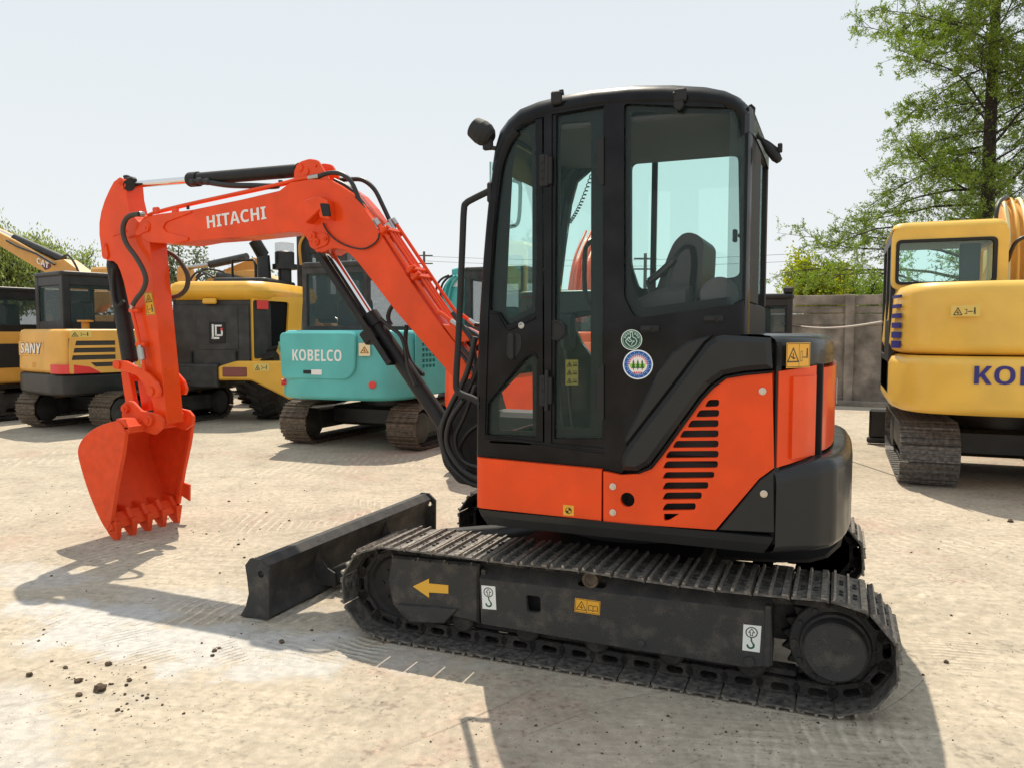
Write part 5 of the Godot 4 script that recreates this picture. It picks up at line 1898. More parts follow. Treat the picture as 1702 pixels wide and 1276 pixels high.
	for z in [0.0, -0.56]:
		tp.prism(PackedVector2Array([V(tA.x - 0.12, tA.y + 0.02), V(tA.x + 0.03, tA.y + 0.02), V(tA.x - 0.02, tA.y + 0.075), V(tA.x - 0.10, tA.y + 0.075)]), z - 0.06, z + 0.06, 0.01)
	obj("torque_tube", tp, M.orange_rough, bucket)
	# ---- boom cylinder with its rod guard
	var zl := -0.28
	var bcy := MB.new()
	var m0 := PZ(746, 716, zl)
	var m1 := PZ(614, 524, zl)
	bcy.lathe(m0, m1 - m0, [[-0.05, 0.0], [-0.05, 0.05], [0.0, 0.055], [m0.distance_to(m1) - 0.10, 0.055], [m0.distance_to(m1) - 0.10, 0.066], [m0.distance_to(m1), 0.066], [m0.distance_to(m1), 0.0]], 26)
	bcy.cyl(PZ(746, 716, -0.36), PZ(746, 716, -0.20), 0.06, 16)
	var bco2 := obj("boom_cylinder", bcy, M.under_dark, T)
	var brd := MB.new()
	brd.cyl(m1, PZ(546, 418, zl), 0.031, 16)
	obj("cylinder_rod", brd, M.chrome, bco2)
	var gd := MB.new()
	var g0 := PZ(533, 424, -0.20)
	var g1 := PZ(652, 606, -0.20)
	var gt := (g1 - g0).normalized()
	var gn := Vector3(-gt.y, gt.x, 0)
	var gl := g0.distance_to(g1)
	gd.box((g0 + g1) * 0.5 + gn * -0.006, Vector3(gl, 0.012, 0.12), 0.004, Basis(gt, gn, Vector3(0, 0, 1)))
	gd.box((g0 + g1) * 0.5 + gn * 0.012 + Vector3(0, 0, 0.055), Vector3(gl, 0.035, 0.010), 0.003, Basis(gt, gn, Vector3(0, 0, 1)))
	gd.box(g0.lerp(g1, 0.72) + Vector3(0, 0, -0.02) - gn * 0.03, Vector3(0.10, 0.10, 0.10), 0.01, Basis(gt, gn, Vector3(0, 0, 1)))
	obj("rod_guard", gd, M.under_dark, bco2)
	var bh := MB.new()
	bh.tube(smooth_path(Z3([632, 530, 650, 545, 664, 556, 672, 575, 678, 610, 690, 640], -0.20), 5), 0.014, 8)
	bh.tube(smooth_path(Z3([664, 500, 650, 512, 645, 528, 650, 540], -0.30), 5), 0.016, 8)
	bh.tube(smooth_path(Z3([676, 540, 674, 570, 682, 600, 700, 620, 704, 622], -0.33), 5), 0.016, 8)
	obj("hose", bh, M.hose, bco2)
	# ---- swing post
	var sp := MB.new()
	sp.prism(round_poly(ZZ([732, 716, 744, 684, 764, 656, 772, 634, 786, 628, 800, 634, 812, 660, 830, 720, 830, 800, 800, 806, 768, 800, 744, 770], -0.20), 0.03), -0.44, -0.13, 0.012)
	sp.box(Vector3(-0.82, 0.92, -0.28), Vector3(0.62, 0.38, 0.26), 0.03)
	boss(sp, PZ(780, 650, -0.13), 0.05, 0.05)
	sp.cyl(PZ(742, 712, -0.45), PZ(742, 712, -0.11), 0.045, 16)
	obj("swing_post", sp, M.under_dark, T)
	for q in [[[790, 560, 776, 620, 752, 668, 736, 706, 736, 740, 752, 776, 782, 802, 806, 806], -0.02, 0.020], [[800, 590, 782, 640, 758, 676, 742, 712, 742, 744, 760, 774, 790, 790, 806, 792], -0.06, 0.017], [[770, 665, 748, 700, 744, 740, 768, 780, 800, 798], 0.04, 0.019], [[790, 640, 772, 690, 756, 730, 770, 766, 806, 778], 0.0, 0.016], [[806, 700, 780, 716, 764, 744, 776, 770, 806, 784], -0.05, 0.016], [[752, 520, 770, 545, 784, 566, 790, 600, 792, 650], -0.10, 0.016], [[764, 575, 778, 590, 792, 610, 800, 640], -0.12, 0.014], [[760, 582, 776, 600, 790, 622, 798, 650], -0.14, 0.014]]:
		var h := MB.new()
		h.tube(smooth_path(Z3(q[0], q[1]), 5), q[2], 8)
		obj("hose", h, M.hose, T)

# ---------------------------------------------------------------- helpers for the parked machines
func F(x: float, z: float, deg: float, y := 0.0) -> Transform3D:      # local frame: x to its right, y up, -z the way it faces
	return Transform3D(Basis(Vector3.UP, deg_to_rad(deg)), Vector3(x, y, z))
func nb(X: Transform3D) -> MB:
	var b := MB.new()
	b.x = X
	return b
func side(X: Transform3D) -> Transform3D:       # frame whose x runs forward, y up and z to the machine's right
	return X * Transform3D(Basis(Vector3(0, 0, -1), Vector3(0, 1, 0), Vector3(1, 0, 0)), Vector3.ZERO)
func rrect(x0: float, x1: float, z0: float, z1: float, r: float, k := 4) -> PackedVector2Array:
	return round_poly(PackedVector2Array([V(x0, z0), V(x1, z0), V(x1, z1), V(x0, z1)]), r, k)
func rblock(b: MB, plan: PackedVector2Array, y0: float, y1: float, e: float, taper := 0.0) -> void:     # a block with rounded plan and rounded top and bottom edges
	var rows := []
	for q in [[y0, e], [y0 + e * 0.3, e * 0.3], [y0 + e, 0.0], [y1 - e, taper], [y1 - e * 0.3, taper + e * 0.3], [y1, taper + e]]:
		var ins := b.inset(plan, q[1]) if q[1] > 0.0 else plan
		var row := []
		for p in ins:
			row.append(Vector3(p.x, q[0], p.y))
		rows.append(row)
	b.loft(rows, true)
	for k in [0, 5]:
		var flat := PackedVector2Array()
		for p in rows[k]:
			flat.append(V(p.x, p.z))
		var id := Geometry2D.triangulate_polygon(flat)
		for i in range(0, id.size(), 3):
			b.tri(rows[k][id[i]], rows[k][id[i + 1]], rows[k][id[i + 2]], Vector3.UP if k else Vector3.DOWN)
func running_gear(T: Node3D, X: Transform3D, gauge: float, width: float, length: float, height: float, count: int, ms: Material, shoes := true) -> void:
	for s in [-1.0, 1.0]:
		var S := side(X)
		var half := length * 0.5 - height * 0.5
		var loop := track_loop(-half, half, 0.03, height - 0.02, [V(-half + 0.05, height - 0.02), V(-half * 0.4, height - 0.035), V(0, height - 0.025), V(half * 0.5, height - 0.04), V(half - 0.03, height - 0.02)])
		var inner := PackedVector2Array()
		var q := nb(S)
		inner = q.inset(loop, 0.05) if loop.size() > 0 else loop
		q.plate(q.inset(loop, 0.003), [inner], s * gauge * 0.5 - width * 0.30, s * gauge * 0.5 + width * 0.30)
		var tr := obj("crawler_track", q, M.link if shoes else ms, T)
		if shoes:
			lay_track(tr, loop, count, width, S * Transform3D(Basis.IDENTITY, Vector3(0, 0, s * gauge * 0.5)), false, ms, M.link, 1.5)
		var f := nb(S)
		f.prism(round_poly(PackedVector2Array([V(-half, height * 0.75), V(half, height * 0.75), V(half + 0.02, height * 0.32), V(-half - 0.02, height * 0.32)]), 0.06), s * gauge * 0.5 - width * 0.36, s * gauge * 0.5 + width * 0.36, 0.02)
		for e in [-1.0, 1.0]:
			f.lathe(Vector3(e * half, height * 0.5, s * gauge * 0.5 - width * 0.40), Vector3(0, 0, 1), [[0.0, 0.0], [0.0, height * 0.22], [0.02, height * 0.34], [width * 0.78, height * 0.34], [width * 0.80, height * 0.22], [width * 0.80, 0.0]], 20)
		obj("track_frame", f, M.far_grey, T)
	var c := nb(X)
	c.box(Vector3(0, height * 0.62, 0), Vector3(gauge - width * 0.8, height * 0.45, length * 0.5), 0.04)
	c.lathe(Vector3(0, height * 0.7, 0), Vector3.UP, [[0.0, 0.0], [0.0, 0.55], [0.25, 0.55], [0.25, 0.0]], 24)
	obj("centre_frame", c, M.far_black, T)
# a framed cab with panes on four sides
func framed_cab(T: Node3D, X: Transform3D, x0: float, x1: float, z0: float, z1: float, y0: float, y1: float, m: Material, post := 0.08, roof_m: Material = null, mullion := 0.0) -> MeshInstance3D:
	var b := nb(X)
	for x in [x0 + post * 0.5, x1 - post * 0.5]:
		for z in [z0 + post * 0.5, z1 - post * 0.5]:
			b.box(Vector3(x, (y0 + y1) * 0.5, z), Vector3(post, y1 - y0, post), 0.015)
		b.box(Vector3(x, y0 + post * 0.6, (z0 + z1) * 0.5), Vector3(post * 0.9, post * 1.2, z1 - z0 - post), 0.01)
		b.box(Vector3(x, y1 - post * 0.7, (z0 + z1) * 0.5), Vector3(post * 0.9, post * 1.4, z1 - z0 - post), 0.01)
		if mullion > 0.0:
			b.box(Vector3(x, (y0 + y1) * 0.5, lerpf(z0, z1, mullion)), Vector3(post * 0.7, y1 - y0, post * 0.6), 0.01)
	for z in [z0 + post * 0.5, z1 - post * 0.5]:
		b.box(Vector3((x0 + x1) * 0.5, y0 + post * 0.6, z), Vector3(x1 - x0 - post, post * 1.2, post * 0.9), 0.01)
		b.box(Vector3((x0 + x1) * 0.5, y1 - post * 0.7, z), Vector3(x1 - x0 - post, post * 1.4, post * 0.9), 0.01)
	var cab := obj("cab", b, m, T)
	var r := nb(X)
	rblock(r, rrect(x0 - 0.02, x1 + 0.02, z0 - 0.02, z1 + 0.02, 0.10), y1 - 0.03, y1 + 0.055, 0.03)
	obj("roof", r, roof_m if roof_m else m, cab)
	for q in [[Vector3(x0 + 0.03, (y0 + y1) * 0.5, (z0 + z1) * 0.5), Vector3(0.008, y1 - y0 - post, z1 - z0 - post * 1.8)], [Vector3(x1 - 0.03, (y0 + y1) * 0.5, (z0 + z1) * 0.5), Vector3(0.008, y1 - y0 - post, z1 - z0 - post * 1.8)], [Vector3((x0 + x1) * 0.5, (y0 + y1) * 0.5, z0 + 0.03), Vector3(x1 - x0 - post * 1.8, y1 - y0 - post, 0.008)], [Vector3((x0 + x1) * 0.5, (y0 + y1) * 0.5, z1 - 0.03), Vector3(x1 - x0 - post * 1.8, y1 - y0 - post, 0.008)]]:
		var p := nb(X)
		p.box(q[0], q[1])
		obj("pane", p, M.pane_far, cab)
	var s := nb(X)
	s.prism(round_poly(PackedVector2Array([V(x0 + 0.28, y0 - 0.1), V(x1 - 0.28, y0 - 0.1), V(x1 - 0.30, y0 + 0.52), V(x0 + 0.30, y0 + 0.52)]), 0.10), lerpf(z0, z1, 0.60), lerpf(z0, z1, 0.72), 0.03)
	obj("seat", s, M.seat, cab)
	return cab
func flat_sign(called: String, m: Material, X: Transform3D, at: Vector3, right: Vector3, w: float, h: float, parent: Node3D) -> void:   # a print on a flat panel, local frame
	var b := nb(X)
	b.uvquad(at + Vector3(0, h, 0), at + right * w + Vector3(0, h, 0), at + right * w, at)
	obj(called, b, m, parent)
func sign_text(t: String, m: Material, X: Transform3D, at: Vector3, right: Vector3, w: float, h: float, parent: Node3D, slant := 0.0, emb := 0.6) -> void:
	lettering(t, m, parent, X * at, X.basis * right, Vector3.UP, h, w, 800, "lettering", slant, 0.0)
# a boom seen from the side: outline in (forward, up) of the frame, between two x
func side_plate(called: String, X: Transform3D, p: PackedVector2Array, x0: float, x1: float, m: Material, parent: Node3D, bev := 0.012) -> MeshInstance3D:
	var b := nb(side(X))
	b.prism(p, x0, x1, bev)
	return obj(called, b, m, parent)
func L2(a: Array) -> PackedVector2Array:
	var o := PackedVector2Array()
	for i in range(0, a.size(), 2):
		o.append(V(a[i], a[i + 1]))
	return o

func yard_machines() -> void:
	teal_digger()
	yellow_black_digger()
	yellow_digger_behind()
	boom_digger_far()
	wheel_loader()
	digger_behind_loader()
	blue_stripe_digger()
	orange_digger_behind()
	teal_digger_behind()
	dark_cab_digger()

# ---- teal excavator with white lettering
func teal_digger() -> void:
	var X := F(-5.24, -6.15, 0.0)
	var T := thing("crawler_excavator", "teal crawler excavator with white lettering on its rounded tail", "excavator", X.origin, "excavators parked in the yard")
	running_gear(T, X, 1.78, 0.45, 2.85, 0.62, 34, M.shoe_worn)
	var b := nb(X)
	rblock(b, round_poly(L2([-0.98, 1.30, -0.90, 1.62, -0.55, 1.74, 0.35, 1.74, 0.80, 1.60, 0.98, 1.25, 0.98, 0.55, -0.98, 0.55]), 0.22), 0.70, 1.64, 0.06, 0.02)
	var cw := obj("counterweight", b, M.teal, T)
	var d := nb(X)
	d.prism(round_poly(L2([-0.80, 0.98, 0.28, 0.98, 0.40, 1.10, 0.42, 1.61, -0.82, 1.61]), 0.09), 1.70, 1.752, 0.014)
	obj("rear_door", d, M.teal, cw)
	sign_text("KOBELCO", M.white, X, Vector3(-0.60, 1.225, 1.752), Vector3(1, 0, 0), 0.80, 0.155, cw, 0.0, 1.1)
	var h := nb(X)
	h.box(Vector3(-0.36, 1.075, 1.752), Vector3(0.13, 0.05, 0.012), 0.01)
	obj("door_latch", h, M.rubber, cw)
	var pl := nb(X)
	pl.box(Vector3(-0.205, 1.075, 1.754), Vector3(0.17, 0.07, 0.006), 0.004)
	obj("maker_plate", pl, M.white, cw)
	for q in [[-0.86, 0.92, 1.655, -0.9, 0.045], [0.62, 0.92, 1.668, 0.42, 0.050]]:
		var r := nb(X)
		var n := Vector3(sin(q[3]), 0, cos(q[3]))
		r.lathe(Vector3(q[0], q[1], q[2]), n, [[-0.06, 0.0], [-0.06, q[4]], [0.006, q[4]], [0.010, q[4] * 0.8], [0.010, 0.0]], 18)
		obj("reflector", r, M.red, cw)
	flat_sign("warning_sticker", M.print_triangle, X, Vector3(0.46, 1.30, 1.735), Vector3(0.93, 0, -0.36).normalized(), 0.15, 0.17, cw)
	flat_sign("warning_sticker", M.print_triangle, X, Vector3(-0.975, 1.33, 1.47), Vector3(0.30, 0, 0.95).normalized(), 0.18, 0.15, cw)
	# flank with cooling grille
	var fl := nb(side(X))
	var slots := []
	for j in 5:
		for i in 4:
			slots.append(L2([-0.98 + i * 0.10, 1.42 - j * 0.075, -0.90 + i * 0.10, 1.42 - j * 0.075, -0.90 + i * 0.10, 1.465 - j * 0.075, -0.98 + i * 0.10, 1.465 - j * 0.075]))
	slots.append(rrect(-0.52, -0.42, 1.22, 1.36, 0.02))
	fl.plate(rrect(-1.15, 1.1, 0.74, 1.60, 0.05), slots, 0.975, 0.995)
	obj("side_door", fl, M.teal, T)
	var bd := nb(X)
	rblock(bd, rrect(-0.95, 0.97, -1.2, 0.7, 0.1), 0.72, 1.56, 0.04)
	obj("house", bd, M.teal, T)
	framed_cab(T, X, -0.88, 0.24, -0.40, 1.15, 1.60, 2.56, M.far_grey, 0.085)
	var rail := nb(X)
	rail.tube(smooth_path([Vector3(-0.80, 1.66, 0.35), Vector3(-0.84, 1.78, 0.32), Vector3(-0.92, 1.84, 0.28)], 4), 0.014, 6)
	obj("lift_eye", rail, M.steel, T)
	side_plate("boom", X, L2([0.9, 1.0, 1.3, 1.05, 2.3, 1.5, 3.3, 1.3, 3.3, 1.1, 2.3, 1.25, 1.5, 0.8]), 0.25, 0.50, M.teal, T)
	side_plate("arm", X, L2([3.1, 1.35, 3.4, 1.35, 3.5, 0.4, 3.3, 0.4]), 0.28, 0.47, M.teal, T)

# ---- yellow excavator with black base and slatted flank
func yellow_black_digger() -> void:
	var G := F(-10.7, -6.05, 0.0)
	var X := F(-10.7, -6.05, -15.0)
	var T := thing("crawler_excavator", "yellow crawler excavator with black cab and red rear reflector", "excavator", G.origin, "excavators parked in the yard")
	running_gear(T, G, 1.72, 0.45, 2.85, 0.64, 34, M.shoe_worn)
	var b := nb(X)
	rblock(b, round_poly(L2([-0.95, 1.20, -0.88, 1.48, -0.5, 1.58, 0.55, 1.59, 0.90, 1.52, 0.95, 1.40, 0.95, 0.1, -0.95, 0.1]), 0.09), 0.60, 0.945, 0.05)
	obj("lower_house", b, M.far_black, T)
	var c := nb(X)
	rblock(c, round_poly(L2([-0.95, 1.20, -0.88, 1.48, -0.5, 1.58, 0.55, 1.59, 0.88, 1.52, 0.93, 1.40, 0.93, 0.2, -0.95, 0.2]), 0.09), 0.95, 1.66, 0.07, 0.02)
	var cw := obj("counterweight", c, M.yellow_pale, T)
	var pl := nb(X)
	pl.box(Vector3(-0.12, 1.34, 1.575), Vector3(0.95, 0.24, 0.018), 0.008)
	obj("name_plate", pl, M.yellow_pale, cw)
	sign_text("SANY", M.purple, X, Vector3(-0.52, 1.25, 1.586), Vector3(1, 0, 0), 0.80, 0.19, cw, 0.18, 1.4)
	sign_text("SANY", M.white, X, Vector3(-0.50, 1.262, 1.590), Vector3(1, 0, 0), 0.76, 0.165, cw, 0.18, 0.7)
	var lk := nb(X)
	lk.box(Vector3(-0.02, 1.075, 1.578), Vector3(0.13, 0.09, 0.02), 0.01)
	obj("lock_plate", lk, M.yellow_deep, cw)
	var rf := nb(X)
	var pts := [V(0.62, 1.598), V(0.84, 1.565), V(0.935, 1.49), V(0.972, 1.38), V(0.972, 1.15), V(0.972, 0.98)]
	rf.slab(pts, 0.955, [1.10, 1.10, 1.10, 1.095, 1.06, 0.965], 0.03, V(1, 1))
	obj("reflector", rf, M.red, cw)
	var f := nb(side(X))
	var slots := []
	for i in 3:
		slots.append(L2([-1.36 - 0.03 * i, 1.40 - i * 0.115, -0.72, 1.40 - i * 0.115, -0.72, 1.475 - i * 0.115, -1.34 - 0.03 * i, 1.475 - i * 0.115]))
	slots.append(L2([-1.05, 1.055, -0.72, 1.055, -0.72, 1.125, -1.13, 1.125]))
	f.plate(round_poly(L2([-1.45, 0.955, -0.12, 0.955, -0.12, 1.64, -1.42, 1.64, -1.45, 1.3]), 0.03), slots, 0.945, 0.968)
	var fo := obj("side_door", f, M.yellow_pale, T)
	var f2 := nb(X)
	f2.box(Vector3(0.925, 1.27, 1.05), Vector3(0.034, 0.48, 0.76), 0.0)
	obj("slot_dark_sheet", f2, M.hole, T)  # thin dark sheet added so the slots look deep and shaded, not yellow
	flat_sign("warning_sticker", M.print_keep_off, X, Vector3(0.970, 1.53, 1.44), Vector3(0, 0, -1), 0.34, 0.10, fo)
	framed_cab(T, X, -0.97, 0.10, -0.45, 1.15, 1.64, 2.58, M.far_black, 0.13, M.far_grey, 0.42)
	var bl := nb(X)
	bl.cyl(Vector3(0.55, 1.64, 1.0), Vector3(0.55, 1.78, 1.0), 0.06, 12)
	bl.cyl(Vector3(0.55, 1.78, 1.0), Vector3(0.55, 1.81, 1.0), 0.12, 14)
	obj("air_intake", bl, M.yellow_deep, T)
	side_plate("boom", X, L2([0.8, 1.0, 1.2, 1.0, 1.7, 1.9, 2.6, 2.35, 3.6, 2.2, 3.6, 2.4, 2.5, 2.65, 1.4, 2.1]), 0.25, 0.50, M.yellow_pale, T)

# ---- the yellow excavator beyond it, cut by the edge of the picture
func yellow_digger_behind() -> void:
	var X := F(-13.9, -6.3, -5.0)
	var T := thing("crawler_excavator", "yellow crawler excavator with dark low cab beside the red reflector machine", "excavator", X.origin, "excavators parked in the yard")
	running_gear(T, X, 1.72, 0.45, 2.85, 0.66, 30, M.far_black)
	var c := nb(X)
	rblock(c, rrect(-1.0, 1.0, -1.0, 1.45, 0.16), 0.66, 1.64, 0.06)
	var cw := obj("counterweight", c, M.yellow_pale, T)
	var g := nb(X)
	g.box(Vector3(1.0, 1.18, 0.75), Vector3(0.03, 0.44, 0.9), 0.02)
	obj("grille", g, M.rubber, cw)
	framed_cab(T, X, -0.2, 1.0, -0.9, 1.25, 1.62, 2.38, M.far_black, 0.11, M.far_black, 0.5)
	side_plate("boom", X, L2([0.8, 1.0, 1.2, 1.0, 2.0, 2.2, 3.4, 2.3, 3.4, 2.55, 1.8, 2.5]), -0.6, -0.35, M.yellow_pale, T)

# ---- big excavator further back whose boom rises over the others
func boom_digger_far() -> void:
	var zp := -11.0
	var base := PZ(150, 640, zp)
	base.y = 0.0
	var X := F(base.x, zp - 0.6, 90.0)
	var T := thing("crawler_excavator", "big tan excavator behind the others with its long boom reaching over a black cab", "excavator", X.origin, "excavators parked in the yard")
	running_gear(T, X, 2.2, 0.55, 3.6, 0.85, 34, M.far_black, false)
	var h := nb(X)
	rblock(h, rrect(-1.2, 1.2, -1.3, 1.9, 0.2), 0.95, 2.05, 0.08)
	obj("house", h, M.yellow_brown, T)
	var b := MB.new()
	b.prism(ZZ([-60, 360, 0, 388, 20, 398, 60, 420, 88, 434, 104, 431, 116, 440, 132, 452, 170, 500, 150, 520, 110, 480, 84, 458, 60, 446, 30, 428, 0, 410, -60, 385], zp), zp - 0.45, zp, 0.02)
	var bo := obj("boom", b, M.yellow_brown, T)
	var cy := MB.new()
	cy.cyl(PZ(24, 396, zp - 0.2), PZ(104, 432, zp - 0.2), 0.12, 14)
	cy.tube(Z3([10, 400, 28, 410, 60, 422, 90, 440], zp + 0.05), 0.03, 6)
	var cyo := obj("arm_cylinder", cy, M.far_black, T)
	var rd := MB.new()
	rd.cyl(PZ(24, 396, zp - 0.2), PZ(-40, 368, zp - 0.2), 0.055, 10)
	obj("cylinder_rod", rd, M.chrome, cyo)
	var hs := MB.new()
	hs.tube(smooth_path(Z3([100, 430, 112, 424, 122, 436, 130, 452], zp), 4), 0.03, 6)
	obj("hose", hs, M.hose, bo)
	# lettering with its dark badge
	var bg := MB.new()
	bg.prism(ZZ([68, 441, 82, 438, 84, 443, 80, 447, 74, 449], zp + 0.01), zp, zp + 0.015)
	obj("badge", bg, M.purple, bo)
	var q0 := PZ(60, 437, zp)
	var q1 := PZ(80, 446.5, zp)
	var a0 := PZ(61, 437.5, zp)
	lettering("CAT", M.white, bo, a0 + Vector3(0, 0, 0.016), q1 - q0, Vector3(0.25, 1, 0), 0.16, q0.distance_to(q1) * 1.0, 800, "lettering", -0.2, 0.0)
	# deck, rails and a tank behind the black cab
	var dk := MB.new()
	dk.box(PZ(182, 462, zp), Vector3(0.9, 0.55, 0.5), 0.06)
	obj("fuel_tank", dk, M.yellow_brown, T)
	var rl := MB.new()
	rl.tube([PZ(162, 475, zp), PZ(163, 446, zp), PZ(182, 446, zp), PZ(182, 475, zp)], 0.035, 6)
	obj("guard_rail", rl, M.far_black, T)

# ---- wheel loader seen from behind
func wheel_loader() -> void:
	var X := F(-9.72, -8.02, 18.0)
	var T := thing("wheel_loader", "yellow wheel loader seen from behind with black radiator grille and tall exhaust stack", "loader", X.origin)
	var h := nb(X)      # hood: grille face at z = 1.55
	rblock(h, round_poly(L2([-0.82, 1.30, -0.76, 1.50, 0.72, 1.50, 0.95, 1.20, 1.0, 0.7, 1.0, -1.2, -0.85, -1.2]), 0.10), 1.10, 2.20, 0.04)
	var hood := obj("hood", h, M.far_grey, T)
	var top := nb(X)
	rblock(top, round_poly(L2([-0.86, 1.42, -0.78, 1.62, 0.70, 1.62, 1.0, 1.36, 1.12, 0.7, 1.15, -0.9, -0.9, -0.9]), 0.12), 2.17, 2.52, 0.16, 0.02)
	obj("hood_top", top, M.yellow, hood)
	var td := nb(X)
	rblock(td, rrect(-0.3, 0.75, -0.7, 0.9, 0.1), 2.50, 2.62, 0.04)
	obj("engine_cover", td, M.far_grey, hood)
	# grille panel, door lines and the emblem
	var g := nb(X)
	g.prism(rrect(-0.74, 0.66, 0.98, 2.10, 0.04), 1.50, 1.52, 0.006)
	obj("grille", g, M.far_grey, T)
	var g2 := nb(X)
	g2.prism(rrect(-0.30, 0.46, 1.30, 2.08, 0.03), 1.52, 1.532, 0.005)
	obj("grille_door", g2, M.far_grey, T)
	for s in [-0.40, 0.42]:
		var gh := nb(X)
		gh.box(Vector3(s, 1.12, 1.55), Vector3(0.03, 0.30, 0.05), 0.01)
		obj("grille_handle", gh, M.rubber, T)
	var em := nb(X)
	em.box(Vector3(0.08, 1.60, 1.537), Vector3(0.30, 0.38, 0.016), 0.01)
	var emo := obj("emblem", em, M.rubber, T)
	var lg := nb(X)
	for q in [[-0.045, 1.62, 0.035, 0.26], [0.0, 1.505, 0.14, 0.035], [0.055, 1.725, 0.13, 0.03], [0.01, 1.63, 0.03, 0.17], [0.065, 1.555, 0.11, 0.03], [0.12, 1.60, 0.03, 0.10]]:
		lg.box(Vector3(q[0] + 0.05, q[1], 1.548), Vector3(q[2], q[3], 0.006))
	obj("emblem_letters", lg, M.white, emo)
	var lr := nb(X)
	lr.box(Vector3(0.165, 1.66, 1.548), Vector3(0.04, 0.05, 0.006))
	obj("emblem_mark", lr, M.red, emo)
	var ring := nb(X)
	ring.box(Vector3(-0.02, 2.16, 1.60), Vector3(0.26, 0.10, 0.05), 0.02)
	obj("tow_eye", ring, M.yellow, T)
	# yellow corner frames with dark side glass
	var cf := nb(X * Transform3D(Basis(Vector3.UP, deg_to_rad(48)), Vector3(0.90, 0, 1.28)))
	cf.plate(L2([-0.30, 1.08, 0.62, 1.08, 0.70, 2.25, -0.30, 2.25]), [round_poly(L2([-0.28, 1.13, 0.08, 1.16, 0.38, 1.62, 0.42, 2.16, -0.28, 2.18]), 0.05)], -0.03, 0.03)
	obj("corner_frame", cf, M.yellow, T)
	var cg := nb(X * Transform3D(Basis(Vector3.UP, deg_to_rad(48)), Vector3(0.90, 0, 1.28)))
	cg.box(Vector3(0.07, 1.66, -0.040), Vector3(0.74, 1.10, 0.02))
	obj("corner_glass", cg, M.frit, T)
	var rt := nb(X * Transform3D(Basis(Vector3.UP, deg_to_rad(48)), Vector3(0.90, 0, 1.28)))
	rt.box(Vector3(-0.10, 2.10, 0.035), Vector3(0.22, 0.16, 0.012), 0.004)
	obj("reflector", rt, M.red, T)
	# bumper counterweight with tail lamps
	var bp := nb(X)
	rblock(bp, round_poly(L2([-1.25, 1.45, -1.2, 1.62, 0.12, 1.62, 0.12, 0.4, -1.25, 0.4]), 0.08), 0.62, 1.05, 0.04)
	var bo := obj("bumper", bp, M.far_grey, T)
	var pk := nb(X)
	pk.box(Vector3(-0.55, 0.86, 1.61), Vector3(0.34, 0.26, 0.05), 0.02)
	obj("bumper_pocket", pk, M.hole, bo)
	var yf := nb(X * Transform3D(Basis.IDENTITY, Vector3.ZERO))
	yf.prism(round_poly(L2([0.12, 0.76, 0.72, 0.76, 1.42, 0.42, 1.55, 0.55, 1.55, 1.10, 0.45, 1.10, 0.12, 1.00]), 0.04), 0.85, 1.64, 0.03)
	var fo := obj("rear_fender", yf, M.yellow, T)
	var tl := nb(X)
	tl.box(Vector3(0.43, 0.91, 1.645), Vector3(0.44, 0.17, 0.03), 0.01)
	obj("tail_lamp", tl, mat(lin(0.22, 0.05, 0.04), 0.2), fo)
	flat_sign("warning_sticker", M.print_keep_off, X, Vector3(0.78, 0.93, 1.643), Vector3(1, 0, 0), 0.28, 0.13, fo)
	# wheels
	for q in [[-0.85, 0.75], [0.80, 0.75], [-0.85, -2.4], [0.85, -2.4]]:
		var w := nb(X)
		w.lathe(Vector3(q[0] - 0.28, 0.74, q[1]), Vector3(1, 0, 0), [[0.0, 0.36], [0.02, 0.60], [0.07, 0.71], [0.15, 0.74], [0.41, 0.74], [0.49, 0.71], [0.54, 0.60], [0.56, 0.36]], 36)
		for i in 22:
			for s in [-1.0, 1.0]:
				var a := TAU * (i + (0.5 if s > 0 else 0.0)) / 22.0
				w.box(Vector3(q[0] + s * 0.13, 0.74 + cos(a) * 0.745, q[1] + sin(a) * 0.745), Vector3(0.25, 0.05, 0.07), 0.01, Basis(Vector3.RIGHT, a) * Basis(Vector3.UP, s * 0.5))
		var wo := obj("wheel", w, M.tyre, T)
		var r := nb(X)
		r.lathe(Vector3(q[0] - 0.25, 0.74, q[1]), Vector3(1, 0, 0), [[0.0, 0.0], [0.0, 0.30], [0.04, 0.37], [0.46, 0.37], [0.50, 0.30], [0.50, 0.0]], 24)
		obj("rim", r, M.yellow_deep, wo)
	var ch := nb(X)
	ch.box(Vector3(0, 0.95, -1.0), Vector3(0.9, 0.5, 4.0), 0.05)
	obj("chassis", ch, M.far_black, T)
	# exhaust stack, air cleaner, cab
	var ex := nb(X)
	ex.cyl(Vector3(0.30, 2.6, -0.15), Vector3(0.28, 3.12, -0.15), 0.135, 18, 0.125)
	ex.cyl(Vector3(0.28, 3.12, -0.15), Vector3(0.16, 3.40, -0.02), 0.125, 18, 0.12, false)
	ex.cyl(Vector3(0.28, 3.10, -0.15), Vector3(0.162, 3.395, -0.022), 0.105, 18, 0.105, false)
	obj("exhaust_stack", ex, M.far_black, T)
	var ac := nb(X)
	ac.lathe(Vector3(0.64, 2.50, -0.35), Vector3.UP, [[0.0, 0.13], [0.36, 0.13], [0.36, 0.24], [0.46, 0.24], [0.46, 0.19], [0.70, 0.19], [0.72, 0.16], [0.72, 0.0]], 22)
	var aco := obj("air_cleaner", ac, M.far_black, T)
	var bowl := nb(X)
	bowl.lathe(Vector3(0.64, 3.22, -0.35), Vector3.UP, [[0.0, 0.185], [0.16, 0.185], [0.18, 0.10], [0.18, 0.0]], 22)
	obj("cleaner_bowl", bowl, glass(lin(0.5, 0.5, 0.5), 0.35), aco)
	framed_cab(T, X, 0.62, 1.70, -2.6, -1.1, 1.9, 3.62, M.far_grey, 0.26)
	var wl := nb(X)
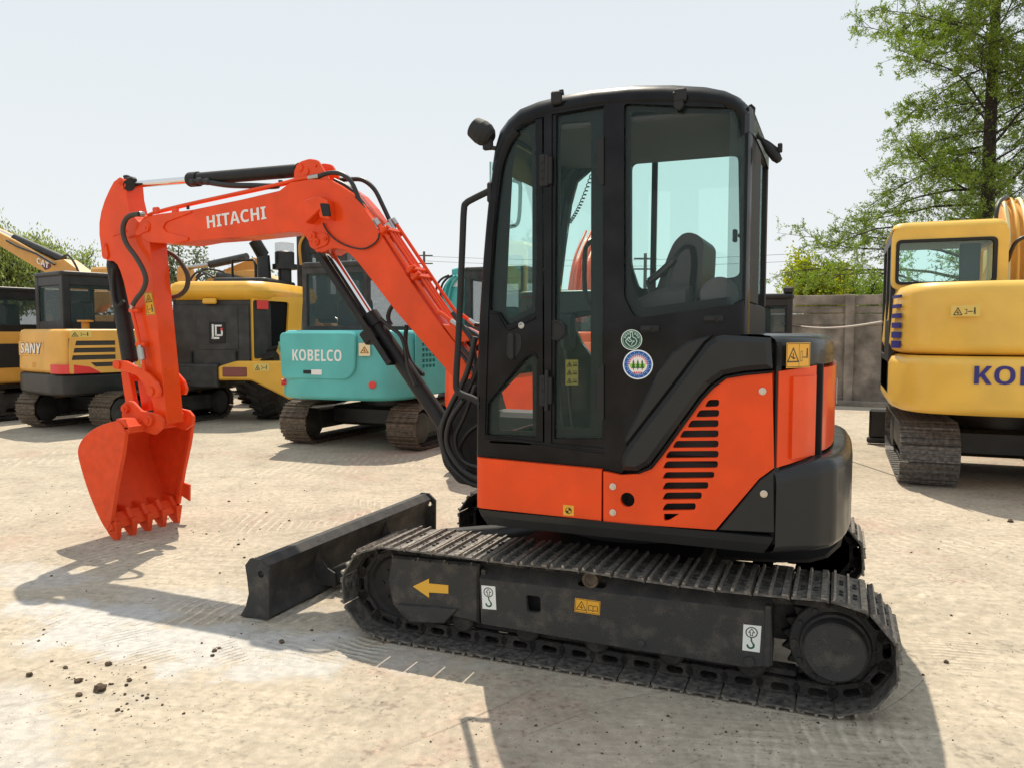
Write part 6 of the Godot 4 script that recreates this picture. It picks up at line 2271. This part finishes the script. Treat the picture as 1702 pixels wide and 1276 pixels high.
	wl.tube(smooth_path([Vector3(0.75, 3.0, -1.0), Vector3(0.72, 3.4, -1.02), Vector3(0.80, 3.6, -1.05)], 4), 0.03, 6)
	wl.box(Vector3(0.85, 3.66, -1.15), Vector3(0.5, 0.08, 0.2), 0.02)
	obj("lamp_bar", wl, M.yellow_deep, T)
	var rl := nb(X)
	rl.tube([Vector3(-0.42, 2.55, -0.3), Vector3(-0.42, 3.05, -0.3), Vector3(0.02, 3.05, -0.3), Vector3(0.06, 2.95, -0.3), Vector3(0.06, 2.55, -0.3)], 0.028, 6)
	obj("guard_rail", rl, M.far_black, T)
	side_plate("lift_arm", X, L2([2.4, 2.3, 2.8, 2.4, 4.6, 0.9, 4.9, 0.5, 4.6, 0.4, 3.4, 1.5]), -0.75, -0.55, M.yellow, T)
	side_plate("lift_arm", X, L2([2.4, 2.3, 2.8, 2.4, 4.6, 0.9, 4.9, 0.5, 4.6, 0.4, 3.4, 1.5]), 0.55, 0.75, M.yellow, T)

# ---- tan excavator whose bent boom shows behind the loader
func digger_behind_loader() -> void:
	var zp := -12.5
	var base := PZ(430, 620, zp)
	base.y = 0.0
	var X := F(base.x + 0.8, zp - 0.4, 90.0)
	var T := thing("crawler_excavator", "tan excavator behind the wheel loader, boom bent with a steel cylinder rod", "excavator", X.origin, "excavators parked in the yard")
	running_gear(T, X, 2.1, 0.5, 3.4, 0.8, 30, M.far_black, false)
	var h := nb(X)
	rblock(h, rrect(-1.15, 1.15, -1.3, 1.7, 0.2), 0.9, 2.0, 0.08)
	obj("house", h, M.yellow_brown, T)
	var b := MB.new()
	b.prism(round_poly(ZZ([322, 492, 330, 474, 350, 460, 375, 452, 420, 448, 470, 470, 500, 520, 470, 540, 430, 490, 396, 474, 366, 476, 345, 490, 335, 520, 322, 520], zp), 0.12), zp - 0.4, zp, 0.02)
	var bo := obj("boom", b, M.yellow_brown, T)
	var b2 := MB.new()
	b2.prism(ZZ([368, 450, 420, 428, 432, 430, 434, 462, 395, 462], zp - 0.6), zp - 1.0, zp - 0.6, 0.02)
	obj("boom_cover", b2, M.yellow_brown, T)
	var a := MB.new()
	a.prism(round_poly(ZZ([290, 448, 296, 440, 306, 444, 312, 462, 318, 478, 300, 540, 285, 600, 276, 600, 284, 520, 292, 480], zp), 0.08), zp - 0.34, zp - 0.04, 0.02)
	obj("arm", a, M.yellow_brown, T)
	var cy := MB.new()
	cy.cyl(PZ(349, 440, zp - 0.2), PZ(410, 427, zp - 0.2), 0.105, 14)
	cy.cyl(PZ(362, 457, zp + 0.05), PZ(410, 468, zp + 0.05), 0.09, 12)
	var co := obj("arm_cylinder", cy, M.far_grey, T)
	var rd := MB.new()
	rd.cyl(PZ(349, 440, zp - 0.2), PZ(306, 446, zp - 0.2), 0.06, 10)
	obj("cylinder_rod", rd, M.steel, co)
	for q in [[[314, 480, 318, 462, 330, 452, 346, 456, 360, 466], 0.06], [[322, 484, 326, 466, 340, 455, 356, 462, 370, 472], 0.12], [[326, 462, 340, 448, 370, 452, 390, 462], -0.3]]:
		var hs := MB.new()
		hs.tube(smooth_path(Z3(q[0], zp + q[1]), 5), 0.028, 6)
		obj("hose", hs, M.hose, bo)
	for k in 3:
		var pp := MB.new()
		pp.tube(Z3([296 + k * 5, 540, 306 + k * 5, 510, 318 + k * 5, 478], zp + 0.05), 0.028, 6)
		obj("boom_pipe", pp, M.yellow_brown, bo)

# ---- yellow excavator with blue stripes and lettering
func blue_stripe_digger() -> void:
	var X := F(2.80, -6.10, 0.0)
	var T := thing("crawler_excavator", "yellow crawler excavator with dark blue lettering and blue stripes on its tail", "excavator", X.origin, "excavators parked in the yard")
	running_gear(T, X, 1.62, 0.56, 2.95, 0.66, 36, M.shoe)
	var b := nb(X)
	rblock(b, round_poly(L2([-1.20, 0.95, -1.16, 1.35, -0.98, 1.66, -0.5, 1.80, 0.5, 1.80, 1.0, 1.66, 1.2, 1.3, 1.2, -0.8, -1.2, -0.8]), 0.22), 0.80, 1.38, 0.09)
	var cw := obj("counterweight", b, M.yellow_lemon, T)
	sign_text("KOMATSU", M.blue, X, Vector3(-0.49, 1.115, 1.805), Vector3(1, 0, 0), 1.26, 0.18, cw, 0.0, 1.6)
	var h := nb(X)
	rblock(h, round_poly(L2([-1.20, 0.95, -1.15, 1.32, -0.96, 1.62, -0.5, 1.76, 0.5, 1.76, 1.0, 1.62, 1.2, 1.3, 1.2, -0.8, -1.2, -0.8]), 0.22), 1.392, 2.12, 0.11, 0.03)
	var hood := obj("hood", h, M.yellow_lemon, T)
	flat_sign("warning_sticker", M.print_keep_off, X, Vector3(-0.70, 1.77, 1.735), Vector3(0.957, 0, 0.289).normalized(), 0.25, 0.11, hood)
	for i in 6:
		var s := nb(X)
		s.slab([V(-1.19, 1.12), V(-1.165, 1.32), V(-1.13, 1.39)], 1.45 + i * 0.105, 1.45 + i * 0.105 + 0.075 - i * 0.009, 0.02, V(-1, 0.3))
		obj("blue_stripe", s, M.blue, hood)
	var em := nb(X)
	em.box(Vector3(-0.35, 2.115, 1.2), Vector3(0.8, 0.02, 0.10), 0.008)
	obj("top_hinge", em, M.rubber, hood)
	# cab: yellow shell with a rounded rear window
	var zr := 0.95
	var p := nb(X)
	p.plate(round_poly(L2([-1.20, 2.08, -0.10, 2.08, -0.10, 2.74, -1.20, 2.74]), 0.09), [rrect(-1.14, -0.22, 2.145, 2.60, 0.05)], zr - 0.06, zr)
	var cabo := obj("cab", p, M.yellow_lemon, T)
	var rf := nb(X)
	rblock(rf, rrect(-1.20, -0.10, -0.75, zr, 0.12), 2.68, 2.80, 0.06)
	rf.box(Vector3(-0.62, 2.80, zr - 0.1), Vector3(0.85, 0.02, 0.05), 0.008)
	obj("roof", rf, M.yellow_lemon, cabo)
	for q in [[-1.20, -1.15], [-0.16, -0.10]]:
		var sd := nb(side(X))
		sd.plate(L2([-zr + 0.06, 0.95, 0.75, 0.95, 0.75, 2.70, -zr + 0.06, 2.70]), [rrect(-zr + 0.22, -0.15, 1.75, 2.60, 0.06), rrect(-0.02, 0.66, 1.35, 2.60, 0.06)], q[0], q[1])
		obj("cab_side", sd, M.yellow_lemon if q[0] > -1.0 else M.far_black, cabo)
	var gk := nb(X)
	gk.plate(rrect(-1.16, -0.20, 2.13, 2.615, 0.06), [rrect(-1.125, -0.235, 2.16, 2.585, 0.04)], zr - 0.07, zr + 0.012)
	obj("window_seal", gk, M.rubber, cabo)
	var gl := nb(X)
	gl.box(Vector3(-0.68, 2.37, zr - 0.03), Vector3(0.92, 0.46, 0.006))
	obj("rear_pane", gl, M.pane, cabo)
	var hl := nb(X)
	hl.box(Vector3(-0.65, 2.655, 0.10), Vector3(0.96, 0.02, 1.5), 0.0)
	obj("head_lining", hl, M.inside_grey, cabo)
	for q in [[-1.175, 0.55], [-0.13, 0.55], [-1.175, -0.35], [-0.13, -0.35]]:
		var sg := nb(X)
		sg.box(Vector3(q[0], 2.15, q[1]), Vector3(0.006, 0.9, 0.60))
		obj("side_pane", sg, M.pane_clear, cabo)
	var st := nb(X)
	st.box(Vector3(-0.42, 2.30, 0.70), Vector3(0.20, 0.55, 0.04), 0.01)
	obj("cab_blind", st, M.inside_grey, cabo)
	# boom rises beside the cab, carrying pipes and hoses
	var bm := nb(side(X))
	bm.prism(round_poly(L2([-0.35, 1.5, 0.35, 1.5, 0.55, 2.5, 1.1, 3.0, 2.3, 2.9, 2.3, 2.7, 1.3, 2.6, 0.9, 2.2]) if false else L2([-0.2, 1.6, -0.15, 2.6, 0.05, 2.95, 0.4, 3.16, 0.9, 3.05, 2.4, 2.4, 2.4, 2.05, 0.9, 2.55, 0.5, 2.5, 0.35, 1.6]), 0.15), 0.02, 0.36, 0.02)
	var bo := obj("boom", bm, M.yellow_pale, T)
	for i in 5:
		var pp := nb(X)
		var x := 0.02 + i * 0.085
		var zz := 0.24 + 0.02 * (i % 2)
		pp.tube(smooth_path([Vector3(x, 1.9, zz + 0.02), Vector3(x, 2.55, zz - 0.02), Vector3(x, 2.92, zz - 0.18), Vector3(x, 3.16, -0.28), Vector3(x, 3.14, -0.60)], 6), 0.022, 7)
		obj("boom_pipe", pp, M.yellow_pale if i % 2 else M.sign_cream, bo)
	for q in [[[-0.12, 2.75, 0.2, -0.08, 3.05, 0.1, 0.05, 3.18, -0.2, 0.08, 3.18, -0.4], 0.022], [[0.0, 2.40, 0.30, 0.06, 2.60, 0.36, 0.20, 2.66, 0.36, 0.36, 2.58, 0.33, 0.44, 2.4, 0.3], 0.022], [[0.38, 2.7, 0.2, 0.44, 3.0, 0.15, 0.42, 3.15, -0.1], 0.022]]:
		var pts := []
		for i in range(0, q[0].size(), 3):
			pts.append(Vector3(q[0][i], q[0][i + 1], q[0][i + 2]))
		var hs := nb(X)
		hs.tube(smooth_path(pts, 5), q[1], 7)
		obj("hose", hs, M.hose, bo)
	# dozer blade at the far end
	var bl := nb(X)
	bl.box(Vector3(0, 0.30, -1.95), Vector3(2.55, 0.42, 0.10), 0.03)
	bl.box(Vector3(0, 0.06, -1.97), Vector3(2.60, 0.08, 0.16), 0.02)
	var blo := obj("dozer_blade", bl, M.far_black, T)
	for s in [-0.5, 0.5]:
		var pa := nb(X)
		pa.box(Vector3(s, 0.32, -1.4), Vector3(0.16, 0.16, 1.1), 0.02)
		obj("push_arm", pa, M.far_black, blo)

# ---- a second orange excavator right behind the first
func orange_digger_behind() -> void:
	var X := F(-2.15, -4.75, 0.0)
	var T := thing("crawler_excavator", "orange excavator half hidden behind the front machine's boom and cab", "excavator", X.origin, "excavators parked in the yard")
	running_gear(T, X, 1.6, 0.42, 2.5, 0.56, 30, M.shoe, false)
	var b := nb(X)
	rblock(b, round_poly(L2([-1.0, 0.9, -0.92, 1.25, -0.6, 1.40, 0.6, 1.40, 0.92, 1.25, 1.0, 0.9, 1.0, -0.9, -1.0, -0.9]), 0.16), 0.74, 1.62, 0.05, 0.02)
	obj("house", b, M.orange, T)
	framed_cab(T, X, -0.35, 0.60, -1.1, 0.3, 1.62, 2.05, M.far_black, 0.09)
	var bm := nb(side(X))
	bm.prism(round_poly(L2([-0.30, 1.0, -0.15, 1.9, 0.10, 2.45, 0.6, 2.85, 1.6, 2.9, 1.6, 2.65, 0.8, 2.5, 0.5, 2.2, 0.35, 1.0]), 0.12), 0.20, 0.46, 0.015)
	var bo := obj("boom", bm, M.orange, T)
	for i in 4:
		var pp := nb(X)
		var x := 0.22 + i * 0.07
		pp.tube(smooth_path([Vector3(x, 1.3, 0.31), Vector3(x, 1.9, 0.20), Vector3(x, 2.48, -0.06), Vector3(x, 2.9, -0.55)], 6), 0.016, 6)
		obj("boom_pipe", pp, M.orange, bo)

# ---- teal excavator further back with hoses looping over its boom
func teal_digger_behind() -> void:
	var X := F(-4.6, -9.6, 0.0)
	var T := thing("crawler_excavator", "teal excavator with black cab behind the orange boom, hoses looping over its boom", "excavator", X.origin, "excavators parked in the yard")
	running_gear(T, X, 1.78, 0.45, 2.85, 0.62, 30, M.far_black, false)
	var b := nb(X)
	rblock(b, rrect(-1.0, 1.0, -1.0, 1.5, 0.2), 0.72, 1.62, 0.06)
	obj("house", b, M.teal, T)
	var zp := -9.2
	var bm := MB.new()
	bm.prism(round_poly(ZZ([722, 560, 728, 500, 738, 472, 752, 457, 762, 456, 769, 470, 769, 560], zp), 0.15), zp - 0.36, zp, 0.02)
	var bo := obj("boom", bm, M.teal, T)
	var ea := MB.new()
	ea.prism(ZZ([747, 456, 747, 447, 760, 444, 768, 447, 768, 460], zp), zp - 0.28, zp - 0.08, 0.02)
	obj("cylinder_ear", ea, M.teal, bo)
	for k in 4:
		var h := MB.new()
		h.tube(smooth_path(Z3([724 + k * 7, 500, 726 + k * 8, 476, 734 + k * 8, 464, 746 + k * 6, 458], zp + 0.05), 4), 0.022, 6)
		obj("hose", h, M.hose if k < 2 else M.teal, bo)
	var sg := MB.new()
	sg.box(PZ(756, 470, zp + 0.01), Vector3(0.12, 0.16, 0.006))
	obj("white_notice", sg, M.white, bo)
	var c0 := PZ(772, 556, zp + 0.3)
	var c1 := PZ(872, 446, zp + 0.3)
	framed_cab(T, F(0, 0, 0), c0.x, c1.x, zp - 1.2, zp + 0.3, c0.y, c1.y, M.far_grey, 0.13)

# ---- dark cab beyond the orange machine's tail
func dark_cab_digger() -> void:
	var zp := -7.2
	var r := PZ(1309, 552, zp)
	var X := F(r.x - 0.62, zp - 0.9, 4.0)
	var T := thing("crawler_excavator", "low excavator with dark glazed cab in front of the concrete wall", "excavator", Vector3(X.origin.x, 0, X.origin.z), "excavators parked in the yard")
	running_gear(T, X, 1.3, 0.35, 2.1, 0.5, 26, M.far_black, false)
	var b := nb(X)
	rblock(b, rrect(-0.75, 0.62, -0.8, 1.1, 0.15), 0.62, 1.5, 0.06)
	obj("house", b, M.far_grey, T)
	framed_cab(T, X, -0.45, 0.62, -0.6, 0.9, 1.5, 2.10, M.far_black, 0.09)
	var lp := nb(X)
	lp.box(Vector3(0.56, 2.20, 0.85), Vector3(0.14, 0.09, 0.10), 0.02)
	lp.cyl(Vector3(0.56, 2.12, 0.85), Vector3(0.56, 2.18, 0.85), 0.02, 8)
	obj("roof_lamp", lp, M.far_grey, T)

# ---------------------------------------------------------------- concrete wall
func make_boundary() -> void:
	var z := -14.7
	var T := thing("boundary_wall", "grey precast concrete boundary wall with stacked top boards", "wall", Vector3(2.6, 0, z))
	var top := PZ(1400, 494, z).y
	var bay := 2.6
	var x := -3.9
	for i in 6:
		var xa := x + bay * i
		var p := MB.new()
		p.box(Vector3(xa + bay * 0.5, (top - 0.62) * 0.5, z), Vector3(bay - 0.20, top - 0.62, 0.10), 0.006)
		obj("wall_panel", p, M.concrete, T)
		for q in [[0.62, 0.36, 0.015], [0.36, 0.185, -0.02], [0.175, -0.06, 0.02]]:
			var bd := MB.new()
			var y0: float = top - q[0]
			var y1: float = top - q[1] - 0.012
			bd.box(Vector3(xa + bay * 0.5, (y0 + y1) * 0.5, z + q[2]), Vector3(bay - 0.18, y1 - y0, 0.12), 0.012, Basis(Vector3(0, 0, 1), 0.004 * ((i * 7) % 5 - 2)))
			obj("wall_board", bd, M.concrete, T)
		var po := MB.new()
		po.box(Vector3(xa, (top + 0.05) * 0.5, z + 0.04), Vector3(0.20, top + 0.05, 0.22), 0.015)
		obj("wall_post", po, M.concrete, T)
	var kb := MB.new()
	kb.box(Vector3(2.6, 0.05, z + 0.28), Vector3(15.4, 0.10, 0.34), 0.01)
	obj("wall_footing", kb, M.concrete, T)

# ---------------------------------------------------------------- trees
class Leaves:
	var v := PackedVector3Array()
	var n := PackedVector3Array()
	var c := PackedColorArray()
	func leaf(p: Vector3, along: Vector3, across: Vector3, l: float, w: float, col: Color) -> void:
		var nn := along.cross(across).normalized()
		var a := p - across * w * 0.5
		var b := p + across * w * 0.5
		var t := p + along * l
		var m := p + along * l * 0.5
		for q in [p, m + across * w * 0.5, t, p, t, m - across * w * 0.5]:
			v.append(q)
			n.append(nn)
			c.append(col)
	func mesh() -> ArrayMesh:
		var ar := []
		ar.resize(Mesh.ARRAY_MAX)
		ar[Mesh.ARRAY_VERTEX] = v
		ar[Mesh.ARRAY_NORMAL] = n
		ar[Mesh.ARRAY_COLOR] = c
		var o := ArrayMesh.new()
		o.add_surface_from_arrays(Mesh.PRIMITIVE_TRIANGLES, ar)
		return o
func rdir(g: RandomNumberGenerator) -> Vector3:
	var v := Vector3(g.randfn(), g.randfn(), g.randfn())
	return v.normalized() if v.length() > 0.001 else Vector3.UP
func limb(b: MB, p: Array, r0: float, r1: float, s := 5) -> void:
	for i in p.size() - 1:
		var a := lerpf(r0, r1, float(i) / (p.size() - 1))
		var c := lerpf(r0, r1, float(i + 1) / (p.size() - 1))
		b.cyl(p[i], p[i + 1], a, s, c, false)
func leaf_tint(g: RandomNumberGenerator, warm := 0.0) -> Color:
	var k := g.randf_range(0.65, 1.35)
	return Color(k * (1.0 + g.randf_range(-0.12, 0.25) + warm), k, k * g.randf_range(0.7, 1.1))
func add_crown(L: Leaves, m: Material, parent: Node3D) -> void:
	var o := MeshInstance3D.new()
	o.name = "crown"
	o.mesh = L.mesh()
	o.material_override = m
	parent.add_child(o, true)
	o.position = -parent.position

# a redwood: straight trunk, long level limbs, fine fresh foliage
func redwood(at: Vector3, h: float, spread: float, trunk_r: float, seed_: int, label: String, dense := 1.0, y_low := 2.6) -> void:
	var g := RandomNumberGenerator.new()
	g.seed = seed_
	var T := thing("redwood_tree", label, "tree", at, "trees behind the yard")
	var tr := MB.new()
	var tp := []
	for i in 13:
		tp.append(at + Vector3(sin(i * 0.7) * 0.03 + 0.012 * i, h * i / 12.0, cos(i * 0.9) * 0.03))
	limb(tr, tp, trunk_r, trunk_r * 0.22, 12)
	var L := Leaves.new()
	var br := MB.new()
	var y := y_low
	var az := 0.0
	while y < h * 0.97:
		az += 2.399 + g.randf_range(-0.6, 0.6)
		var f := 1.0 - (y - y_low) / (h - y_low)
		var len := spread * (0.25 + 0.75 * pow(f, 0.9)) * g.randf_range(0.45, 1.05)
		var d := Vector3(cos(az), 0, sin(az))
		var p := at + Vector3(0.012 * 12.0 * y / h, y, 0)
		var pts := [p]
		var dir := (d + Vector3.UP * g.randf_range(0.0, 0.75)).normalized()
		var n := 8
		for i in n:
			dir = (dir + rdir(g) * 0.20 + Vector3.UP * (0.02 if i > 5 else -0.05)).normalized()
			p += dir * len / n
			pts.append(p)
		limb(br, pts, trunk_r * 0.22 * (0.4 + 0.6 * f) * clampf(len / spread * 1.4, 0.35, 1.0), 0.006, 5)
		# side twigs fork again and carry the sprays
		for i in range(1, n + 1):
			for k in int(ceil((2.0 if i < 3 else 3.2) * dense)):
				var o: Vector3 = pts[i - 1].lerp(pts[i], g.randf())
				var sd := (dir.cross(Vector3.UP) * (1.0 if g.randf() < 0.5 else -1.0) * g.randf_range(0.5, 1.0) + dir * g.randf_range(0.2, 1.0) + Vector3.UP * g.randf_range(-0.5, 0.6)).normalized()
				var tl := (0.25 + len * 0.26 * (1.15 - float(i) / n * 0.6)) * g.randf_range(0.5, 1.1)
				var e := o + sd * tl + Vector3.DOWN * tl * 0.08
				limb(br, [o, o.lerp(e, 0.5) + rdir(g) * 0.05, e], 0.009, 0.003, 3)
				for w in 4:
					var t0 := g.randf_range(0.25, 1.0)
					var o2 := o.lerp(e, t0)
					var e2 := o2 + (sd * 0.7 + rdir(g) * 0.9).normalized() * tl * g.randf_range(0.25, 0.55)
					limb(br, [o2, e2], 0.004, 0.002, 3)
					var nl := int(10.0 + tl * 20.0 * (0.4 + 0.8 * float(i) / n))
					for q in nl:
						var lp := o2.lerp(e2, g.randf_range(0.0, 1.1)) + rdir(g) * 0.055 * g.randf()
						var al := ((e2 - o2).normalized() * 0.5 + rdir(g)).normalized()
						var ac := al.cross(rdir(g)).normalized()
						L.leaf(lp, al, ac, g.randf_range(0.045, 0.10), g.randf_range(0.016, 0.034), leaf_tint(g, 0.1))
		y += h * 0.0082 * g.randf_range(0.5, 1.5)
	obj("trunk", tr, M.bark, T)
	obj("branches", br, M.bark, T)
	add_crown(L, M.leaf_sequoia, T)

# a broad tree of leafy boughs: kind sets leaf size and droop
func broad_tree(called: String, at: Vector3, h: float, r: float, y0: float, seed_: int, label: String, m: Material, boughs: int, leaves: int, leaf: float, droop: float, group := "trees behind the yard") -> void:
	var g := RandomNumberGenerator.new()
	g.seed = seed_
	var T := thing(called, label, "tree", at, group)
	var tr := MB.new()
	var br := MB.new()
	var L := Leaves.new()
	var fork := at + Vector3(g.randf_range(-0.2, 0.2), y0, g.randf_range(-0.2, 0.2))
	limb(tr, [at, at.lerp(fork, 0.5) + Vector3(0.05, 0, 0), fork, fork + Vector3(0.1, (h - y0) * 0.4, 0)], r * 0.10, r * 0.035, 8)
	for i in boughs:
		var a := TAU * i / boughs * 2.618 + g.randf_range(-0.3, 0.3)
		var up := g.randf_range(0.15, 1.0)
		var tip := at + Vector3(cos(a) * r * sqrt(1.0 - 0.7 * up * up) * g.randf_range(0.6, 1.0), lerpf(y0 + 0.1 * (h - y0), h, up) * g.randf_range(0.92, 1.0), sin(a) * r * sqrt(1.0 - 0.7 * up * up) * g.randf_range(0.6, 1.0))
		var st := fork + Vector3(0, (h - y0) * 0.35 * up * g.randf(), 0)
		var mid := st.lerp(tip, 0.5) + Vector3(0, 0.12 * (h - y0), 0)
		var path := [st, st.lerp(mid, 0.6), mid, mid.lerp(tip, 0.6) + rdir(g) * 0.1 * r, tip]
		limb(br, path, r * 0.03, 0.008, 5)
		for k in leaves:
			var s := pow(g.randf(), 0.7)
			var sp := 0.30 * r * (0.35 + 0.65 * s)
			var o: Vector3 = (st.lerp(mid, s * 2.0) if s < 0.5 else mid.lerp(tip, s * 2.0 - 1.0))
			var c := o + rdir(g) * sp * pow(g.randf(), 0.6) * Vector3(1, 0.7, 1)
			if k % 9 == 0:
				limb(br, [o, o.lerp(c, 0.6) + Vector3(0, 0.03, 0), c], 0.012, 0.003, 3)
			for q in 3:
				var al := (rdir(g) + Vector3.DOWN * droop).normalized()
				var ac := al.cross(rdir(g)).normalized()
				L.leaf(c + rdir(g) * leaf * 1.6, al, ac, leaf * g.randf_range(0.7, 1.3), leaf * g.randf_range(0.28, 0.5) if droop > 0.5 else leaf * g.randf_range(0.5, 0.8), leaf_tint(g))
	obj("trunk", tr, M.bark, T)
	obj("branches", br, M.bark, T)
	add_crown(L, m, T)

func ground_at(u: float, d: float) -> Vector3:      # the place on the ground in the direction of a picture column, d metres ahead
	var f := Vector3(cam_f.x, 0, cam_f.z).normalized()
	var p := CAM + f * d + cam_r * ((u - 851.0) / FOC * d)
	p.y = 0.0
	return p
func make_trees() -> void:
	redwood(ground_at(1628, 20.5), 15.5, 5.3, 0.22, 5, "tall straight redwood with fresh green sprays behind the blue striped excavator", 1.0, 2.4)
	broad_tree("leafy_tree", ground_at(1352, 24.0), 4.1, 1.25, 1.6, 21, "rounded yellow green tree showing over the concrete wall", M.leaf_bush, 26, 150, 0.10, 0.1)
	broad_tree("leafy_tree", ground_at(1425, 27.0), 3.7, 1.6, 1.5, 22, "lower green tree over the concrete wall beside the redwood", M.leaf_sequoia, 22, 110, 0.11, 0.1)
	for q in [[20, 33.0, 6.2, 2.9, 31, "drooping willow behind the tan boom"], [95, 35.0, 5.9, 2.4, 32, "second drooping willow with rounded top behind the tan boom"], [-60, 31.0, 6.3, 3.0, 33, "willow at the end of the row behind the tan boom"]]:
		broad_tree("willow_tree", ground_at(q[0], q[1]), q[2], q[3], 2.0, q[4], q[5], M.leaf_willow, 34, 170, 0.15, 1.6)
	for q in [[305, 34.0, 5.9, 1.9, 41, "airy pale green tree behind the wheel loader"], [365, 36.0, 5.6, 1.6, 42, "thin airy tree behind the loader's exhaust stack"], [160, 38.0, 4.6, 1.8, 44, "low airy tree between the willow and the orange arm"], [440, 38.0, 5.4, 1.3, 45, "small airy tree beside the loader's air cleaner"]]:
		broad_tree("airy_tree", ground_at(q[0], q[1]), q[2], q[3], 1.8, q[4], q[5], M.leaf_poplar, 14, 55, 0.15, 0.2)

# ---------------------------------------------------------------- small things
func make_small_things() -> void:
	# poles and wires
	for q in [[1071, 46.0, 6.1, "thin utility pole seen through the orange machine's cab glass"], [706, 60.0, 7.6, "distant utility pole behind the orange boom"]]:
		var at := ground_at(q[0], q[1])
		var T := thing("utility_pole", q[3], "pole", at)
		var b := MB.new()
		b.cyl(at, at + Vector3(0, q[2], 0), 0.14, 8, 0.09)
		obj("shaft", b, M.wire, T)
		for y in [0.3, 0.9]:
			var c := MB.new()
			c.box(at + Vector3(0, q[2] - y, 0), Vector3(1.3, 0.09, 0.09), 0.01, Basis(Vector3.UP, YAW))
			obj("crossarm", c, M.wire, T)
	for k in 2:
		var w := MB.new()
		var a := ground_at(706, 60.0) + Vector3(0, 7.25 - 0.35 * k, 0)
		var c := ground_at(1500, 44.0) + Vector3(0, 6.25 - 0.45 * k, 0)
		var pts := []
		for i in 25:
			var t := i / 24.0
			pts.append(a.lerp(c, t) - Vector3(0, 0.5 * sin(PI * t), 0))
		w.tube(pts, 0.012, 4)
		var o := obj("power_line", w, M.wire, self)
		o.name = numbered("power_line_wire")
		tag(o, ["upper thin power line crossing the sky behind the cab", "lower thin power line crossing the sky behind the cab"][k], "wire")
	var rp := MB.new()
	var r0 := PZ(1300, 538, -8.2)
	var r1 := PZ(1467, 535, -5.6)
	var pr := []
	for i in 17:
		var t := i / 16.0
		pr.append(r0.lerp(r1, t) - Vector3(0, 0.07 * sin(PI * t), 0))
	rp.tube(pr, 0.014, 6)
	var ro := obj("rope", rp, M.rope, self)
	tag(ro, "pale rope sagging from the dark cab to the yellow cab", "rope")
	# clods of dried mud: the larger ones are things, the crumbs are one mass
	var g := RandomNumberGenerator.new()
	g.seed = 77
	var cm := []
	for k in 4:
		var b := MB.new()
		var rows := []
		for i in 6:
			var la := PI * (i / 5.0 - 0.5)
			var row := []
			for j in 8:
				var lo := TAU * j / 8.0
				var r := g.randf_range(0.72, 1.15)
				row.append(Vector3(cos(la) * cos(lo) * r, sin(la) * 0.55 * r, cos(la) * sin(lo) * r * 0.8))
			rows.append(row)
		b.loft(rows, true, false)
		cm.append(b.mesh())
	for q in [[166, 1147, 0.036, "largest clod of dried mud on the bare ground before the dozer blade"], [130, 1133, 0.021, "flat brown clod beside the scatter of crumbs"], [48, 1123, 0.020, "lone clod near the pale lime patch"], [356, 1082, 0.017, "clod on the pale lime patch before the dozer blade"], [180, 1105, 0.020, "clod at the edge of the crumbs on the lime patch"], [215, 1131, 0.016, "small round clod among the crumbs"], [1573, 1101, 0.016, "clod beside the sprocket end of the track"], [1680, 867, 0.03, "clod in the sun beyond the orange machine's tail"]]:
		var at := PY(q[0], q[1])
		var o := MeshInstance3D.new()
		o.name = numbered("mud_clod")
		o.mesh = cm[g.randi() % 4]
		o.material_override = M.clod
		add_child(o)
		o.transform = Transform3D(Basis(Vector3.UP, g.randf() * TAU).scaled(Vector3.ONE * q[2]), at + Vector3(0, q[2] * 0.35, 0))
		tag(o, q[3], "clod", "clods of dried mud")
	var mm := MultiMesh.new()
	mm.transform_format = MultiMesh.TRANSFORM_3D
	mm.mesh = cm[1]
	var xs := []
	for q in [[180, 1125, 110, 45, 60, 0.005], [230, 1190, 90, 35, 30, 0.0045], [350, 1085, 50, 20, 16, 0.005], [60, 1060, 60, 20, 10, 0.005], [330, 880, 90, 25, 30, 0.006], [480, 840, 90, 30, 26, 0.006], [80, 850, 90, 40, 22, 0.006], [1300, 1200, 200, 50, 60, 0.003], [1100, 1230, 180, 35, 40, 0.003], [1600, 1080, 120, 110, 30, 0.004], [1600, 900, 100, 60, 20, 0.005], [850, 1190, 150, 50, 26, 0.003], [480, 1050, 90, 30, 14, 0.005], [380, 960, 200, 60, 26, 0.005]]:
		for i in q[4]:
			var at := PY(q[0] + g.randfn() * q[2] * 0.6, maxf(q[1] + g.randfn() * q[3] * 0.5, 760.0))
			var s: float = q[5] * exp(g.randfn() * 0.5)
			xs.append(Transform3D(Basis(Vector3.UP, g.randf() * TAU).scaled(Vector3(s, s * 0.8, s)), at + Vector3(0, s * 0.3, 0)))
	mm.instance_count = xs.size()
	for i in xs.size():
		mm.set_instance_transform(i, xs[i])
	var mo := MultiMeshInstance3D.new()
	mo.name = "crumbs"
	mo.multimesh = mm
	mo.material_override = M.clod
	add_child(mo)
	tag(mo, "crumbs of dried mud scattered over the yard", "crumbs", "", "stuff")
